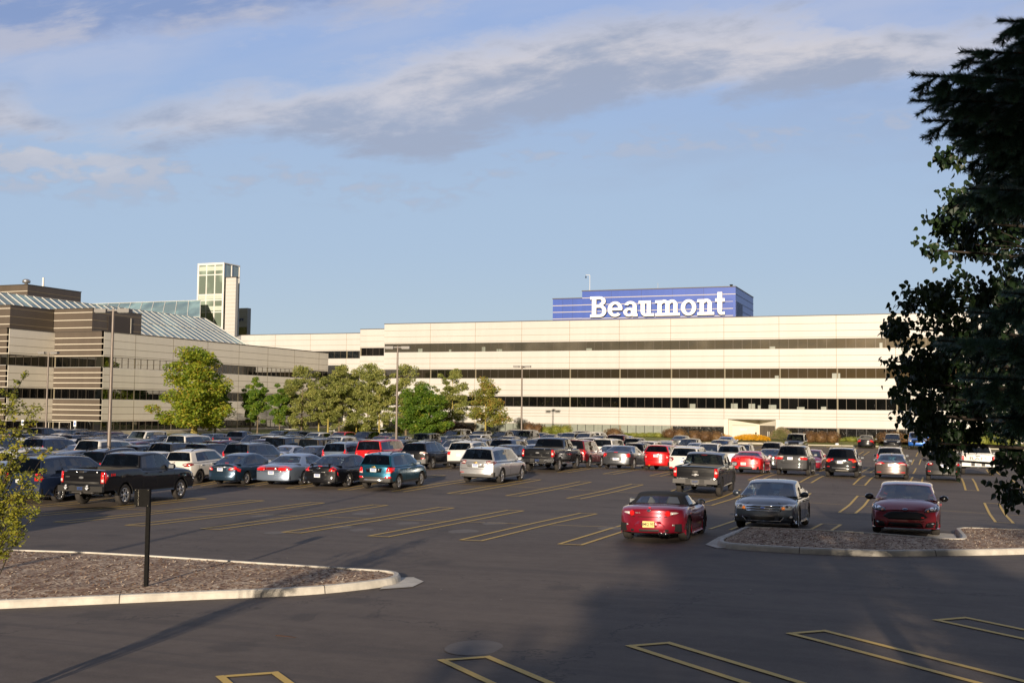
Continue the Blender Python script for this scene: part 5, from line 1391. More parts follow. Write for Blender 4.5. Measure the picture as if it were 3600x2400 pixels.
    if 'bed' in S and detail >= 1:
        e_ = MB(); zb = S.get('rb', .55)
        e_.box((-W/2+.02, -L/2-.11, zb-.03), (W/2-.02, -L/2+.02, zb+.17), 0)
        e_.box((-.42, -L/2-.125, zb+.0), (-.20, -L/2-.10, zb+.19), 1); e_.box((.20, -L/2-.125, zb+.0), (.42, -L/2-.10, zb+.19), 1)
        e_.build('rear_bumper', [S.get('bumpermat', 'plastic_dark'), 'plastic_dark'], root)
        e_ = MB(); e_.tube([(.0, -L/2-.05, zb-.10), (0, -L/2+.3, zb-.10)], .04, 8); e_.tube([(-.5, -L/2+.1, zb-.07), (.5, -L/2+.1, zb-.07)], .035, 8); e_.tube([(.45, -L/2+.02, zb-.07), (.45, -L/2+.9, zb-.10)], .04, 8)
        e_.build('tow_hitch', 'plastic_grey', root)
    return root

def kids(o): return list(o.children)
def copy_car(root, paint=None, lod=0):
    r = root.copy(); C.objects.link(r)
    for ch in kids(root):
        nm = ch.name.split('.')[0]
        if lod >= 2 and nm in ('license_plate', 'door_handle', 'air_intake', 'exhaust_pipe', 'antenna', 'tow_hitch', 'roof_rail', 'stop_lamp'): continue
        c = ch.copy(); C.objects.link(c); c.parent = r
        if lod < 2:
            for g in kids(ch):
                d = g.copy(); C.objects.link(d); d.parent = c
        if paint:
            for k, sl_ in enumerate(c.material_slots):
                if sl_.material and sl_.material.name.startswith('paint '):
                    sl_.link = 'OBJECT'; sl_.material = M('paint '+paint)
    return r
# ------------------------------------------------------------------ the individual foreground vehicles
def oval(cx, cz, a, b, n=10): return [(cx+a*math.cos(k*2*PI/n), cz+b*math.sin(k*2*PI/n)) for k in range(n)]
def bow(cx, cz, s): return [(cx-.16*s, cz-.02*s), (cx-.06*s, cz-.02*s), (cx-.06*s, cz-.055*s), (cx+.05*s, cz-.055*s), (cx+.06*s, cz-.02*s), (cx+.16*s, cz-.02*s), (cx+.16*s, cz+.02*s), (cx+.06*s, cz+.02*s), (cx+.06*s, cz+.055*s), (cx-.05*s, cz+.055*s), (cx-.06*s, cz+.02*s), (cx-.16*s, cz+.02*s)]
def bar(x0, x1, z0, z1): return [(x0, z0), (x1, z0), (x1, z1), (x0, z1)]
def paw(cx, cz):
    return [oval(cx, cz-.02, .042, .035, 8)] + [oval(cx+dx, cz+dz, .016, .02, 6) for dx, dz in ((-.05, .015), (-.02, .045), (.02, .045), (.05, .015))]
HERO = {}
HERO['crew_pickup'] = (spec('pickup', L=5.90, rim=2, rr=.62, rimmat='rim_silver', bumpermat='plastic_dark', exhaust=None, mirs=1.35, rb=.60,
   win=[(.06, .46), (.50, .94)], trim='plastic_dark',
   extra=[('badge', 'r', oval(0, 1.07, .105, .045), 'satin', .012), ('tailgate_lip', 'r', [bar(-.80, -.12, 1.24, 1.32), bar(.12, .80, 1.24, 1.32)], 'black_paint_trim', .03),
          ('tailgate_handle', 'r', bar(-.14, .14, 1.24, 1.31), 'plastic_dark', .02), ('bumper_ornament', 'r', paw(-.52, .70), 'plate_white', .16), ('bumper_ornament', 'r', paw(.42, .70), 'plate_white', .16),
          ('tailgate_crease', 'r', bar(-.78, .78, .84, .93), 'plastic_dark', .015), ('arch_trim', 's', [(-1.97, 1.12), (-1.62, 1.18), (-1.27, 1.10), (-1.30, 1.05), (-1.62, 1.12), (-1.94, 1.06)], 'plastic_dark', .02)],
   tailextra=[([(.87, .92), (.955, .92), (.955, 1.02), (.87, 1.02)], 1)],
   letters=[('lettering', 's', 'FX4', -2.45, 1.17, .13, 'tail_red', 1.2), ('lettering', 'r', 'LARIAT', -.62, 1.09, .06, 'satin', 1.0)]), 'black')
HERO['extended_cab_pickup'] = (spec('pickup', L=5.80, rim=1, rr=.60, bumpermat='chrome', mirs=1.3, rb=.58, gb=(.375, .745), gr=(.405, .645), win=[(.10, .30), (.36, .94)],
   extra=[('badge', 'r', oval(0, 1.10, .115, .048), 'satin', .012), ('tailgate_lip', 'r', bar(-.80, .80, 1.27, 1.33), 'black_paint_trim', .03), ('tailgate_crease', 'r', bar(-.75, .75, .83, .90), 'plastic_dark', .012)],
   tailextra=[([(.86, .99), (.965, .99), (.965, 1.10), (.86, 1.10)], 1)],
   letters=[('lettering', 'r', 'F-150', .62, 1.10, .07, 'satin', 1.0)]), 'black')
HERO['four_door_pickup'] = (spec('pickup', L=5.84, H=1.90, rim=2, rr=.58, rimmat='rim_dark', wr=.42, bumpermat='plastic_grey', mirs=1.35, rb=.62,
   sh=[(0, 1.32), (.02, 1.34), (.38, 1.34), (.40, 1.24), (.6, 1.22), (.80, 1.20), (.95, 1.14), (1, 1.0)], sgmat='glass_clear', rgmat='glass_clear',
   extra=[('bowtie_badge', 'r', bow(0, .98, 1.0), 'satin', .014), ('tailgate_handle', 'r', bar(-.13, .13, 1.05, 1.17), 'plastic_grey', .015), ('tailgate_lip', 'r', bar(-.84, .84, 1.245, 1.265), 'plastic_dark', .02), ('window_sticker', 'r', bar(-.66, -.56, 1.50, 1.60), 'plate_white', .01)],
   tailextra=[([(.86, 1.05), (.97, 1.05), (.97, 1.13), (.86, 1.13)], 1)],
   letters=[('lettering', 'r', 'SILVERADO', -.58, .80, .085, 'satin', 1.15), ('lettering', 'r', 'LT', .72, .80, .07, 'satin', 1.0)]), 'black')
HERO['quad_cab_pickup'] = (spec('pickup', L=5.80, H=1.92, rim=2, bumpermat='paint white', mirs=1.3, rb=.58, exhaust=(-.62, .62), exmat='rubber', tail=[(.86, 1.24), (.985, 1.24), (.985, .84), (.86, .84)], plate=(0, .66),
   extra=[('tailgate_handle', 'r', bar(-.15, .15, 1.22, 1.27), 'plastic_dark', .015), ('tailgate_crease', 'r', [bar(-.74, .74, .855, .870), bar(-.74, .74, 1.285, 1.298)], 'satin', .008)],
   letters=[('lettering', 'r', 'RAM', 0, 1.06, .31, 'letter_dark', 1.7)]), 'white')
HERO['small_white_suv'] = (spec('suv', L=4.10, W=1.77, H=1.66, wb=2.52, fo=.82, wr=.335, rim=2, rimmat='rim_dark', rails='plastic_dark', cladr=.58, win=[(.16, .46), (.50, .93)], gb=(.035, .765),
   tail=[(.36, .98), (.50, 1.03), (.80, 1.03), (.84, .94), (.72, .87), (.50, .87)], tailmat='tail_dark', tailextra=[([(.42, .96), (.55, .93), (.62, .99), (.48, 1.0)], 1), ([(.60, .90), (.70, .90), (.70, .98), (.62, .98)], 3)],
   plate=(-.10, .86), extra=[('badge', 'r', oval(-.1, 1.07, .05, .02), 'plastic_dark', .01), ('rear_reflector', 'r', [bar(.46, .68, .44, .52), bar(-.68, -.46, .44, .52)], 'tail_red', .02)],
   hatchline=[(.0, .68), (.62, .68), (.70, .80)]), 'pearl white')
HERO['compact_sedan'] = (spec('sedan', L=4.50, W=1.70, H=1.47, wb=2.60, fo=.88, wr=.315, rim=1, gb=(.12, .77), gr=(.29, .58), spoiler=(-2.16, 1.07, .56, .16), win=[(.06, .16), (.20, .52), (.56, .93)],
   tail=[(.45, .82), (.72, .99), (.84, 1.00), (.84, .86), (.60, .74), (.45, .76)], tailextra=[([(.50, .79), (.62, .86), (.72, .86), (.62, .77)], 1)], tside=.30, plate=(0, .80), stop=(0, 1.065, .10),
   hatchline=[(.0, .66), (.42, .66), (.44, .98)], eprof_r=[(0, 0), (.06, .02), (.4, .035), (.52, .03), (.6, .11), (.85, .11), (1, -.02)],
   extra=[('chrome_strip', 'r', bar(-.38, .38, .895, .92), 'satin', .012), ('badge', 'r', oval(0, .925, .045, .035), 'chrome', .02), ('lettering_strip', 'r', bar(.44, .60, .76, .775), 'chrome', .012)],
   letters=[('lettering', 'r', 'VERSA', -.48, .95, .055, 'satin', 1.0)]), 'slate blue')
HERO['full_size_sedan'] = (spec('sedan', L=5.38, W=1.98, H=1.44, wb=2.91, fo=1.05, wr=.335, rim=3, gb=(.21, .745), gr=(.325, .575), belt=.95, tum=.74, taper=.10, rgmat='glass_clear', sgmat='glass_clear', seat='seat_beige',
   sh=[(0, .88), (.10, .95), (.3, .94), (.6, .93), (.8, .90), (.95, .80), (1, .66)], top=[(0, .94), (.04, 1.00), (.18, 1.04), (.35, 1.0), (.6, .98), (.72, 1.01), (.9, .93), (.98, .76), (1, .68)],
   tail=[(.38, .96), (.60, .97), (.68, 1.03), (.86, .98), (.89, .78), (.80, .74), (.38, .76)], tside=.26, plate=(0, .66), win=[(.05, .44), (.50, .95)], stop=(0, 1.10, .12),
   extra=[('chrome_strip', 'r', bar(-.86, .86, .70, .72), 'chrome', .02), ('reflector_bar', 'r', bar(-.38, .38, .78, .92), 'tail_dark', .01)], hatchline=[(.0, .745), (.75, .745)]), 'silver blue')
HERO['black_sedan_spoiler'] = (spec('sedan', L=5.09, W=1.85, H=1.49, wb=2.81, fo=1.02, wr=.335, rim=0, gb=(.125, .76), gr=(.285, .585), rgmat='glass_clear', sgmat='glass_clear', seat='plastic_grey', spoiler=(-2.44, 1.115, .60, .18),
   tail=[(.50, .80), (.60, 1.0), (.70, 1.02), (.86, .86), (.87, .80)], tside=.28, plate=(-.05, .60), stop=(0, 1.02, .10), exhaust=(-.55, .52), exmat='rim_silver', rr=.70, handlemat='chrome', win=[(.07, .48), (.53, .95)],
   extra=[('chrome_strip', 'r', bar(-.88, .88, .745, .785), 'chrome', .02), ('bowtie_badge', 'r', bow(-.02, .93, .55), 'chrome', .014)], hatchline=[(.0, .70), (.70, .70)],
   letters=[('lettering', 'r', 'IMPALA', -.40, .84, .05, 'satin', 1.0)]), 'black')
HERO['small_blue_suv'] = (spec('suv', L=4.25, W=1.78, H=1.66, wb=2.555, fo=.86, wr=.335, rim=4, rails='rubber', cladr=.56, win=[(.12, .46), (.51, .94)], antenna=(-1.55, 'fin'),
   tail=[(.58, .76), (.62, .98), (.74, 1.06), (.84, 1.06), (.86, .86), (.80, .76)], tailextra=[([(.60, .77), (.78, .77), (.78, .83), (.60, .82)], 1)], tside=.20, plate=(-.02, .90), handlemat='chrome',
   extra=[('plate_recess', 'r', [(-.42, .98), (-.38, .80), (.36, .80), (.40, .98)], 'black_paint_trim', .004), ('bowtie_badge', 'r', bow(-.02, 1.04, .62), 'gold', .016), ('rear_reflector', 'r', [bar(.56, .80, .54, .62), bar(-.80, -.56, .54, .62)], 'tail_red', .02),
          ('skid_plate', 'r', [(-.52, .42), (.52, .42), (.46, .50), (-.46, .50)], 'rim_silver', .03)], hatchline=[(.0, .64), (.54, .64), (.60, .74)]), 'teal blue')
HERO['black_suv_cladding'] = (spec('suv', L=4.62, W=1.86, H=1.69, wb=2.70, fo=.90, wr=.37, rim=4, rimmat='rim_silver', rails='rubber', cladr=.64, cladmat='plastic_grey', win=[(.07, .24), (.28, .60), (.64, .94)],
   tail=[(.46, 1.02), (.52, 1.09), (.84, 1.07), (.87, .96), (.50, .96)], tailmat='tail_clear', tailextra=[([(.70, .97), (.84, .97), (.84, 1.05), (.70, 1.06)], 3)], plate=(-.06, .84),
   extra=[('rear_reflector', 'r', [bar(.56, .78, .66, .71), bar(-.78, -.56, .66, .71)], 'tail_red', .02), ('skid_plate', 'r', bar(-.40, .40, .36, .40), 'satin', .03)], hatchline=[(.0, .72), (.52, .72), (.58, .90)]), 'black')
HERO['silver_crossover'] = (spec('suv', L=5.17, W=1.99, H=1.79, wb=3.02, fo=1.0, wr=.37, rim=0, rails='plastic_grey', antenna=(-1.9, 'fin'), cladr=.54, cladmat='plastic_grey', win=[(.04, .26), (.28, .56), (.60, .94)], rgmat='glass_tint', rtaper=.10,
   sh=[(0, 1.04), (.3, 1.04), (.6, 1.0), (.78, .98), (.92, .90), (1, .76)], belt=1.08, top=[(0, 1.14), (.06, 1.12), (.3, 1.08), (.6, 1.08), (.76, 1.14), (.90, 1.03), (.97, .88), (1, .78)],
   tail=[(.50, 1.13), (.88, 1.16), (.93, 1.10), (.90, .98), (.58, .97)], tailmat='tail_dark', tailextra=[([(.58, 1.02), (.84, 1.04), (.86, 1.10), (.57, 1.09)], 1)], plate=(-.02, .90), platemat='plate_white',
   extra=[('chrome_surround', 'r', [(-.56, 1.04), (-.42, .82), (.42, .82), (.56, 1.04), (.44, 1.08), (-.44, 1.08)], 'satin', .006), ('plate_recess', 'r', [(-.46, 1.0), (-.36, .85), (.36, .85), (.46, 1.0)], 'paint silver', .010), ('bowtie_badge', 'r', bow(-.02, 1.045, .7), 'gold', .022),
          ('rear_reflector', 'r', [bar(.62, .84, .555, .58), bar(-.84, -.62, .555, .58)], 'tail_red', .02)], hatchline=[(.0, .74), (.82, .74), (.84, .95)]), 'silver')
HERO['red_old_suv'] = (spec('suv', L=4.87, W=1.86, H=1.80, wb=2.87, fo=.92, wr=.375, rim=0, win=[(.04, .26), (.30, .58), (.62, .94)], sgmat='glass_tint', gr=(.055, .62), top=[(0, 1.10), (.06, 1.08), (.3, 1.05), (.6, 1.05), (.74, 1.12), (.92, 1.06), (.98, .92), (1, .80)],
   tail=[(.72, 1.10), (.84, 1.08), (.88, .98), (.84, .78), (.74, .80)], plate=(0, .80), exhaust=(.45,), extra=[('window_sticker', 'r', bar(.30, .44, 1.58, 1.66), 'hc_blue', .02), ('rear_bumper_step', 'r', bar(-.84, .84, .60, .66), 'plastic_grey', .03)]), 'dark red')
HERO['large_grey_sedan'] = (spec('sedan', L=5.04, W=1.90, H=1.49, wb=3.05, fo=.90, wr=.355, rim=0, rr=.74, gb=(.13, .735), gr=(.285, .575), belt=1.0, tum=.75, rgmat='glass_tint',
   sh=[(0, .98), (.10, 1.02), (.3, 1.0), (.6, .98), (.8, .94), (.95, .86), (1, .70)], top=[(0, 1.04), (.03, 1.10), (.15, 1.10), (.3, 1.04), (.6, 1.02), (.70, 1.06), (.9, .98), (.97, .84), (1, .74)],
   tail=[(.70, 1.05), (.84, 1.05), (.88, .76), (.72, .74)], tside=.06, plate=(-.02, .62), stop=(0, 1.04, .12), exhaust=(-.58, .58), exmat='chrome',
   extra=[('chrome_strip', 'r', [bar(-.88, -.60, .715, .745), bar(.60, .88, .715, .745)], 'chrome', .02), ('wing_badge', 'r', [(-.24, .955), (0, .93), (.24, .955), (0, .965)], 'chrome', .012), ('plate_recess', 'r', bar(-.34, .34, .54, .70), 'satin', .004)], hatchline=[(.0, .735), (.66, .735), (.68, 1.05)]), 'grey')
HERO['red_retro_wagon'] = (spec('suv', L=4.47, W=1.76, H=1.61, wb=2.63, fo=.88, wr=.33, rim=0, clad=False, win=[(.08, .26), (.30, .56), (.60, .92)], tum=.76, rc=.1, taper=.18, bow=.24,
   tail=oval(.66, .90, .085, .10), tside=0, tailextra=[(oval(.66, .82, .05, .04), 1)], plate=(0, .90), exhaust=(-.45,), exmat='gold', rb=.30,
   extra=[('chrome_strip', 'r', bar(-.30, .30, 1.0, 1.025), 'chrome', .015), ('bowtie_badge', 'r', bow(0, 1.01, .35), 'gold', .025)], hatchline=[(.0, .62), (.60, .62), (.60, 1.0)]), 'red')
HERO['white_compact_suv'] = (spec('suv', L=4.52, W=1.84, H=1.68, wb=2.69, fo=.90, wr=.35, rim=0, win=[(.07, .24), (.28, .58), (.62, .94)], rails=None, antenna=(-1.4, 'rod'), tail=[(.54, .98), (.66, 1.06), (.84, 1.04), (.86, .86), (.64, .84)], tailmat='tail_dark', tailextra=[([(.66, .88), (.80, .88), (.80, .95), (.68, .96)], 1)],
   plate=(-.02, .84), extra=[('badge', 'r', oval(0, 1.02, .07, .03), 'badge_blue', .012), ('rear_reflector', 'r', [bar(.60, .80, .44, .52), bar(-.80, -.60, .44, .52)], 'tail_red', .02)]), 'white')
HERO['red_coupe'] = (spec('sedan', L=4.84, W=1.92, H=1.37, wb=2.85, fo=.95, wr=.36, rim=0, rr=.76, gb=(.13, .70), gr=(.27, .52), belt=.96, tum=.72, taper=.12, rgmat='glass_clear', sgmat='glass_clear',
   sh=[(0, .92), (.10, .98), (.25, 1.0), (.45, .93), (.6, .92), (.8, .92), (.95, .80), (1, .62)], top=[(0, .98), (.03, 1.04), (.15, 1.05), (.3, 1.0), (.6, .96), (.70, 1.0), (.9, .90), (.97, .74), (1, .66)], win=[(.28, .46), (.50, .92)],
   tail=[(.30, .83), (.46, .83), (.46, .95), (.28, .95)], tside=0, tailmat='tail_dark', tailextra=[([(.52, .83), (.72, .83), (.72, .95), (.52, .95)], 3), ([(.33, .855), (.43, .855), (.43, .925), (.33, .925)], 3)],
   plate=(-.12, .60), platemat='plate_white', platemat2='plate_yellow', exhaust=(.58,), exmat='chrome', stop=None, spoiler=(-2.40, 1.055, .58, .10),
   extra=[('diffuser', 'r', bar(-.78, .78, .30, .44), 'plastic_dark', .02), ('bowtie_badge', 'r', bow(0, .90, .62), 'paint red', .02), ('side_marker', 'r', [bar(-.72, -.62, .66, .69), bar(.62, .72, .66, .69)], 'tail_clear', .01)]), 'red')
HERO['dark_three_row_suv'] = (spec('suv', L=5.07, W=1.93, H=1.80, wb=3.04, fo=.95, wr=.385, rim=0, clad=False, rb=.40, win=[(.04, .26), (.29, .58), (.62, .94)], belt=1.12, sh=[(0, 1.08), (.3, 1.08), (.6, 1.06), (.8, 1.02), (.95, .94), (1, .80)],
   top=[(0, 1.14), (.05, 1.14), (.3, 1.12), (.6, 1.12), (.73, 1.17), (.92, 1.08), (.98, .94), (1, .84)],
   tail=[(.48, 1.12), (.88, 1.11), (.90, .98), (.86, .93), (.52, .95)], tside=.22, tailextra=[([(.47, 1.07), (.86, 1.07), (.86, 1.13), (.47, 1.13)], 1)], plate=(-.08, 1.01), exhaust=(-.60, .60), exmat='chrome',
   extra=[('wiper', 'r', [(.05, 1.27), (.40, 1.23), (.40, 1.24), (.05, 1.285)], 'rubber', .03), ('license_lamp', 'r', bar(-.66, -.40, .875, .89), 'satin', .01)], hatchline=[(.0, .70), (.52, .72), (.62, .80)]), 'gunmetal')
HERO['black_chrome_suv'] = (spec('suv', L=4.71, W=1.85, H=1.72, wb=2.86, fo=.90, wr=.36, rim=0, rr=.72, clad=False, rb=.40, rails='satin', antenna=(-1.6, 'rod'), win=[(.07, .24), (.28, .58), (.62, .94)],
   tail=[(.42, 1.08), (.84, 1.07), (.89, .92), (.66, .86), (.62, .97), (.42, 1.0)], tside=.20, tailextra=[([(.74, .92), (.82, .91), (.82, 1.02), (.74, 1.02)], 2)], plate=(-.05, .88), exhaust=(-.60, .60), exmat='rubber',
   extra=[('chrome_bar', 'r', [(-.58, .93), (.58, .93), (.52, 1.01), (-.52, 1.01)], 'chrome', .014), ('plate_recess', 'r', [(-.34, .93), (-.27, .80), (.17, .80), (.24, .93)], 'satin', .004), ('rear_reflector', 'r', [bar(.62, .78, .60, .635), bar(-.78, -.62, .60, .635)], 'tail_red', .02),
          ('bumper_strip', 'r', bar(-.50, .50, .53, .56), 'satin', .02), ('muffler', 'r', bar(-.30, .42, .37, .42), 'concrete_pale', .02)], hatchline=[(.0, .66), (.54, .66), (.62, .84)]), 'black')
HERO['taupe_sedan'] = (spec('sedan', L=4.56, W=1.80, H=1.44, wb=2.70, fo=.88, wr=.325, rim=0, gb=(.09, .79), gr=(.26, .57), rgmat='glass_cyan', sgmat='glass_clear', antenna=(-1.0, 'fin'), win=[(.10, .20), (.24, .54), (.58, .93)],
   tail=[(.30, .88), (.50, .98), (.80, .96), (.84, .84), (.62, .82), (.45, .88)], tside=.28, tailextra=[([(.48, .85), (.78, .84), (.78, .88), (.52, .90)], 1)], plate=(0, .80), stop=None,
   extra=[('chrome_strip', 'r', bar(-.10, .10, .955, .985), 'chrome', .014), ('rear_reflector', 'r', [bar(.52, .76, .38, .42), bar(-.76, -.52, .38, .42)], 'tail_red', .02)], hatchline=[(.0, .70), (.46, .70), (.52, .82)]), 'taupe')
HERO['dark_grey_crossover'] = (spec('suv', L=4.53, W=1.84, H=1.68, wb=2.69, fo=.90, wr=.35, rim=0, cladr=.56, win=[(.07, .24), (.28, .58), (.62, .94)], tail=[(.52, .94), (.60, 1.03), (.84, 1.01), (.86, .88), (.62, .87)], tailmat='tail_dark', tailextra=[([(.60, .94), (.72, .94), (.72, 1.0), (.60, 1.0)], 1), ([(.74, .90), (.84, .90), (.84, .97), (.74, .97)], 3)],
   plate=(0, .86), exhaust=(-.52, .52), exmat='rubber', extra=[('skid_plate', 'r', [(-.60, .38), (.60, .38), (.50, .50), (-.50, .50)], 'plastic_grey', .03), ('rear_reflector', 'r', [bar(.66, .82, .52, .57), bar(-.82, -.66, .52, .57)], 'tail_red', .02)], hatchline=[(.0, .66), (.56, .66), (.62, .86)]), 'dark grey')
HERO['convertible'] = (spec('sedan', L=3.93, W=1.735, H=1.235, wb=2.31, fo=.80, wr=.315, sill=.16, rb=.24, rim=1, rr=.72, rimmat='rim_dark', taper=.20, bow=.26, gb=(.265, .665), gr=(.335, .535), belt=.86, tum=.76, roofmat=4, softtop=True, rtaper=.03, rz=[(0, 1.17), (.3, 1.225), (.6, 1.235), (1, 1.19)],
   sh=[(0, .80), (.12, .86), (.25, .88), (.4, .82), (.6, .80), (.75, .83), (.9, .74), (1, .56)], top=[(0, .84), (.05, .90), (.15, .93), (.28, .94), (.4, .86), (.6, .86), (.70, .90), (.9, .78), (1, .60)],
   win=[(.22, .28), (.30, .95)], rgmat='glass_vinyl', sgmat='glass_clear', seat='seat_beige', seatrows=[-.35], sprof=[(0, 0), (.10, .03), (.4, .055), (.7, .03), (.9, 0), (1, -.05)], eprof_r=[(0, 0), (.08, .015), (.35, .02), (.45, .06), (.75, .07), (1, -.02)],
   tail=oval(.475, .735, .072, .072, 12), tside=0, tailextra=[([(.54, .70), (.68, .725), (.73, .745), (.66, .765), (.54, .77)], 1)], plate=(0, .46), platemat='plate_yellow', platemat2='rubber', platetext='BMQ 957', exhaust=(.30, .42), exmat='chrome', stop=(0, .875, .03), mirmat='black_paint_trim', mirs=.95, doors=[.62, -.55],
   antenna=None, extra=[('plate_recess', 'r', [(-.42, .395), (.42, .395), (.30, .535), (-.30, .535)], 'paint cherry red', .004), ('badge', 'r', [(-.06, .80), (0, .765), (.06, .80), (.03, .835), (-.03, .835)], 'chrome', .014), ('rear_reflector', 'r', [bar(.58, .64, .42, .46), bar(-.64, -.58, .42, .46)], 'satin', .02),
      ('diffuser', 'r', bar(-.50, .50, .27, .33), 'plastic_dark', .01)], hatchline=[(.0, .645), (.42, .645), (.60, .69)],
   letters=[('lettering', 'r', 'MX-5', -.30, .745, .045, 'satin', 1.2), ('lettering', 'r', 'MIATA', .28, .745, .035, 'satin', 1.2)]), 'cherry red')
HERO['grey_sedan_nose_out'] = (spec('sedan', L=4.84, W=1.834, H=1.445, wb=2.728, fo=.97, wr=.33, rim=0, seat='plastic_grey', sgmat='glass_clear', rgmat='glass_clear', antenna=(-1.05, 'rod'), win=[(.08, .20), (.24, .54), (.58, .93)], mirs=1.05,
   top=[(0, .98), (.05, 1.04), (.17, 1.05), (.3, .98), (.6, .95), (.74, .99), (.88, .93), (.965, .84), (1, .74)], sh=[(0, .88), (.10, .92), (.3, .90), (.6, .88), (.78, .86), (.92, .80), (1, .70)],
   head=[(.46, .60), (.50, .72), (.84, .79), (.88, .70), (.78, .60)], headmat='head_lens', hside=.30, headextra=[(oval(.76, .705, .055, .048), 0), ([(.50, .61), (.60, .60), (.62, .66), (.55, .70)], 2), (oval(.66, .69, .04, .04), 3)],
   grille=[(-.50, .55), (.50, .55), (.54, .72), (-.54, .72)], grillextra=[(bar(-.56, .56, .685, .725), 1), (bar(-.52, .52, .62, .655), 1), (bar(-.48, .48, .555, .59), 1), (oval(0, .645, .085, .035), 1), (oval(0, .645, .07, .026), 2)],
   lowg=[(-.50, .29), (.50, .29), (.58, .40), (-.58, .40)], lowgx=[[(.66, .34), (.86, .34), (.88, .48), (.74, .44)]], lowgtrim=[([(.845, .33), (.865, .33), (.885, .49), (.865, .49)], 2), ([(-.0, .275), (.50, .275), (.60, .40), (.58, .40), (.49, .29), (0, .288)], 1), (oval(.78, .40, .04, .04), 2)],
   hoodline=[(.42, .80), (.50, .74), (.0, .735)], extra=[('side_marker', 'f', [bar(.90, .93, .50, .53)], 'amber', .01)], fb=.24), 'steel grey')
HERO['ruby_hatchback'] = (spec('hatch', L=4.36, W=1.823, H=1.484, wb=2.65, fo=.90, wr=.33, rim=0, rr=.72, roofmat=0, mirmat='black_paint_trim', mirs=1.1, seat='seat_dark', win=[(.10, .22), (.26, .56), (.60, .93)], sgmat='glass_tint',
   top=[(0, 1.00), (.08, 1.00), (.3, .96), (.6, .96), (.765, 1.01), (.88, .95), (.955, .85), (1, .72)], sh=[(0, .92), (.3, .92), (.6, .89), (.78, .88), (.92, .82), (1, .68)],
   head=[(.50, .66), (.55, .74), (.80, .84), (.87, .86), (.87, .76), (.72, .67), (.60, .64)], headmat='head_dark', hside=.40, headextra=[(oval(.70, .745, .055, .045), 1), ([(.76, .70), (.78, .70), (.82, .77), (.80, .80), (.78, .76)], 1), (oval(.60, .69, .03, .025), 2)],
   grille=[(-.60, .52), (-.42, .44), (.42, .44), (.60, .52), (.46, .62), (.30, .66), (-.30, .66), (-.46, .62)], grillextra=[(oval(0, .715, .075, .030), 3), (oval(0, .715, .062, .022), 2)],
   lowg=[(-.46, .25), (.46, .25), (.42, .36), (-.42, .36)], lowgx=[[(.52, .24), (.84, .24), (.86, .36), (.74, .40), (.56, .36)]], lowgtrim=[(oval(.72, .35, .035, .018), 2)],
   extra=[('bumper_blade', 'f', [[(.45, .22), (.49, .21), (.50, .40), (.47, .40)], [(-.45, .22), (-.49, .21), (-.50, .40), (-.47, .40)]], 'paint ruby', .03), ('emblem', 'f', bar(-.50, -.42, .49, .52), 'tail_red', .02)],
   hoodline=[(.36, .70), (.30, .69), (0, .685)], fb=.20), 'ruby')
# crowd specs: lighter detail
CROWD = {k: spec(k) for k in BASE}
CROWD['sedan'].update(rgmat='glass_clear', sgmat='glass_clear', seat='plastic_grey')
CROWD['hatch'].update(rgmat='glass_tint', sgmat='glass_clear')
CROWD['van'].update(rails='satin'); CROWD['suv'].update(rails='rubber')
CROWD['suv2'] = spec('suv', L=4.85, W=1.92, H=1.75, wb=2.88, clad=False, rb=.38, win=[(.04, .26), (.29, .58), (.62, .94)], rails='satin', tail=[(.70, 1.30), (.82, 1.28), (.90, 1.02), (.88, .88), (.62, .88), (.62, 1.0), (.74, 1.04)], grille=[(-.55, .56), (.55, .56), (.50, .90), (-.50, .90)])
CROWD['sedan2'] = spec('sedan', L=4.65, W=1.80, H=1.43, gb=(.14, .78), gr=(.33, .58), rgmat='glass_clear', sgmat='glass_clear', tail=[(.40, .86), (.82, .95), (.87, .88), (.70, .78), (.40, .80)])
# ------------------------------------------------------------------ parked vehicles
def settle(r, u, v, rz):
    r.scale = (1, LSC, 1)
    z = lot(u, v); ca, sa = math.cos(rz), math.sin(rz)
    zf, zb = lot(u-sa*1.4, v+ca*1.4), lot(u+sa*1.4, v-ca*1.4); zr_, zl = lot(u+ca*.8, v+sa*.8), lot(u-ca*.8, v-sa*.8)
    r.location = (u, v, (zf+zb)/2 + .008); r.rotation_mode = 'XYZ'
    r.rotation_euler = (math.atan2(zf-zb, 2.8), -math.atan2(zr_-zl, 1.6), rz)
def slotu(row, k): return U0[row] + k*PIT + HP + (PIT-HP)/2
def rowv(row, half): return VN[row] + D_*(.5+half)
GH = 'parked cars'
LSC = 0.92
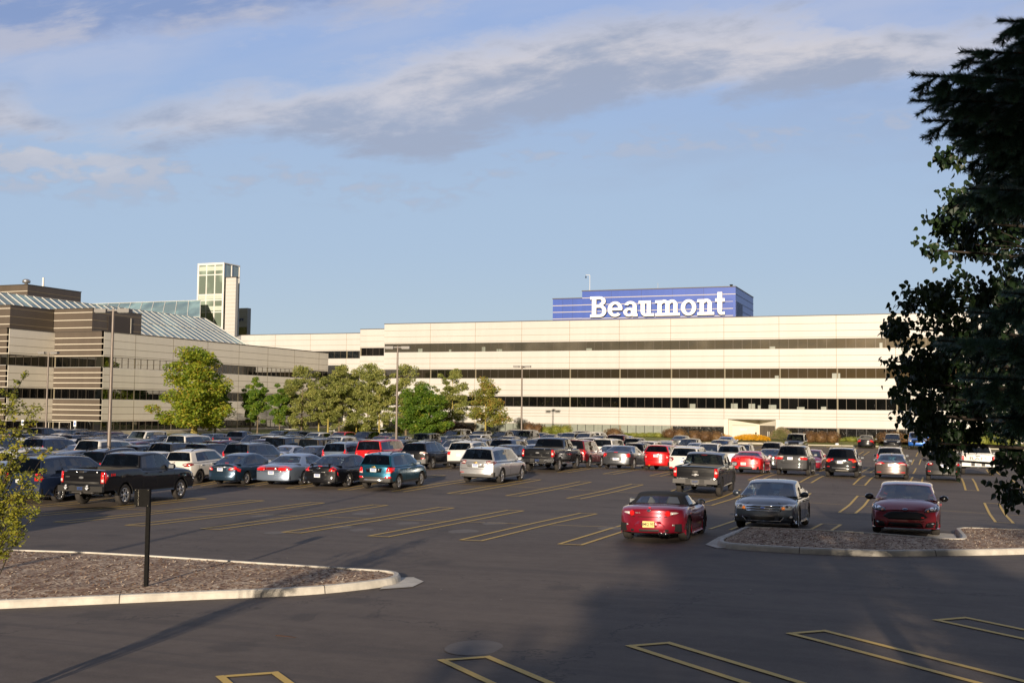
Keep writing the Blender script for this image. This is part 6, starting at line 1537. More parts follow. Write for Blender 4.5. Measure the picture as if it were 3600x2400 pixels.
# the individually modelled front cars: key, row, half, slot, (du, dv, yaw degrees), nose out?, name, category, label
FRONT = [
 ('crew_pickup', 0, 1, -2, (-.05, .1, 2), 0, 'pickup_truck', 'pickup truck', 'black crew cab pickup with chrome paw prints on its rear bumper'),
 ('small_white_suv', 1, 0, -6, (0, -.25, 0), 0, 'parked_car', 'car', 'small white SUV with black wheels right of the black crew cab pickup'),
 ('compact_sedan', 1, 0, -5, (.05, -.35, 0), 0, 'parked_car', 'car', 'dark slate blue compact sedan with a boot lip spoiler'),
 ('full_size_sedan', 1, 0, -4, (0, .3, 0), 0, 'parked_car', 'car', 'old silver blue full size sedan with full width red tail lamps'),
 ('black_sedan_spoiler', 1, 0, -3, (-.05, -.05, 0), 0, 'parked_car', 'car', 'glossy black sedan with raised spoiler and chrome strip across its boot'),
 ('small_blue_suv', 1, 0, -2, (0, -.3, 0), 0, 'parked_car', 'car', 'small teal blue SUV with silver lower bumper insert'),
 ('silver_crossover', 1, 1, -1, (0, .15, 0), 0, 'parked_car', 'car', 'large silver crossover standing forward of the other parked cars, centre'),
 ('black_suv_cladding', 2, 0, -4, (.05, -.7, 0), 0, 'parked_car', 'car', 'black SUV with grey wheel arch cladding behind the teal blue SUV'),
 ('extended_cab_pickup', 2, 0, -1, (-.05, -.3, 0), 0, 'pickup_truck', 'pickup truck', 'black extended cab pickup with chrome bumper and step bars'),
 ('red_old_suv', 2, 1, -1, (0, .25, 0), 0, 'parked_car', 'car', 'dark red older SUV between the chrome bumper pickup and the grey sedan'),
 ('large_grey_sedan', 2, 1, 0, (.15, .35, 0), 0, 'parked_car', 'car', 'large grey sedan with tall tail lamps and twin exhausts'),
 ('red_retro_wagon', 2, 1, 1, (0, .0, 0), 0, 'parked_car', 'car', 'bright red retro style wagon with round tail lamps'),
 ('white_compact_suv', 2, 0, 2, (.1, .1, 0), 0, 'parked_car', 'car', 'white compact SUV right of the bright red retro wagon'),
 ('four_door_pickup', 1, 1, 3, (-.05, -.35, 1), 0, 'pickup_truck', 'pickup truck', 'black pickup with black wheels and a white window sticker behind the convertible'),
 ('red_coupe', 2, 1, 3, (0, .1, 0), 0, 'parked_car', 'car', 'bright red low coupe with four rectangular tail lamps'),
 ('dark_three_row_suv', 2, 1, 4, (-.05, .15, 0), 0, 'parked_car', 'car', 'dark grey large SUV with wide silver topped tail lamps'),
 ('black_chrome_suv', 2, 1, 5, (0, .0, 0), 0, 'parked_car', 'car', 'black SUV with a bright chrome bar between its tail lamps'),
 ('taupe_sedan', 2, 1, 6, (0, -.1, 0), 0, 'parked_car', 'car', 'taupe brown sedan with blue tinted rear window'),
 ('dark_grey_crossover', 2, 1, 7, (.05, -.2, 0), 0, 'parked_car', 'car', 'dark grey crossover with silver rear skid plate, partly under the leaves'),
 ('quad_cab_pickup', 3, 0, 8, (.2, -.2, 0), 0, 'pickup_truck', 'pickup truck', 'white pickup with large dark RAM lettering on its tailgate'),
 ('convertible', 0, 0, 6, (.35, .55, 0), 0, 'parked_car', 'car', 'cherry red two seat convertible with black cloth roof'),
 ('grey_sedan_nose_out', 0, 1, 7, (-.15, .35, 0), 1, 'parked_car', 'car', 'steel grey sedan facing the camera with a three bar chrome grille'),
 ('ruby_hatchback', 0, 1, 8, (1.0, .25, 0), 1, 'parked_car', 'car', 'dark red hatchback facing the camera with a wide black grille'),
]
HROOT = {}
for key, row, half, k, (du, dv, yaw), out, nm, cat, lb in FRONT:
    S, paint = HERO[key]; S['name'] = nm; r = build_car(S, paint, 2); HROOT[key] = r
    settle(r, slotu(row, k)+du, rowv(row, half)+dv, R(yaw) + (PI if out else 0)); tag(r, lb, cat, GH)
    if key == 'white_compact_suv': pass
# roof of the white and black SUV etc: two tone copy is made below
PROTO = {}
def proto(t_):
    if t_ not in PROTO:
        S = dict(CROWD[t_]); S['name'] = 'pickup_truck' if t_ == 'pickup' else 'parked_car'
        r = build_car(S, 'silver', 1); r.location = (0, -400, -400); PROTO[t_] = r
    return PROTO[t_]
TN = {'sedan': 'sedan', 'sedan2': 'sedan', 'suv': 'SUV', 'suv2': 'SUV', 'big': 'large SUV', 'van': 'minivan', 'pickup': 'pickup', 'hatch': 'hatchback', 'boxy': 'boxy jeep style car'}
# (row, half): [(picture column used to find the slot, type, paint, nose out)]
CR = {
 (0, 1): [(60, 'sedan', 'silver blue', 0), (245, 'van', 'dark navy', 0)],
 (1, 0): [(-20, 'suv', 'white', 0), (128, 'suv', 'white', 0), (300, 'hatch', 'black', 0), (432, 'suv', 'black', 0), (566, 'hatch', 'white', 0)],
 (1, 1): [(30, 'suv', 'grey', 0), (128, 'sedan', 'black', 0), (212, 'suv2', 'navy', 0), (305, 'sedan2', 'beige', 0), (405, 'van', 'white', 0), (525, 'hatch', 'black', 0), (645, 'suv', 'charcoal', 0), (765, 'suv', 'black', 0), (915, 'suv2', 'grey', 0)],
 (2, 0): [(20, 'suv', 'silver', 0), (100, 'sedan', 'white', 0), (198, 'suv', 'white', 0), (285, 'hatch', 'white', 0), (370, 'suv', 'dark grey', 0), (500, 'sedan', 'maroon', 0), (582, 'sedan2', 'steel grey', 0), (692, 'sedan', 'charcoal', 1), (806, 'suv', 'maroon', 0), (1032, 'sedan2', 'silver', 0), (1128, 'sedan', 'black', 0), (1237, 'suv2', 'silver blue', 0), (1362, 'big', 'red', 0), (1668, 'suv', 'white', 0), (1806, 'sedan', 'black', 0)],
 (2, 1): [(60, 'sedan', 'silver', 0), (130, 'suv', 'black', 0), (215, 'sedan', 'grey', 0), (300, 'suv', 'dark navy', 0), (400, 'suv', 'dark grey', 0), (455, 'sedan', 'black', 1), (535, 'sedan', 'black', 0), (693, 'big', 'white', 0), (802, 'sedan2', 'silver', 0), (928, 'suv', 'maroon', 1), (1032, 'big', 'black', 0), (1142, 'boxy', 'brown', 0), (1262, 'suv', 'black', 0), (1385, 'sedan', 'dark navy', 0), (1502, 'suv2', 'black', 0), (1640, 'sedan', 'grey', 0), (1806, 'suv2', 'navy', 0), (1892, 'sedan2', 'silver', 1)],
 (3, 0): [(60, 'suv', 'navy', 0), (145, 'pickup', 'black', 0), (230, 'sedan', 'white', 0), (298, 'suv', 'black', 1), (376, 'suv', 'maroon', 1), (440, 'sedan', 'charcoal', 0), (514, 'big', 'white', 1), (577, 'sedan', 'black', 0), (640, 'suv', 'silver', 1), (905, 'suv2', 'black', 1), (988, 'suv', 'white', 0), (1092, 'suv', 'black', 1), (1190, 'suv2', 'white', 1), (1296, 'hatch', 'slate blue', 1), (1408, 'sedan', 'black', 0), (1510, 'hatch', 'white', 0), (1607, 'suv', 'pearl white', 1), (1706, 'suv2', 'navy', 0), (1820, 'sedan', 'beige', 1), (2155, 'sedan', 'white', 1), (2252, 'suv', 'black', 0), (2312, 'sedan2', 'silver', 0), (2440, 'sedan', 'grey', 0), (2580, 'suv', 'silver', 0), (2716, 'sedan', 'dark grey', 0), (2852, 'sedan', 'cherry red', 1), (3130, 'suv2', 'silver', 0)],
 (3, 1): [(176, 'van', 'silver', 1), (256, 'suv2', 'slate blue', 1), (330, 'suv', 'black', 1), (420, 'sedan', 'dark grey', 1), (660, 'sedan', 'silver', 1), (745, 'suv', 'grey', 1), (845, 'pickup', 'dark navy', 0), (920, 'sedan', 'charcoal', 0), (1010, 'suv', 'black', 1), (1105, 'sedan', 'white', 0), (1200, 'suv', 'dark grey', 1), (1290, 'sedan', 'maroon', 1), (1395, 'hatch', 'navy', 1), (1490, 'sedan', 'silver', 1), (1595, 'suv', 'black', 1), (1700, 'sedan', 'white', 1), (1803, 'suv', 'dark navy', 1), (2078, 'pickup', 'white', 1), (2148, 'big', 'white', 0), (2276, 'suv2', 'white', 1), (2380, 'sedan', 'cherry red', 1), (2496, 'suv', 'white', 1), (2604, 'suv', 'black', 1)],
 (4, 0): [(965, 'sedan', 'grey', 0), (1040, 'sedan', 'black', 1), (1116, 'suv', 'white', 1), (1200, 'sedan', 'black', 0), (1348, 'sedan', 'dark red', 1), (1408, 'hatch', 'navy', 1), (1497, 'boxy', 'black', 1), (1606, 'suv', 'charcoal', 1), (1690, 'sedan', 'silver', 1), (1784, 'suv', 'dark navy', 1), (1880, 'sedan', 'black', 1), (1985, 'suv', 'black', 1), (2270, 'sedan', 'maroon', 0), (2340, 'sedan', 'grey', 1), (2450, 'sedan2', 'silver', 1), (2535, 'suv2', 'dark grey', 1), (2722, 'suv', 'black', 0)],
 (4, 1): [(985, 'suv', 'grey', 1), (1048, 'suv', 'black', 1), (1110, 'suv', 'black', 0), (1205, 'suv', 'red', 1), (1288, 'suv2', 'black', 1), (1368, 'suv', 'dark navy', 1), (1560, 'sedan', 'beige', 1), (1680, 'suv', 'white', 1), (1900, 'sedan', 'grey', 1), (2030, 'sedan', 'copper brown', 1), (2172, 'pickup', 'maroon', 0), (2240, 'suv', 'black', 0), (2342, 'sedan', 'beige', 1), (2425, 'suv', 'black', 1)],
 (5, 0): [(1598, 'suv', 'black', 1), (1690, 'suv', 'dark grey', 1), (1765, 'suv', 'charcoal', 1), (1850, 'big', 'black', 1), (1935, 'sedan', 'dark navy', 1), (2005, 'suv', 'grey', 1), (2060, 'suv', 'beige', 1), (2112, 'sedan', 'black', 0), (2205, 'sedan', 'blue', 0)],
 (5, 1): [(1620, 'suv', 'navy', 1), (1811, 'van', 'brown', 1), (1906, 'sedan', 'black', 1), (1984, 'sedan', 'charcoal', 1), (2042, 'suv2', 'brown', 1), (2106, 'suv', 'white', 0), (2398, 'sedan', 'grey', 0), (2557, 'sedan2', 'bright blue', 0), (2800, 'big', 'black', 1)],
 (6, 0): [(3046, 'sedan', 'black', 0), (3137, 'suv', 'black', 1), (3225, 'pickup', 'bright blue', 1)],
}
SPECIAL = {(3, 0, 3130): 'silver SUV with roof rails directly behind the taupe brown sedan', (3, 0, 2716): 'dark grey sedan just right of the red coupe, one row farther',
 (3, 0, 2852): 'red sedan facing the camera, half hidden behind the dark grey large SUV', (4, 0, 2722): 'black SUV with red tail lamps behind the dark grey sedan, near the flowers',
 (6, 0, 3046): 'black sedan parked tail out at the far kerb beside the lawn', (6, 0, 3137): 'black crossover with tall vertical running lights at the far kerb', (6, 0, 3225): 'bright blue pickup facing the camera at the far kerb under the leaves',
 (5, 1, 2800): 'black large SUV with chrome grille facing the camera before the lawn', (5, 1, 2557): 'bright blue sedan parked before the yellow flowers', (5, 1, 2398): 'grey sedan with tail toward the camera before the red shrub',
 (2, 0, 1362): 'big bright red SUV behind the glossy black spoiler sedan', (1, 0, 566): 'white hatchback just left of the small white SUV', (0, 1, 245): 'dark navy minivan parked at the left of the black crew cab pickup',
 (0, 1, 60): 'silver blue sedan behind the yellowing shrub at the left edge', (2, 0, 1668): 'white SUV with black roof beside the black SUV with grey cladding', (2, 1, 1142): 'brown boxy off roader behind the black sedan, centre left',
 (4, 1, 1205): 'bright red SUV facing the camera under the olive trees', (2, 1, 693): 'large white SUV behind the charcoal and silver cars, below the big maple', (3, 1, 256): 'slate blue SUV facing the camera beside the disabled parking sign'}
ORD = {(0, 0): 'first', (0, 1): 'second', (1, 0): 'third', (1, 1): 'fourth', (2, 0): 'fifth', (2, 1): 'sixth', (3, 0): 'seventh', (3, 1): 'eighth', (4, 0): 'ninth', (4, 1): 'tenth', (5, 0): 'eleventh', (5, 1): 'twelfth', (6, 0): 'last'}
used = set(); NCAR = 0
for (row, half), lst in CR.items():
    v0 = rowv(row, half); lod = 0 if row <= 2 else (1 if row == 3 else 2)
    for i, (x, t_, paint, out) in enumerate(lst):
        rnd = random.Random(x*7+row); dv = rnd.uniform(-.35, .35); v = v0+dv; u = at(x, v)
        r = copy_car(proto(t_), paint, lod); NCAR += 1
        settle(r, u, v, R(rnd.uniform(-1.2, 1.2)) + (PI if out else 0))
        lb = SPECIAL.get((row, half, x))
        if not lb:
            pn = {'pearl white': 'cream white', 'gunmetal': 'dark grey'}.get(paint, paint)
            nb_ = []
            if i > 0: nb_.append(lst[i-1])
            if i < len(lst)-1: nb_.append(lst[i+1])
            nt = [({'pearl white': 'cream white'}.get(q[2], q[2]) + ' ' + TN[q[1]]) for q in nb_]
            if len(nt) == 2: lb = f'{pn} {TN[t_]} between {nt[0]} and {nt[1]}, {ORD[row, half]} row back'
            else: lb = f'{pn} {TN[t_]} next to {nt[0]} at the {"left" if i == 0 else "right"} end, {ORD[row, half]} row back' if nt else f'{pn} {TN[t_]} in the {ORD[row, half]} row back'
        if len(lb.split()) > 16: lb = ' '.join(lb.replace('boxy jeep style car', 'boxy car').split()[:16])
        if lb in used: lb = lb.replace(' row back', f' row, {"facing camera" if out else "tail to camera"}')
        used.add(lb); r['label'] = lb; r['category'] = 'pickup truck' if t_ == 'pickup' else 'car'; r['group'] = GH
        if (row, half, x) == (2, 0, 1668):
            b_ = [c for c in r.children if c.name.startswith('body')][0]
# dark vehicle nose at the extreme left edge
r = copy_car(proto('pickup'), 'black', 0); settle(r, -26.55, 21.9, R(-60)); r['label'] = 'black pickup nose just entering the frame at the left edge'; r['category'] = 'pickup truck'; r['group'] = GH
for p in PROTO.values():
    for c in list(p.children):
        for g in list(c.children): bpy.data.objects.remove(g)
    for c in list(p.children): bpy.data.objects.remove(c)
for p in PROTO.values(): bpy.data.objects.remove(p)
# ------------------------------------------------------------------ lamp posts, signs, tables
def lamp_post(u, v, h, heads, label, rz=0.0, z=None):
    z = lot(u, v) if z is None else z
    r = empty('street_lamp', (u, v, z), rz); tag(r, label, 'street lamp', 'parking lot lamp posts')
    mb = MB(); mb.tube([(0, 0, .75), (0, 0, h)], [.11, .07], 10); mb.build('pole', 'pole_brown', r)
    mb = MB(); mb.lathe([(-.1, .33), (.72, .31), (.76, .27), (.76, .01)], 16, 0, None, 'Z'); mb.build('concrete_base', 'concrete', r)
    for a in heads:
        mb = MB(); Mx = Matrix.Translation((0, 0, h-.10)) @ Matrix.Rotation(a, 4, 'Z')
        mb.box((.05, -.04, -.04), (.35, .04, .04), 0, Mx); mb.box((.35, -.22, -.12), (1.05, .22, .08), 0, Mx); mb.box((.40, -.18, -.14), (1.0, .18, -.121), 1, Mx)
        mb.build('lamp_head', ['lamp_grey', 'lamp_lens'], r)
lamp_post(at(393, 49.3), 49.3, 9.4-.3, (0, PI), 'tall brown two headed lamp post rising behind the big black pickup', R(12))
lamp_post(-42.6, 83.0, 9.4, (0, PI), 'brown two headed lamp post in front of the row of slender trees', R(14))
lamp_post(-45.4, 120.3, 9.3, (0, PI, PI/2), 'three headed lamp post before the long cream facade', R(6))
lamp_post(-81.0, 83.5, 9.3, (0, PI), 'small distant lamp post before the cream and brown stair block', R(10))
lamp_post(-15.0, 1.2, 8.6, (0, PI/2), 'lamp post standing just out of view behind the left island', R(20), .9)
# black sign post on the island
sx, sy = -13.82, 16.86
r = empty('sign_post', (sx, sy, lot(sx, sy)+.11), PSI*.9); tag(r, 'square black post with a small black square panel, seen from behind', 'sign')
mb = MB(); mb.box((-.035, -.035, -.05), (.035, .035, 1.83)); mb.build('post', 'sign_black', r)
mb = MB(); mb.box((-.25, -.065, 1.50), (.036, -.036, 1.83), 0)
rnd = random.Random(2)
z = 1.82
while z > 1.53: z2 = z - rnd.uniform(.008, .03); x = -.175 + rnd.uniform(-.006, .004); mb.box((x, -.068, z2), (x+rnd.uniform(.002, .006), -.066, z-.004), 1); z = z2
for a, c in ((-.23, 1.52), (-.23, 1.81), (.01, 1.52), (.01, 1.81)): mb.box((a-.004, -.068, c-.004), (a+.004, -.066, c+.004), 1)
mb.build('panel', ['sign_black', 'sign_scratch'], r)
# disabled parking signs
for u, v, lb in ((at(272, 90.9), 90.9, 'white and blue disabled parking sign beside the grey blue SUV'), (at(89, 90.9), 90.9, 'white and blue disabled parking sign seen through the yellowing shrub')):
    r = empty('parking_sign', (u, v, lot(u, v)+.1), R(8)); tag(r, lb, 'sign')
    mb = MB(); mb.tube([(0, 0, 0), (0, 0, 2.45)], .035, 6); mb.build('post', 'grey_frame', r)
    mb = MB(); mb.box((-.16, -.07, 1.85), (.16, -.045, 2.45), 0)
    mb.box((-.09, -.075, 2.02), (.09, -.0705, 2.28), 1)
    mb.ball((-.01, -.077, 2.23), (.022, .003, .022), 6, 4, 0); mb.box((-.02, -.079, 2.12), (.005, -.0765, 2.2), 0); mb.lathe([(-.079, .045), (-.0765, .05), (-.0765, .035)], 12, 0, Matrix.Translation((0, 0, 2.10)) @ Matrix.Rotation(-PI/2, 4, 'Z').inverted() @ Matrix.Identity(4)) if False else None
    mb.build('sign_plate', ['plate_white', 'hc_blue'], r)
# round tables on stems
for u, v, lb in ((at(1030, 113.6), 113.6, 'round grey picnic table on the lawn between the pair of slim trees'), (at(1180, 122), 122, 'round picnic table half hidden behind the slender tree trunks'), (at(1336, 121.5), 121.5, 'round white picnic table near the second lamp post')):
    z = terrain(u, v); r = empty('picnic_table', (u, v, z)); tag(r, lb, 'table', 'round picnic tables')
    mb = MB(); mb.lathe([(.76, .03), (.76, .85), (.80, .86), (.81, .83), (.81, .02)], 20, 0, None, 'Z'); mb.build('tabletop', 'white_frame', r)
    mb = MB(); mb.tube([(0, 0, 0), (0, 0, .76)], .07, 8); mb.build('stem', 'grey_frame', r)
    for a in range(3):
        Mx = Matrix.Rotation(a*2*PI/3+.4, 4, 'Z'); mb = MB(); mb.box((.05, -.03, .28), (.85, .03, .34), 0, Mx); mb.box((.75, -.28, .42), (1.05, .28, .46), 0, Mx); mb.box((.86, -.03, .33), (.92, .03, .42), 0, Mx); mb.build('seat', 'grey_frame', r)
# pipe guard rail by the left block
r = empty('guard_rail', (at(192, 95), 95, .70)); tag(r, 'pale pipe guard rail standing before the dark ground floor, far left', 'railing')
mb = MB(); mb.tube([(-2.2, 0, 0), (-2.2, 0, 1.5), (2.2, .4, 1.5), (2.2, .4, 0)], .045, 6)
for x in (-.7, .8): mb.tube([(x, .2, 0), (x, .2, 1.48)], .035, 6)
mb.build('rail', 'stripe', r)
for u, lb in ((-25.9, 'short white path light left of the yellow flowers'), (-21.9, 'short dark path light among the yellow flowers')):
    z = terrain(u, 141.5); r = empty('path_light', (u, 141.5 if u < -23 else 143.5, z)); tag(r, lb, 'path light')
    mb = MB(); mb.tube([(0, 0, 0), (0, 0, .95)], .08, 8); mb.build('post', 'grey_frame' if u < -23 else 'sign_black', r); mb = MB(); mb.lathe([(.95, .10), (1.05, .10), (1.12, .02)], 8, 0, None, 'Z'); mb.build('cap', 'sign_black', r)
# litter of small stones and sticks on the near paving
for (u, v, l_, a, lb) in [(-9.3, 14.3, .34, .5, 'thin brown twig lying on the asphalt before the left island')]:
    mb = MB(); mb.tube([(u, v, lot(u, v)+.02), (u+l_*.5, v-.03, lot(u, v)+.03), (u+l_, v+.02, lot(u, v)+.015)], [.008, .007, .003], 5); tag(mb.build('fallen_twig', 'twig_brown'), lb, 'twig')
# ------------------------------------------------------------------ trees and planting
def leafquads(mb, c, n, spread, size, rnd, mi=0, droop=0.0, shell=False):
    for q in range(n):
        while True:
            d = Vector((rnd.uniform(-1, 1), rnd.uniform(-1, 1), rnd.uniform(-1, 1)))
            if .001 < d.length <= 1: break
        if shell: d = d.normalized()*rnd.uniform(.75, 1.0)
        p = Vector((c[0]+d.x*spread[0], c[1]+d.y*spread[1], c[2]+d.z*spread[2]))
        a = Vector((rnd.gauss(0, 1), rnd.gauss(0, 1), rnd.gauss(0, .6))).normalized(); b_ = a.cross(Vector((rnd.gauss(0, 1), rnd.gauss(0, 1), rnd.gauss(0, 1)))).normalized()
        s_ = size*rnd.uniform(.6, 1.25)
        mb.add([p-a*s_, p+b_*s_*.45, p+a*s_, p-b_*s_*.45], [(0, 1, 2, 3)], mi)
def make_tree(seed, h, wd, ch0, leaf, bark, trunk_r, n=3800, ls=.15, shape='oval', gaps=.35, lean=0.0):
    """returns (trunk mesh, crown mesh). ch0 = height of lowest leaves"""
    rnd = random.Random(seed); tm = MB(); top = h*.93
    pts = []; x = y = 0
    for k in range(9):
        t_ = k/8; pts.append((x, y, top*t_)); x += rnd.uniform(-.05, .05)*h*.08 + lean*h/8; y += rnd.uniform(-.05, .05)*h*.08
    tm.tube(pts, [trunk_r*(1-.92*(k/8)**.8)*(1.35 if k == 0 else 1) for k in range(9)], 8)
    def prof(t_):
        if shape == 'oval': return math.sin(PI*min(1, max(0, t_*.88+.10)))**.62
        if shape == 'cone': return (1-t_)**.62*min(1, t_*5+.45)
        if shape == 'vase': return (.45+.55*math.sin(PI*min(1, t_*.8+.22)))*(1-max(0, t_-.8)*2.5)
    cm = MB(); clumps = []
    nl = int(26*h/9)
    for k in range(nl):
        t_ = (k+rnd.random())/nl; z = ch0 + (h*.97-ch0)*t_; a = k*2.4 + rnd.uniform(-.5, .5); r_ = wd/2*prof(t_)*rnd.uniform(.62, 1.08)
        i = min(7, int(z/top*8)); bp = Vector(pts[i]).lerp(Vector(pts[i+1]), (z/top*8) % 1) if z < top else Vector(pts[-1])
        zb = max(ch0*.75, z - r_*rnd.uniform(.35, .75)); j = min(7, max(0, int(zb/top*8))); b0 = Vector(pts[j]); b0.z = zb
        tip = Vector((bp.x + math.cos(a)*r_, bp.y + math.sin(a)*r_, z)); mid = b0.lerp(tip, .5) + Vector((0, 0, -.05*r_))
        rr = max(.015, trunk_r*.30*(1-t_*.6)); tm.tube([b0, mid, tip], [rr, rr*.6, rr*.2], 5)
        m_ = max(2, int(r_/(.10*wd)))
        for q in range(m_+1):
            f = (q+.6)/(m_+1); c = b0.lerp(tip, .30 + .70*f); c += Vector((rnd.gauss(0, .05*wd), rnd.gauss(0, .05*wd), rnd.gauss(0, .035*h)))
            clumps.append((c, rnd.uniform(.6, 1.25)))
    clumps = [c for c in clumps if rnd.random() > gaps*.5]
    per = max(4, int(n/len(clumps)))
    for c, k in clumps: s_ = .085*wd*k; leafquads(cm, c, int(per*k), (s_*1.5, s_*1.5, s_*.85), ls, rnd)
    return tm.mesh('trunk', [bark]), cm.mesh('crown', [leaf])
TREES = []
def place_tree(meshes, u, v, rz, sc, label, group, name='tree', z=None):
    r = empty(name, (u, v, (terrain(u, v) if z is None else z) - .05), rz); r.scale = (sc, sc, sc) if isinstance(sc, (int, float)) else sc
    tag(r, label, 'tree', group); inst('trunk', meshes[0], r); inst('crown', meshes[1], r); return r
maple = make_tree(1, 10.4, 9.8, 1.6, 'leaf_maple', 'bark_yellow', .30, 26000, .17, 'cone', .15)
slimA = make_tree(2, 8.0, 4.4, 1.9, 'leaf_olive', 'bark', .12, 9500, .125, 'vase', .4)
slimB = make_tree(3, 8.0, 4.6, 2.0, 'leaf_olive', 'bark_yellow', .13, 10500, .125, 'oval', .35)
slimC = make_tree(4, 6.0, 3.6, 1.7, 'leaf_green', 'bark', .10, 9000, .12, 'oval', .3)
green = make_tree(5, 7.2, 5.6, 1.8, 'leaf_green', 'bark_yellow', .15, 17000, .135, 'oval', .2)
russet = make_tree(6, 7.6, 6.2, 2.2, 'leaf_russet', 'bark_yellow', .14, 9500, .14, 'cone', .4)
G1 = 'slender trees on the lawn before the wings'
for meshes, x, v, sc, rz, lb in [
  (maple, 690, 111, (1.22, 1.22, 1.03), .3, 'big rounded green maple with yellow trunk, largest of the trees'),
  (slimC, 763, 117, (1.15, 1.15, 1.22), 1.0, 'dark small tree half behind the right side of the big maple'),
  (slimC, 885, 121, (.95, .95, 1.12), 2.0, 'small dark tree, left of the close pair right of the maple'),
  (slimC, 911, 116, (1.0, 1.0, 1.15), 4.0, 'small dark tree, right of the close pair right of the maple'),
  (slimC, 989, 116, (.9, .9, 1.02), 5.1, 'small low dark tree between the close pair and the tall grey green tree'),
  (slimA, 1024, 119, (.8, .8, .86), .5, 'thin tree tucked at the left of the tall grey green tree'),
  (slimA, 1066, 117, (1.0, 1.0, 1.06), 1.9, 'tall airy grey green tree with a pale bottle shaped trunk'),
  (slimB, 1126, 120, (.85, .85, 1.0), .1, 'olive tree with dark trunk, second right of the tall airy one'),
  (slimB, 1158, 116, (.9, .9, .95), 2.9, 'olive tree on a bright yellow trunk before the wing corner'),
  (slimA, 1198, 117, (1.05, 1.05, 1.07), 3.6, 'tall olive tree left of the green juniper hedge'),
  (slimB, 1257, 123, (.95, .95, 1.08), 4.6, 'olive tree with dark trunk rising out of the juniper hedge'),
  (slimA, 1297, 118, (1.0, 1.0, 1.10), 5.2, 'olive tree behind and left of the second lamp post'),
  (slimB, 1338, 117, (.95, .95, 1.05), 1.1, 'olive tree close at the left of the second lamp post'),
  (slimA, 1432, 119, (1.12, 1.12, 1.08), 2.2, 'wide olive tree just right of the second lamp post'),
  (green, 1470, 112, (.9, .9, .95), .2, 'bright green dense tree, left of the bright pair'),
  (green, 1513, 112, (.92, .92, .84), 3.2, 'bright green dense tree, right of the bright pair'),
  (slimB, 1592, 123, (1.0, 1.0, 1.06), 3.9, 'tall thin olive tree behind the right of the bright pair'),
  (russet, 1710, 121, (.98, .98, .96), .9, 'russet tinged open maple standing alone at the right end')]:
    place_tree(meshes, at(x, v), v, rz, sc, lb, G1)
# hedges and beds
def hedge(x0, x1, v, h, dep, leaf, label, cat='hedge', name='hedge', n=None, ls=.085, lump=.25):
    u0, u1 = at(x0, v), at(x1, v); rnd = random.Random(int(x0)); z0 = terrain((u0+u1)/2, v); mb = MB(); L_ = u1-u0
    n = n or int(420*L_*max(.6, h))
    k = max(1, int(L_/1.1))
    for q in range(k):
        c = u0 + L_*(q+.5)/k; e = 1 - .35*abs(2*(q+.5)/k-1)**3
        hh = h*e*(1+rnd.uniform(-lump, lump)*.5)
        mb.ball((c, v, z0+hh*.42), (L_/k*.62, dep*.42, hh*.5), 8, 5, 0)
        leafquads(mb, (c, v, z0+hh*.5), n//k, (L_/k*.85, dep*.55, hh*.56), ls, rnd, 0, 0, True)
    o = mb.build(name, leaf); tag(o, label, cat); return o
hedge(1222, 1332, 124.5, 1.75, 2.4, 'hedge_green', 'bright green spreading juniper hedge under the slender trees')
hedge(1345, 1420, 126, 1.1, 1.6, 'hedge_green', 'low dark green hedge behind the second lamp post')
hedge(1500, 1668, 131.5, 1.55, 1.8, 'hedge_red', 'long dark red barberry hedge behind the bright green trees')
hedge(1848, 1912, 136.2, 1.5, 1.6, 'hedge_red', 'dark red barberry hump left of the three headed lamp')
hedge(1912, 2006, 136.0, 1.35, 1.8, 'hedge_green', 'yellow green hedge at the foot of the three headed lamp')
hedge(2138, 2182, 139, 1.1, 1.6, 'hedge_red', 'small dark red barberry clump between parked SUVs')
hedge(2188, 2420, 141.5, .62, 1.2, 'hedge_green', 'long low green hedge under the grey ground floor windows')
hedge(2338, 2408, 140.5, 1.25, 1.8, 'hedge_red', 'rounded dark red barberry shrub behind the grey sedan')
hedge(2425, 2538, 139.8, 1.35, 2.0, 'hedge_red', 'large dark red barberry shrub left of the entrance')
hedge(2828, 2945, 141.5, 1.55, 1.8, 'hedge_red', 'clipped reddish barberry hedge right of the entrance')
hedge(2935, 3092, 143.5, .55, 1.0, 'hedge_green', 'low green edging hedge behind the black sedan')
hedge(3088, 3205, 142.0, 1.5, 2.2, 'hedge_red', 'rounded reddish barberry shrub behind the crossover with tall lights')
hedge(3215, 3330, 142, 1.4, 2.2, 'hedge_red', 'reddish barberry shrub behind the blue pickup')
hedge(3390, 3560, 142, 1.3, 2.0, 'hedge_green', 'sunlit green shrub seen through gaps under the near tree')
def bed(x0, x1, v, h, dep, leaf, label, cat, n=2600, ls=.06):
    u0, u1 = at(x0, v), at(x1, v); rnd = random.Random(int(x0)+9); mb = MB(); z0 = terrain((u0+u1)/2, v)
    for q in range(n):
        a, b_ = rnd.uniform(-1, 1), rnd.uniform(-1, 1)
        if a*a + b_*b_ > 1: continue
        c = ((u0+u1)/2 + a*(u1-u0)/2, v + b_*dep/2, z0 + h*(1-.55*(a*a+b_*b_))*rnd.uniform(.35, 1.0))
        leafquads(mb, c, 3, (.12, .12, .06), ls, rnd)
    o = mb.build('flower_bed', leaf); tag(o, label, cat)
bed(2575, 2710, 141.3, .95, 2.6, 'flower_yellow', 'mound of bright yellow flowers before the entrance door', 'flowers', 3600)
bed(2510, 2580, 141.8, .8, 1.8, 'flower_yellow', 'smaller patch of yellow flowers left of the main mound', 'flowers', 1500)
bed(2706, 2790, 141.6, 1.85, 2.2, 'flower_pink', 'tall pink plume grass clump right of the entrance doors', 'ornamental grass', 3000, .07)
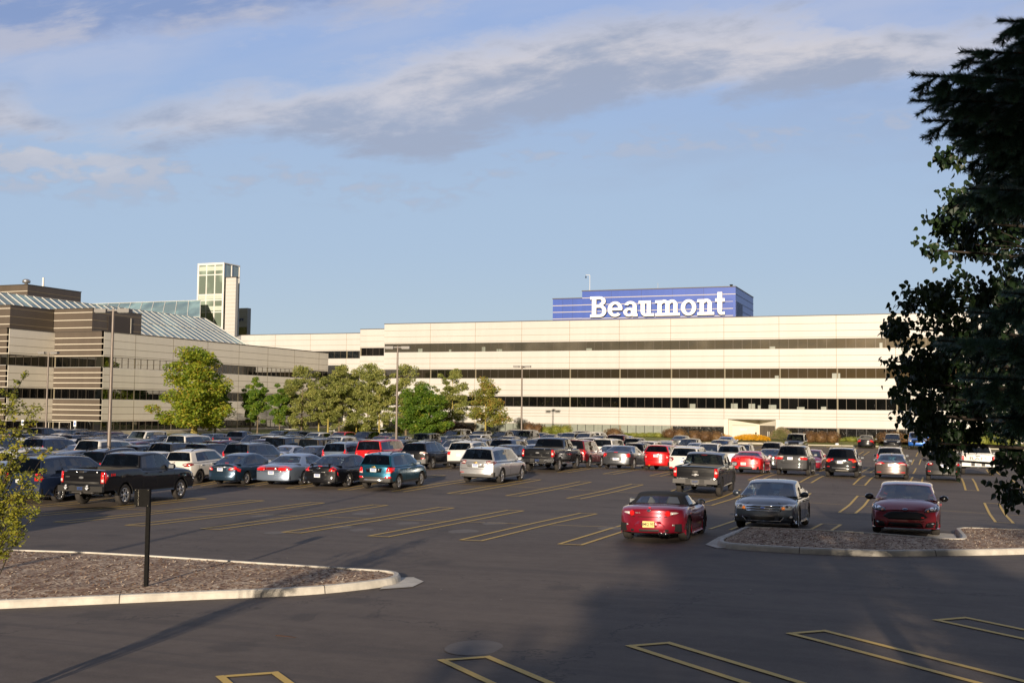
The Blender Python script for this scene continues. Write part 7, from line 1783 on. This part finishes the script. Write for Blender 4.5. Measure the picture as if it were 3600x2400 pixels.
mb = MB(); mb.lathe([(0, .22), (.12, .25), (.20, .16), (.22, .02)], 10, 0, Matrix.Translation((at(2942, 139), 139, terrain(at(2942, 139), 139)+.0)), 'Z'); tag(mb.build('lawn_marker', 'plate_white'), 'small round white marker on the lawn near the black sedan', 'marker')

# ------------------------------------------------------------------ near foliage framing the view
def cpt(x, y, Y):
    """a point Y metres out along a sight line, used only to plan branch positions"""
    X = (x-1800)/3857.0*Y; Zr = (1437 + (x-1800)*.0107 - y)/3857.0*Y; c, s_ = math.cos(PSI), math.sin(PSI)
    return Vector((X*c - Y*s_, X*s_ + Y*c, CAMZ + Zr))
def heart_leaf(mb, p, rnd, s_):
    down = Vector((rnd.gauss(0, .45), rnd.gauss(0, .45), -1)).normalized(); side = down.cross(Vector((rnd.gauss(0, 1), rnd.gauss(0, 1), rnd.gauss(0, .3)))).normalized(); nr = down.cross(side)
    a = p; pts = [a, a + side*.42*s_ + down*.18*s_ + nr*.10*s_, a + side*.46*s_ + down*.50*s_ + nr*.12*s_, a + side*.14*s_ + down*.92*s_, a + down*1.18*s_ - nr*.08*s_, a - side*.14*s_ + down*.92*s_, a - side*.46*s_ + down*.50*s_ + nr*.12*s_, a - side*.42*s_ + down*.18*s_ + nr*.10*s_, a + down*.5*s_ - nr*.02*s_]
    mb.add(pts, [(0, 1, 2, 8), (8, 2, 3, 4), (8, 4, 5, 6), (0, 8, 6, 7)], 0)
lin = empty('broadleaf_tree', (0, 0, 0)); tag(lin, 'dark shaded linden like tree with heart shaped leaves, right edge', 'tree')
rnd = random.Random(11)
YT = 11.0
tb = cpt(3950, 1500, YT+.3); tb.z = terrain(tb.x, tb.y)
lin.location = tb
tr = MB(); tk = [Vector((0, 0, -.1)), Vector((-.05, 0, 1.2)), Vector((.03, .04, 2.6)), Vector((0, 0, 4.2)), Vector((-.02, .03, 5.6)), Vector((0, 0, 7.0))]
tr.tube(tk, [.17, .14, .12, .10, .07, .03], 10)
blobs = [(3560, 640, 170, 110), (3500, 760, 200, 120), (3380, 560, 70, 45), (3420, 700, 110, 80), (3640, 880, 190, 150), (3420, 860, 150, 70), (3340, 775, 90, 50), (3290, 880, 60, 30),
         (3480, 1060, 230, 110), (3280, 1040, 120, 60), (3190, 1075, 50, 35), (3360, 1200, 220, 130), (3190, 1160, 80, 70), (3240, 1270, 110, 60), (3150, 1275, 45, 22), (3330, 1360, 190, 110), (3180, 1350, 60, 28), (3230, 1400, 90, 50),
         (3400, 1480, 180, 90), (3200, 1460, 80, 30), (3290, 1470, 100, 60), (3340, 1560, 90, 50), (3260, 1560, 50, 38), (3330, 1620, 60, 30), (3560, 1300, 150, 180), (3560, 1500, 110, 80), (3600, 1620, 60, 70), (3540, 1720, 70, 45), (3610, 1740, 60, 60), (3540, 1620, 60, 25), (3700, 1100, 160, 260), (3800, 800, 180, 260), (3850, 1400, 200, 220), (3950, 1050, 220, 300)]
cr = MB()
for bi, (bx_, by_, rx, ry) in enumerate(blobs):
    Yd = YT + rnd.uniform(-.5, .9); c = cpt(bx_, by_, Yd) - tb
    zb = max(1.2, min(6.2, c.z - .25)); hub = Vector((0, 0, zb)); 
    mid = hub.lerp(c, .5) + Vector((rnd.uniform(-.1, .1), rnd.uniform(-.1, .1), .08))
    tr.tube([hub, mid, c], [.035, .02, .008], 5)
    rxm, rym = rx/3857*Yd, ry/3857*Yd
    tips = []
    for q in range(max(5, int(rx*ry/700))):
        a = rnd.uniform(0, 2*PI); rad = math.sqrt(rnd.random())
        d = Vector((math.cos(a)*rad*rxm*math.cos(PSI), math.cos(a)*rad*rxm*math.sin(PSI)+rnd.uniform(-.3, .3), math.sin(a)*rad*rym))
        tip = c + d; tr.tube([c, c.lerp(tip, .5)+Vector((0, 0, .02)), tip], [.007, .005, .002], 3, cap=False); tips.append(tip)
    nlf = int(rx*ry/(30 if bx_ < 3620 else 110))
    for q in range(nlf):
        t_ = rnd.choice(tips); b_ = c.lerp(t_, rnd.uniform(.35, 1.08)) + Vector((rnd.gauss(0, .05), rnd.gauss(0, .07), rnd.gauss(0, .045)))
        heart_leaf(cr, b_, rnd, rnd.uniform(.042, .072))
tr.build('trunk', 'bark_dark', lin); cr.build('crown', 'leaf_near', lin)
# blue spruce
spr = empty('spruce_tree', (0, 0, 0)); tag(spr, 'blue green spruce with needled boughs reaching in from the right edge', 'tree')
YS = 5.4; sb = cpt(4450, 1500, YS); sb.z = terrain(sb.x, sb.y); spr.location = sb
st = MB(); st.tube([Vector((0, 0, -.1)), Vector((.02, 0, 2.4)), Vector((0, .02, 5.2)), Vector((0, 0, 7.4))], [.16, .13, .08, .02], 10)
nd = MB()
def shoot(a, b_, ln=.026, dens=520, side=True):
    dens = dens*3.6; ln = ln*1.2
    d = b_-a; L_ = d.length; ax_ = d.normalized(); u_ = ax_.cross(Vector((0, 0, 1))).normalized(); w_ = ax_.cross(u_)
    st.tube([a, b_], [.004, .002], 4, 1, cap=False)
    for q in range(int(dens*L_)):
        t_ = rnd.random(); th = rnd.uniform(0, 2*PI); r_ = (u_*math.cos(th)+w_*math.sin(th)); p = a + d*t_ + r_*.003
        e = (r_*1.0 + ax_*rnd.uniform(.5, .95) + Vector((0, 0, .15))).normalized()*ln*rnd.uniform(.75, 1.15); n_ = e.cross(ax_).normalized()*.0025
        nd.add([p-n_, p+n_, p+e], [(0, 1, 2)], 0)
def bough(tip, base, n, w_, drop=.25, detail=1.0):
    """main stem with alternating side shoots in a loose plane"""
    mid = base.lerp(tip, .5) + Vector((0, 0, -.06)); P_ = [base, base.lerp(mid, .5)+Vector((0, 0, -.01)), mid, mid.lerp(tip, .55)+Vector((0, 0, .01)), tip]
    st.tube(P_, [.016, .012, .008, .005, .003], 6, 1)
    def on(t_):
        k = min(3, int(t_*4)); return P_[k].lerp(P_[k+1], t_*4-k)
    for k in range(6): 
        if .28+k*.12 < 1: shoot(on(.28+k*.12), on(min(1, .28+(k+1)*.12)), .026, 560*detail)
    ax_ = (tip-base).normalized(); sd = ax_.cross(Vector((0, 0, 1))).normalized()
    for q in range(n):
        t_ = .25 + .70*q/n; p = on(t_); s_ = 1 if q % 2 else -1; L_ = w_*(1.05-t_*.75)*rnd.uniform(.7, 1.2)
        e = (ax_*.75 + sd*s_*.55 + Vector((0, 0, -drop*rnd.uniform(.2, 1.6)))).normalized()*L_
        shoot(p, p+e, .025, 520*detail)
        if L_ > .12:
            for m_ in (.35, .65):
                for s2 in (-1, 1):
                    e2 = (e.normalized()*.8 + sd.cross(e).normalized()*s2*.35 + sd*s2*.35 + Vector((0, 0, -.15))).normalized()*L_*.45; shoot(p+e*m_, p+e*m_+e2, .023, 480*detail)
def sp(x, y, dY=0): return cpt(x, y, YS+dY) - sb
tips_ = [(3530, 52, 0), (3575, 105, .1), (3395, 165, 0), (3420, 205, .15), (3218, 250, -.1), (3214, 342, 0), (3255, 318, .2), (3262, 415, .1), (3345, 470, 0), (3400, 530, .2), (3470, 560, .3), (3410, 660, -.1), (3375, 695, 0), (3560, 640, .2),
         (3295, 1200, -.5), (3530, 1030, -.5), (3410, 1100, -.4), (3376, 1330, -.6), (3410, 1400, -.5), (3520, 1250, -.5), (3480, 1470, -.4), (3590, 1160, -.6), (3560, 1380, -.3), (3500, 300, .2), (3520, 420, .3), (3560, 520, .1), (3600, 250, 0), (3450, 370, .3)]
for (x, y, dy) in tips_:
    tip = sp(x, y, dy); base = Vector((0, 0, min(7.0, tip.z + .05))); base = base + Vector((rnd.uniform(-.03, .03), rnd.uniform(-.03, .03), 0))
    bough(tip, base, 20, .36, .55)
for (x, y, dy) in [(3560, 150, .3), (3600, 330, .3), (3500, 480, .5), (3560, 430, .6), (3480, 360, .6), (3590, 560, .5), (3520, 700, .5), (3600, 760, .4), (3460, 620, .6), (3580, 880, .3), (3600, 1000, 0), (3480, 250, .6), (3380, 330, .5), (3330, 400, .6), (3420, 440, .7), (3540, 220, .7), (3600, 1250, -.2), (3600, 1450, -.3)]:
    bough(sp(x, y, dy), Vector((0, 0, min(7.0, sp(x, y, dy).z + .10))), 20, .36, .6, .9)
for k in range(34):      # boughs on the sides away from the picture
    a = rnd.uniform(-1.9, 1.3); z = .5 + k*.19; r_ = 1.35*(1-z/8.2)
    bough(Vector((math.cos(a)*r_, math.sin(a)*r_, z-.15)), Vector((0, 0, z)), 8, .26, .3, .3)
st.build('trunk', ['bark_dark', 'twig_brown'], spr); nd.build('crown', 'needle', spr)
# yellowing shrub tree at the left edge
shb = empty('shrub', (0, 0, 0)); tag(shb, 'yellowing small leaved shrub hanging in at the left edge', 'shrub')
YB = 12.0; bb = cpt(-150, 1700, YB+.2); bb.z = terrain(bb.x, bb.y); shb.location = bb; tr = MB(); cr = MB()
for (x, y, dy) in [(85, 1325, 0), (60, 1350, .1), (10, 1345, 0), (125, 1420, .2), (30, 1420, 0), (110, 1450, 0), (75, 1500, .1), (20, 1540, 0), (135, 1560, 0), (60, 1600, .1), (10, 1640, 0), (120, 1640, .1), (180, 1650, 0), (150, 1690, .15), (60, 1700, 0), (190, 1720, 0), (100, 1740, .1), (150, 1750, 0), (30, 1770, 0), (90, 1800, 0), (70, 1850, .1), (180, 1580, 0), (140, 1510, .1), (40, 1660, 0), (-40, 1500, 0), (-60, 1620, 0), (-80, 1400, 0), (-120, 1500, 0), (-90, 1700, 0), (-200, 1450, .3), (-260, 1600, .3)]:
    tip = cpt(x, y, YB+dy) - bb; b0 = Vector((rnd.uniform(-.1, .1), rnd.uniform(-.1, .1), rnd.uniform(.2, 1.2))); mid = b0.lerp(tip, .6) + Vector((0, 0, .28))
    tr.tube([b0, b0.lerp(mid, .5)+Vector((0, 0, .08)), mid, tip], [.016, .011, .007, .002], 4)
    for q in range(9):
        p = mid.lerp(tip, rnd.uniform(-.2, 1.0)); e = Vector((rnd.gauss(0, .10), rnd.gauss(0, .10), rnd.gauss(.01, .08))); tr.tube([p, p+e], [.003, .0015], 3, cap=False)
        for m_ in range(34):
            c = p + e*rnd.random() + Vector((rnd.gauss(0, .018), rnd.gauss(0, .018), rnd.gauss(0, .018))); leafquads(cr, c, 1, (.02, .02, .02), .021, rnd)
tr.build('trunk', 'bark_dark', shb); cr.build('crown', 'leaf_shrub', shb)
# inner boughs so the crown closes up behind the reaching ones
# (built above with the others)
# belt of trees behind the camera: casts the long morning shade over the near paving and is mirrored in the glass
beltA = make_tree(21, 11.0, 8.0, 1.2, 'belt_leaf', 'bark', .22, 3000, .42, 'oval', .30)
beltB = make_tree(22, 12.5, 7.0, 1.4, 'belt_leaf', 'bark', .22, 3000, .42, 'cone', .25)
rnd = random.Random(8)
BELT = [(4.5, -20, 0, .95), (9.5, -23, 1, .95), (14.5, -20, 0, 1.0), (20, -22, 1, 1.05), (26, -21, 0, 1.05), (32, -23, 1, 1.0), (38, -21, 0, 1.0), (45, -22, 1, 1.0), (53, -24, 0, 1.0),
        (7, -34, 1, .9), (13, -36, 0, 1.0), (21, -36, 1, 1.0), (29, -35, 0, 1.0), (37, -36, 1, 1.0)]
for k, (u, v, t_, s_) in enumerate(BELT):
    place_tree((beltA, beltB)[t_], u, v, k*1.3, s_, 'broad dark tree in the belt behind the camera', 'trees behind the camera')
place_tree(beltA, -14.5, -30, 2, .66, 'smaller dark tree standing apart behind the left side', None)

# far woods beyond the road behind the camera, mirrored in the lower window ribbons
mb = MB(); rnd = random.Random(77); x = -330
while x < 330:
    h = 13 + 5*noise.noise(Vector((x*.02, 1.3, 0))) + 3*noise.noise(Vector((x*.11, 4.3, 0))); r_ = rnd.uniform(5, 9)
    mb.ball((x, -165 + rnd.uniform(-4, 4), h*.45+1), (r_, 5, h*.55), 8, 6); leafquads(mb, (x, -163, h*.5+1), 90, (r_*1.05, 6, h*.55), 1.1, rnd, 0, 0, True); x += r_*.9
tag(mb.build('far_woods', 'belt_leaf'), 'dark line of far woods beyond the road behind the camera', 'woods', None, 'stuff')
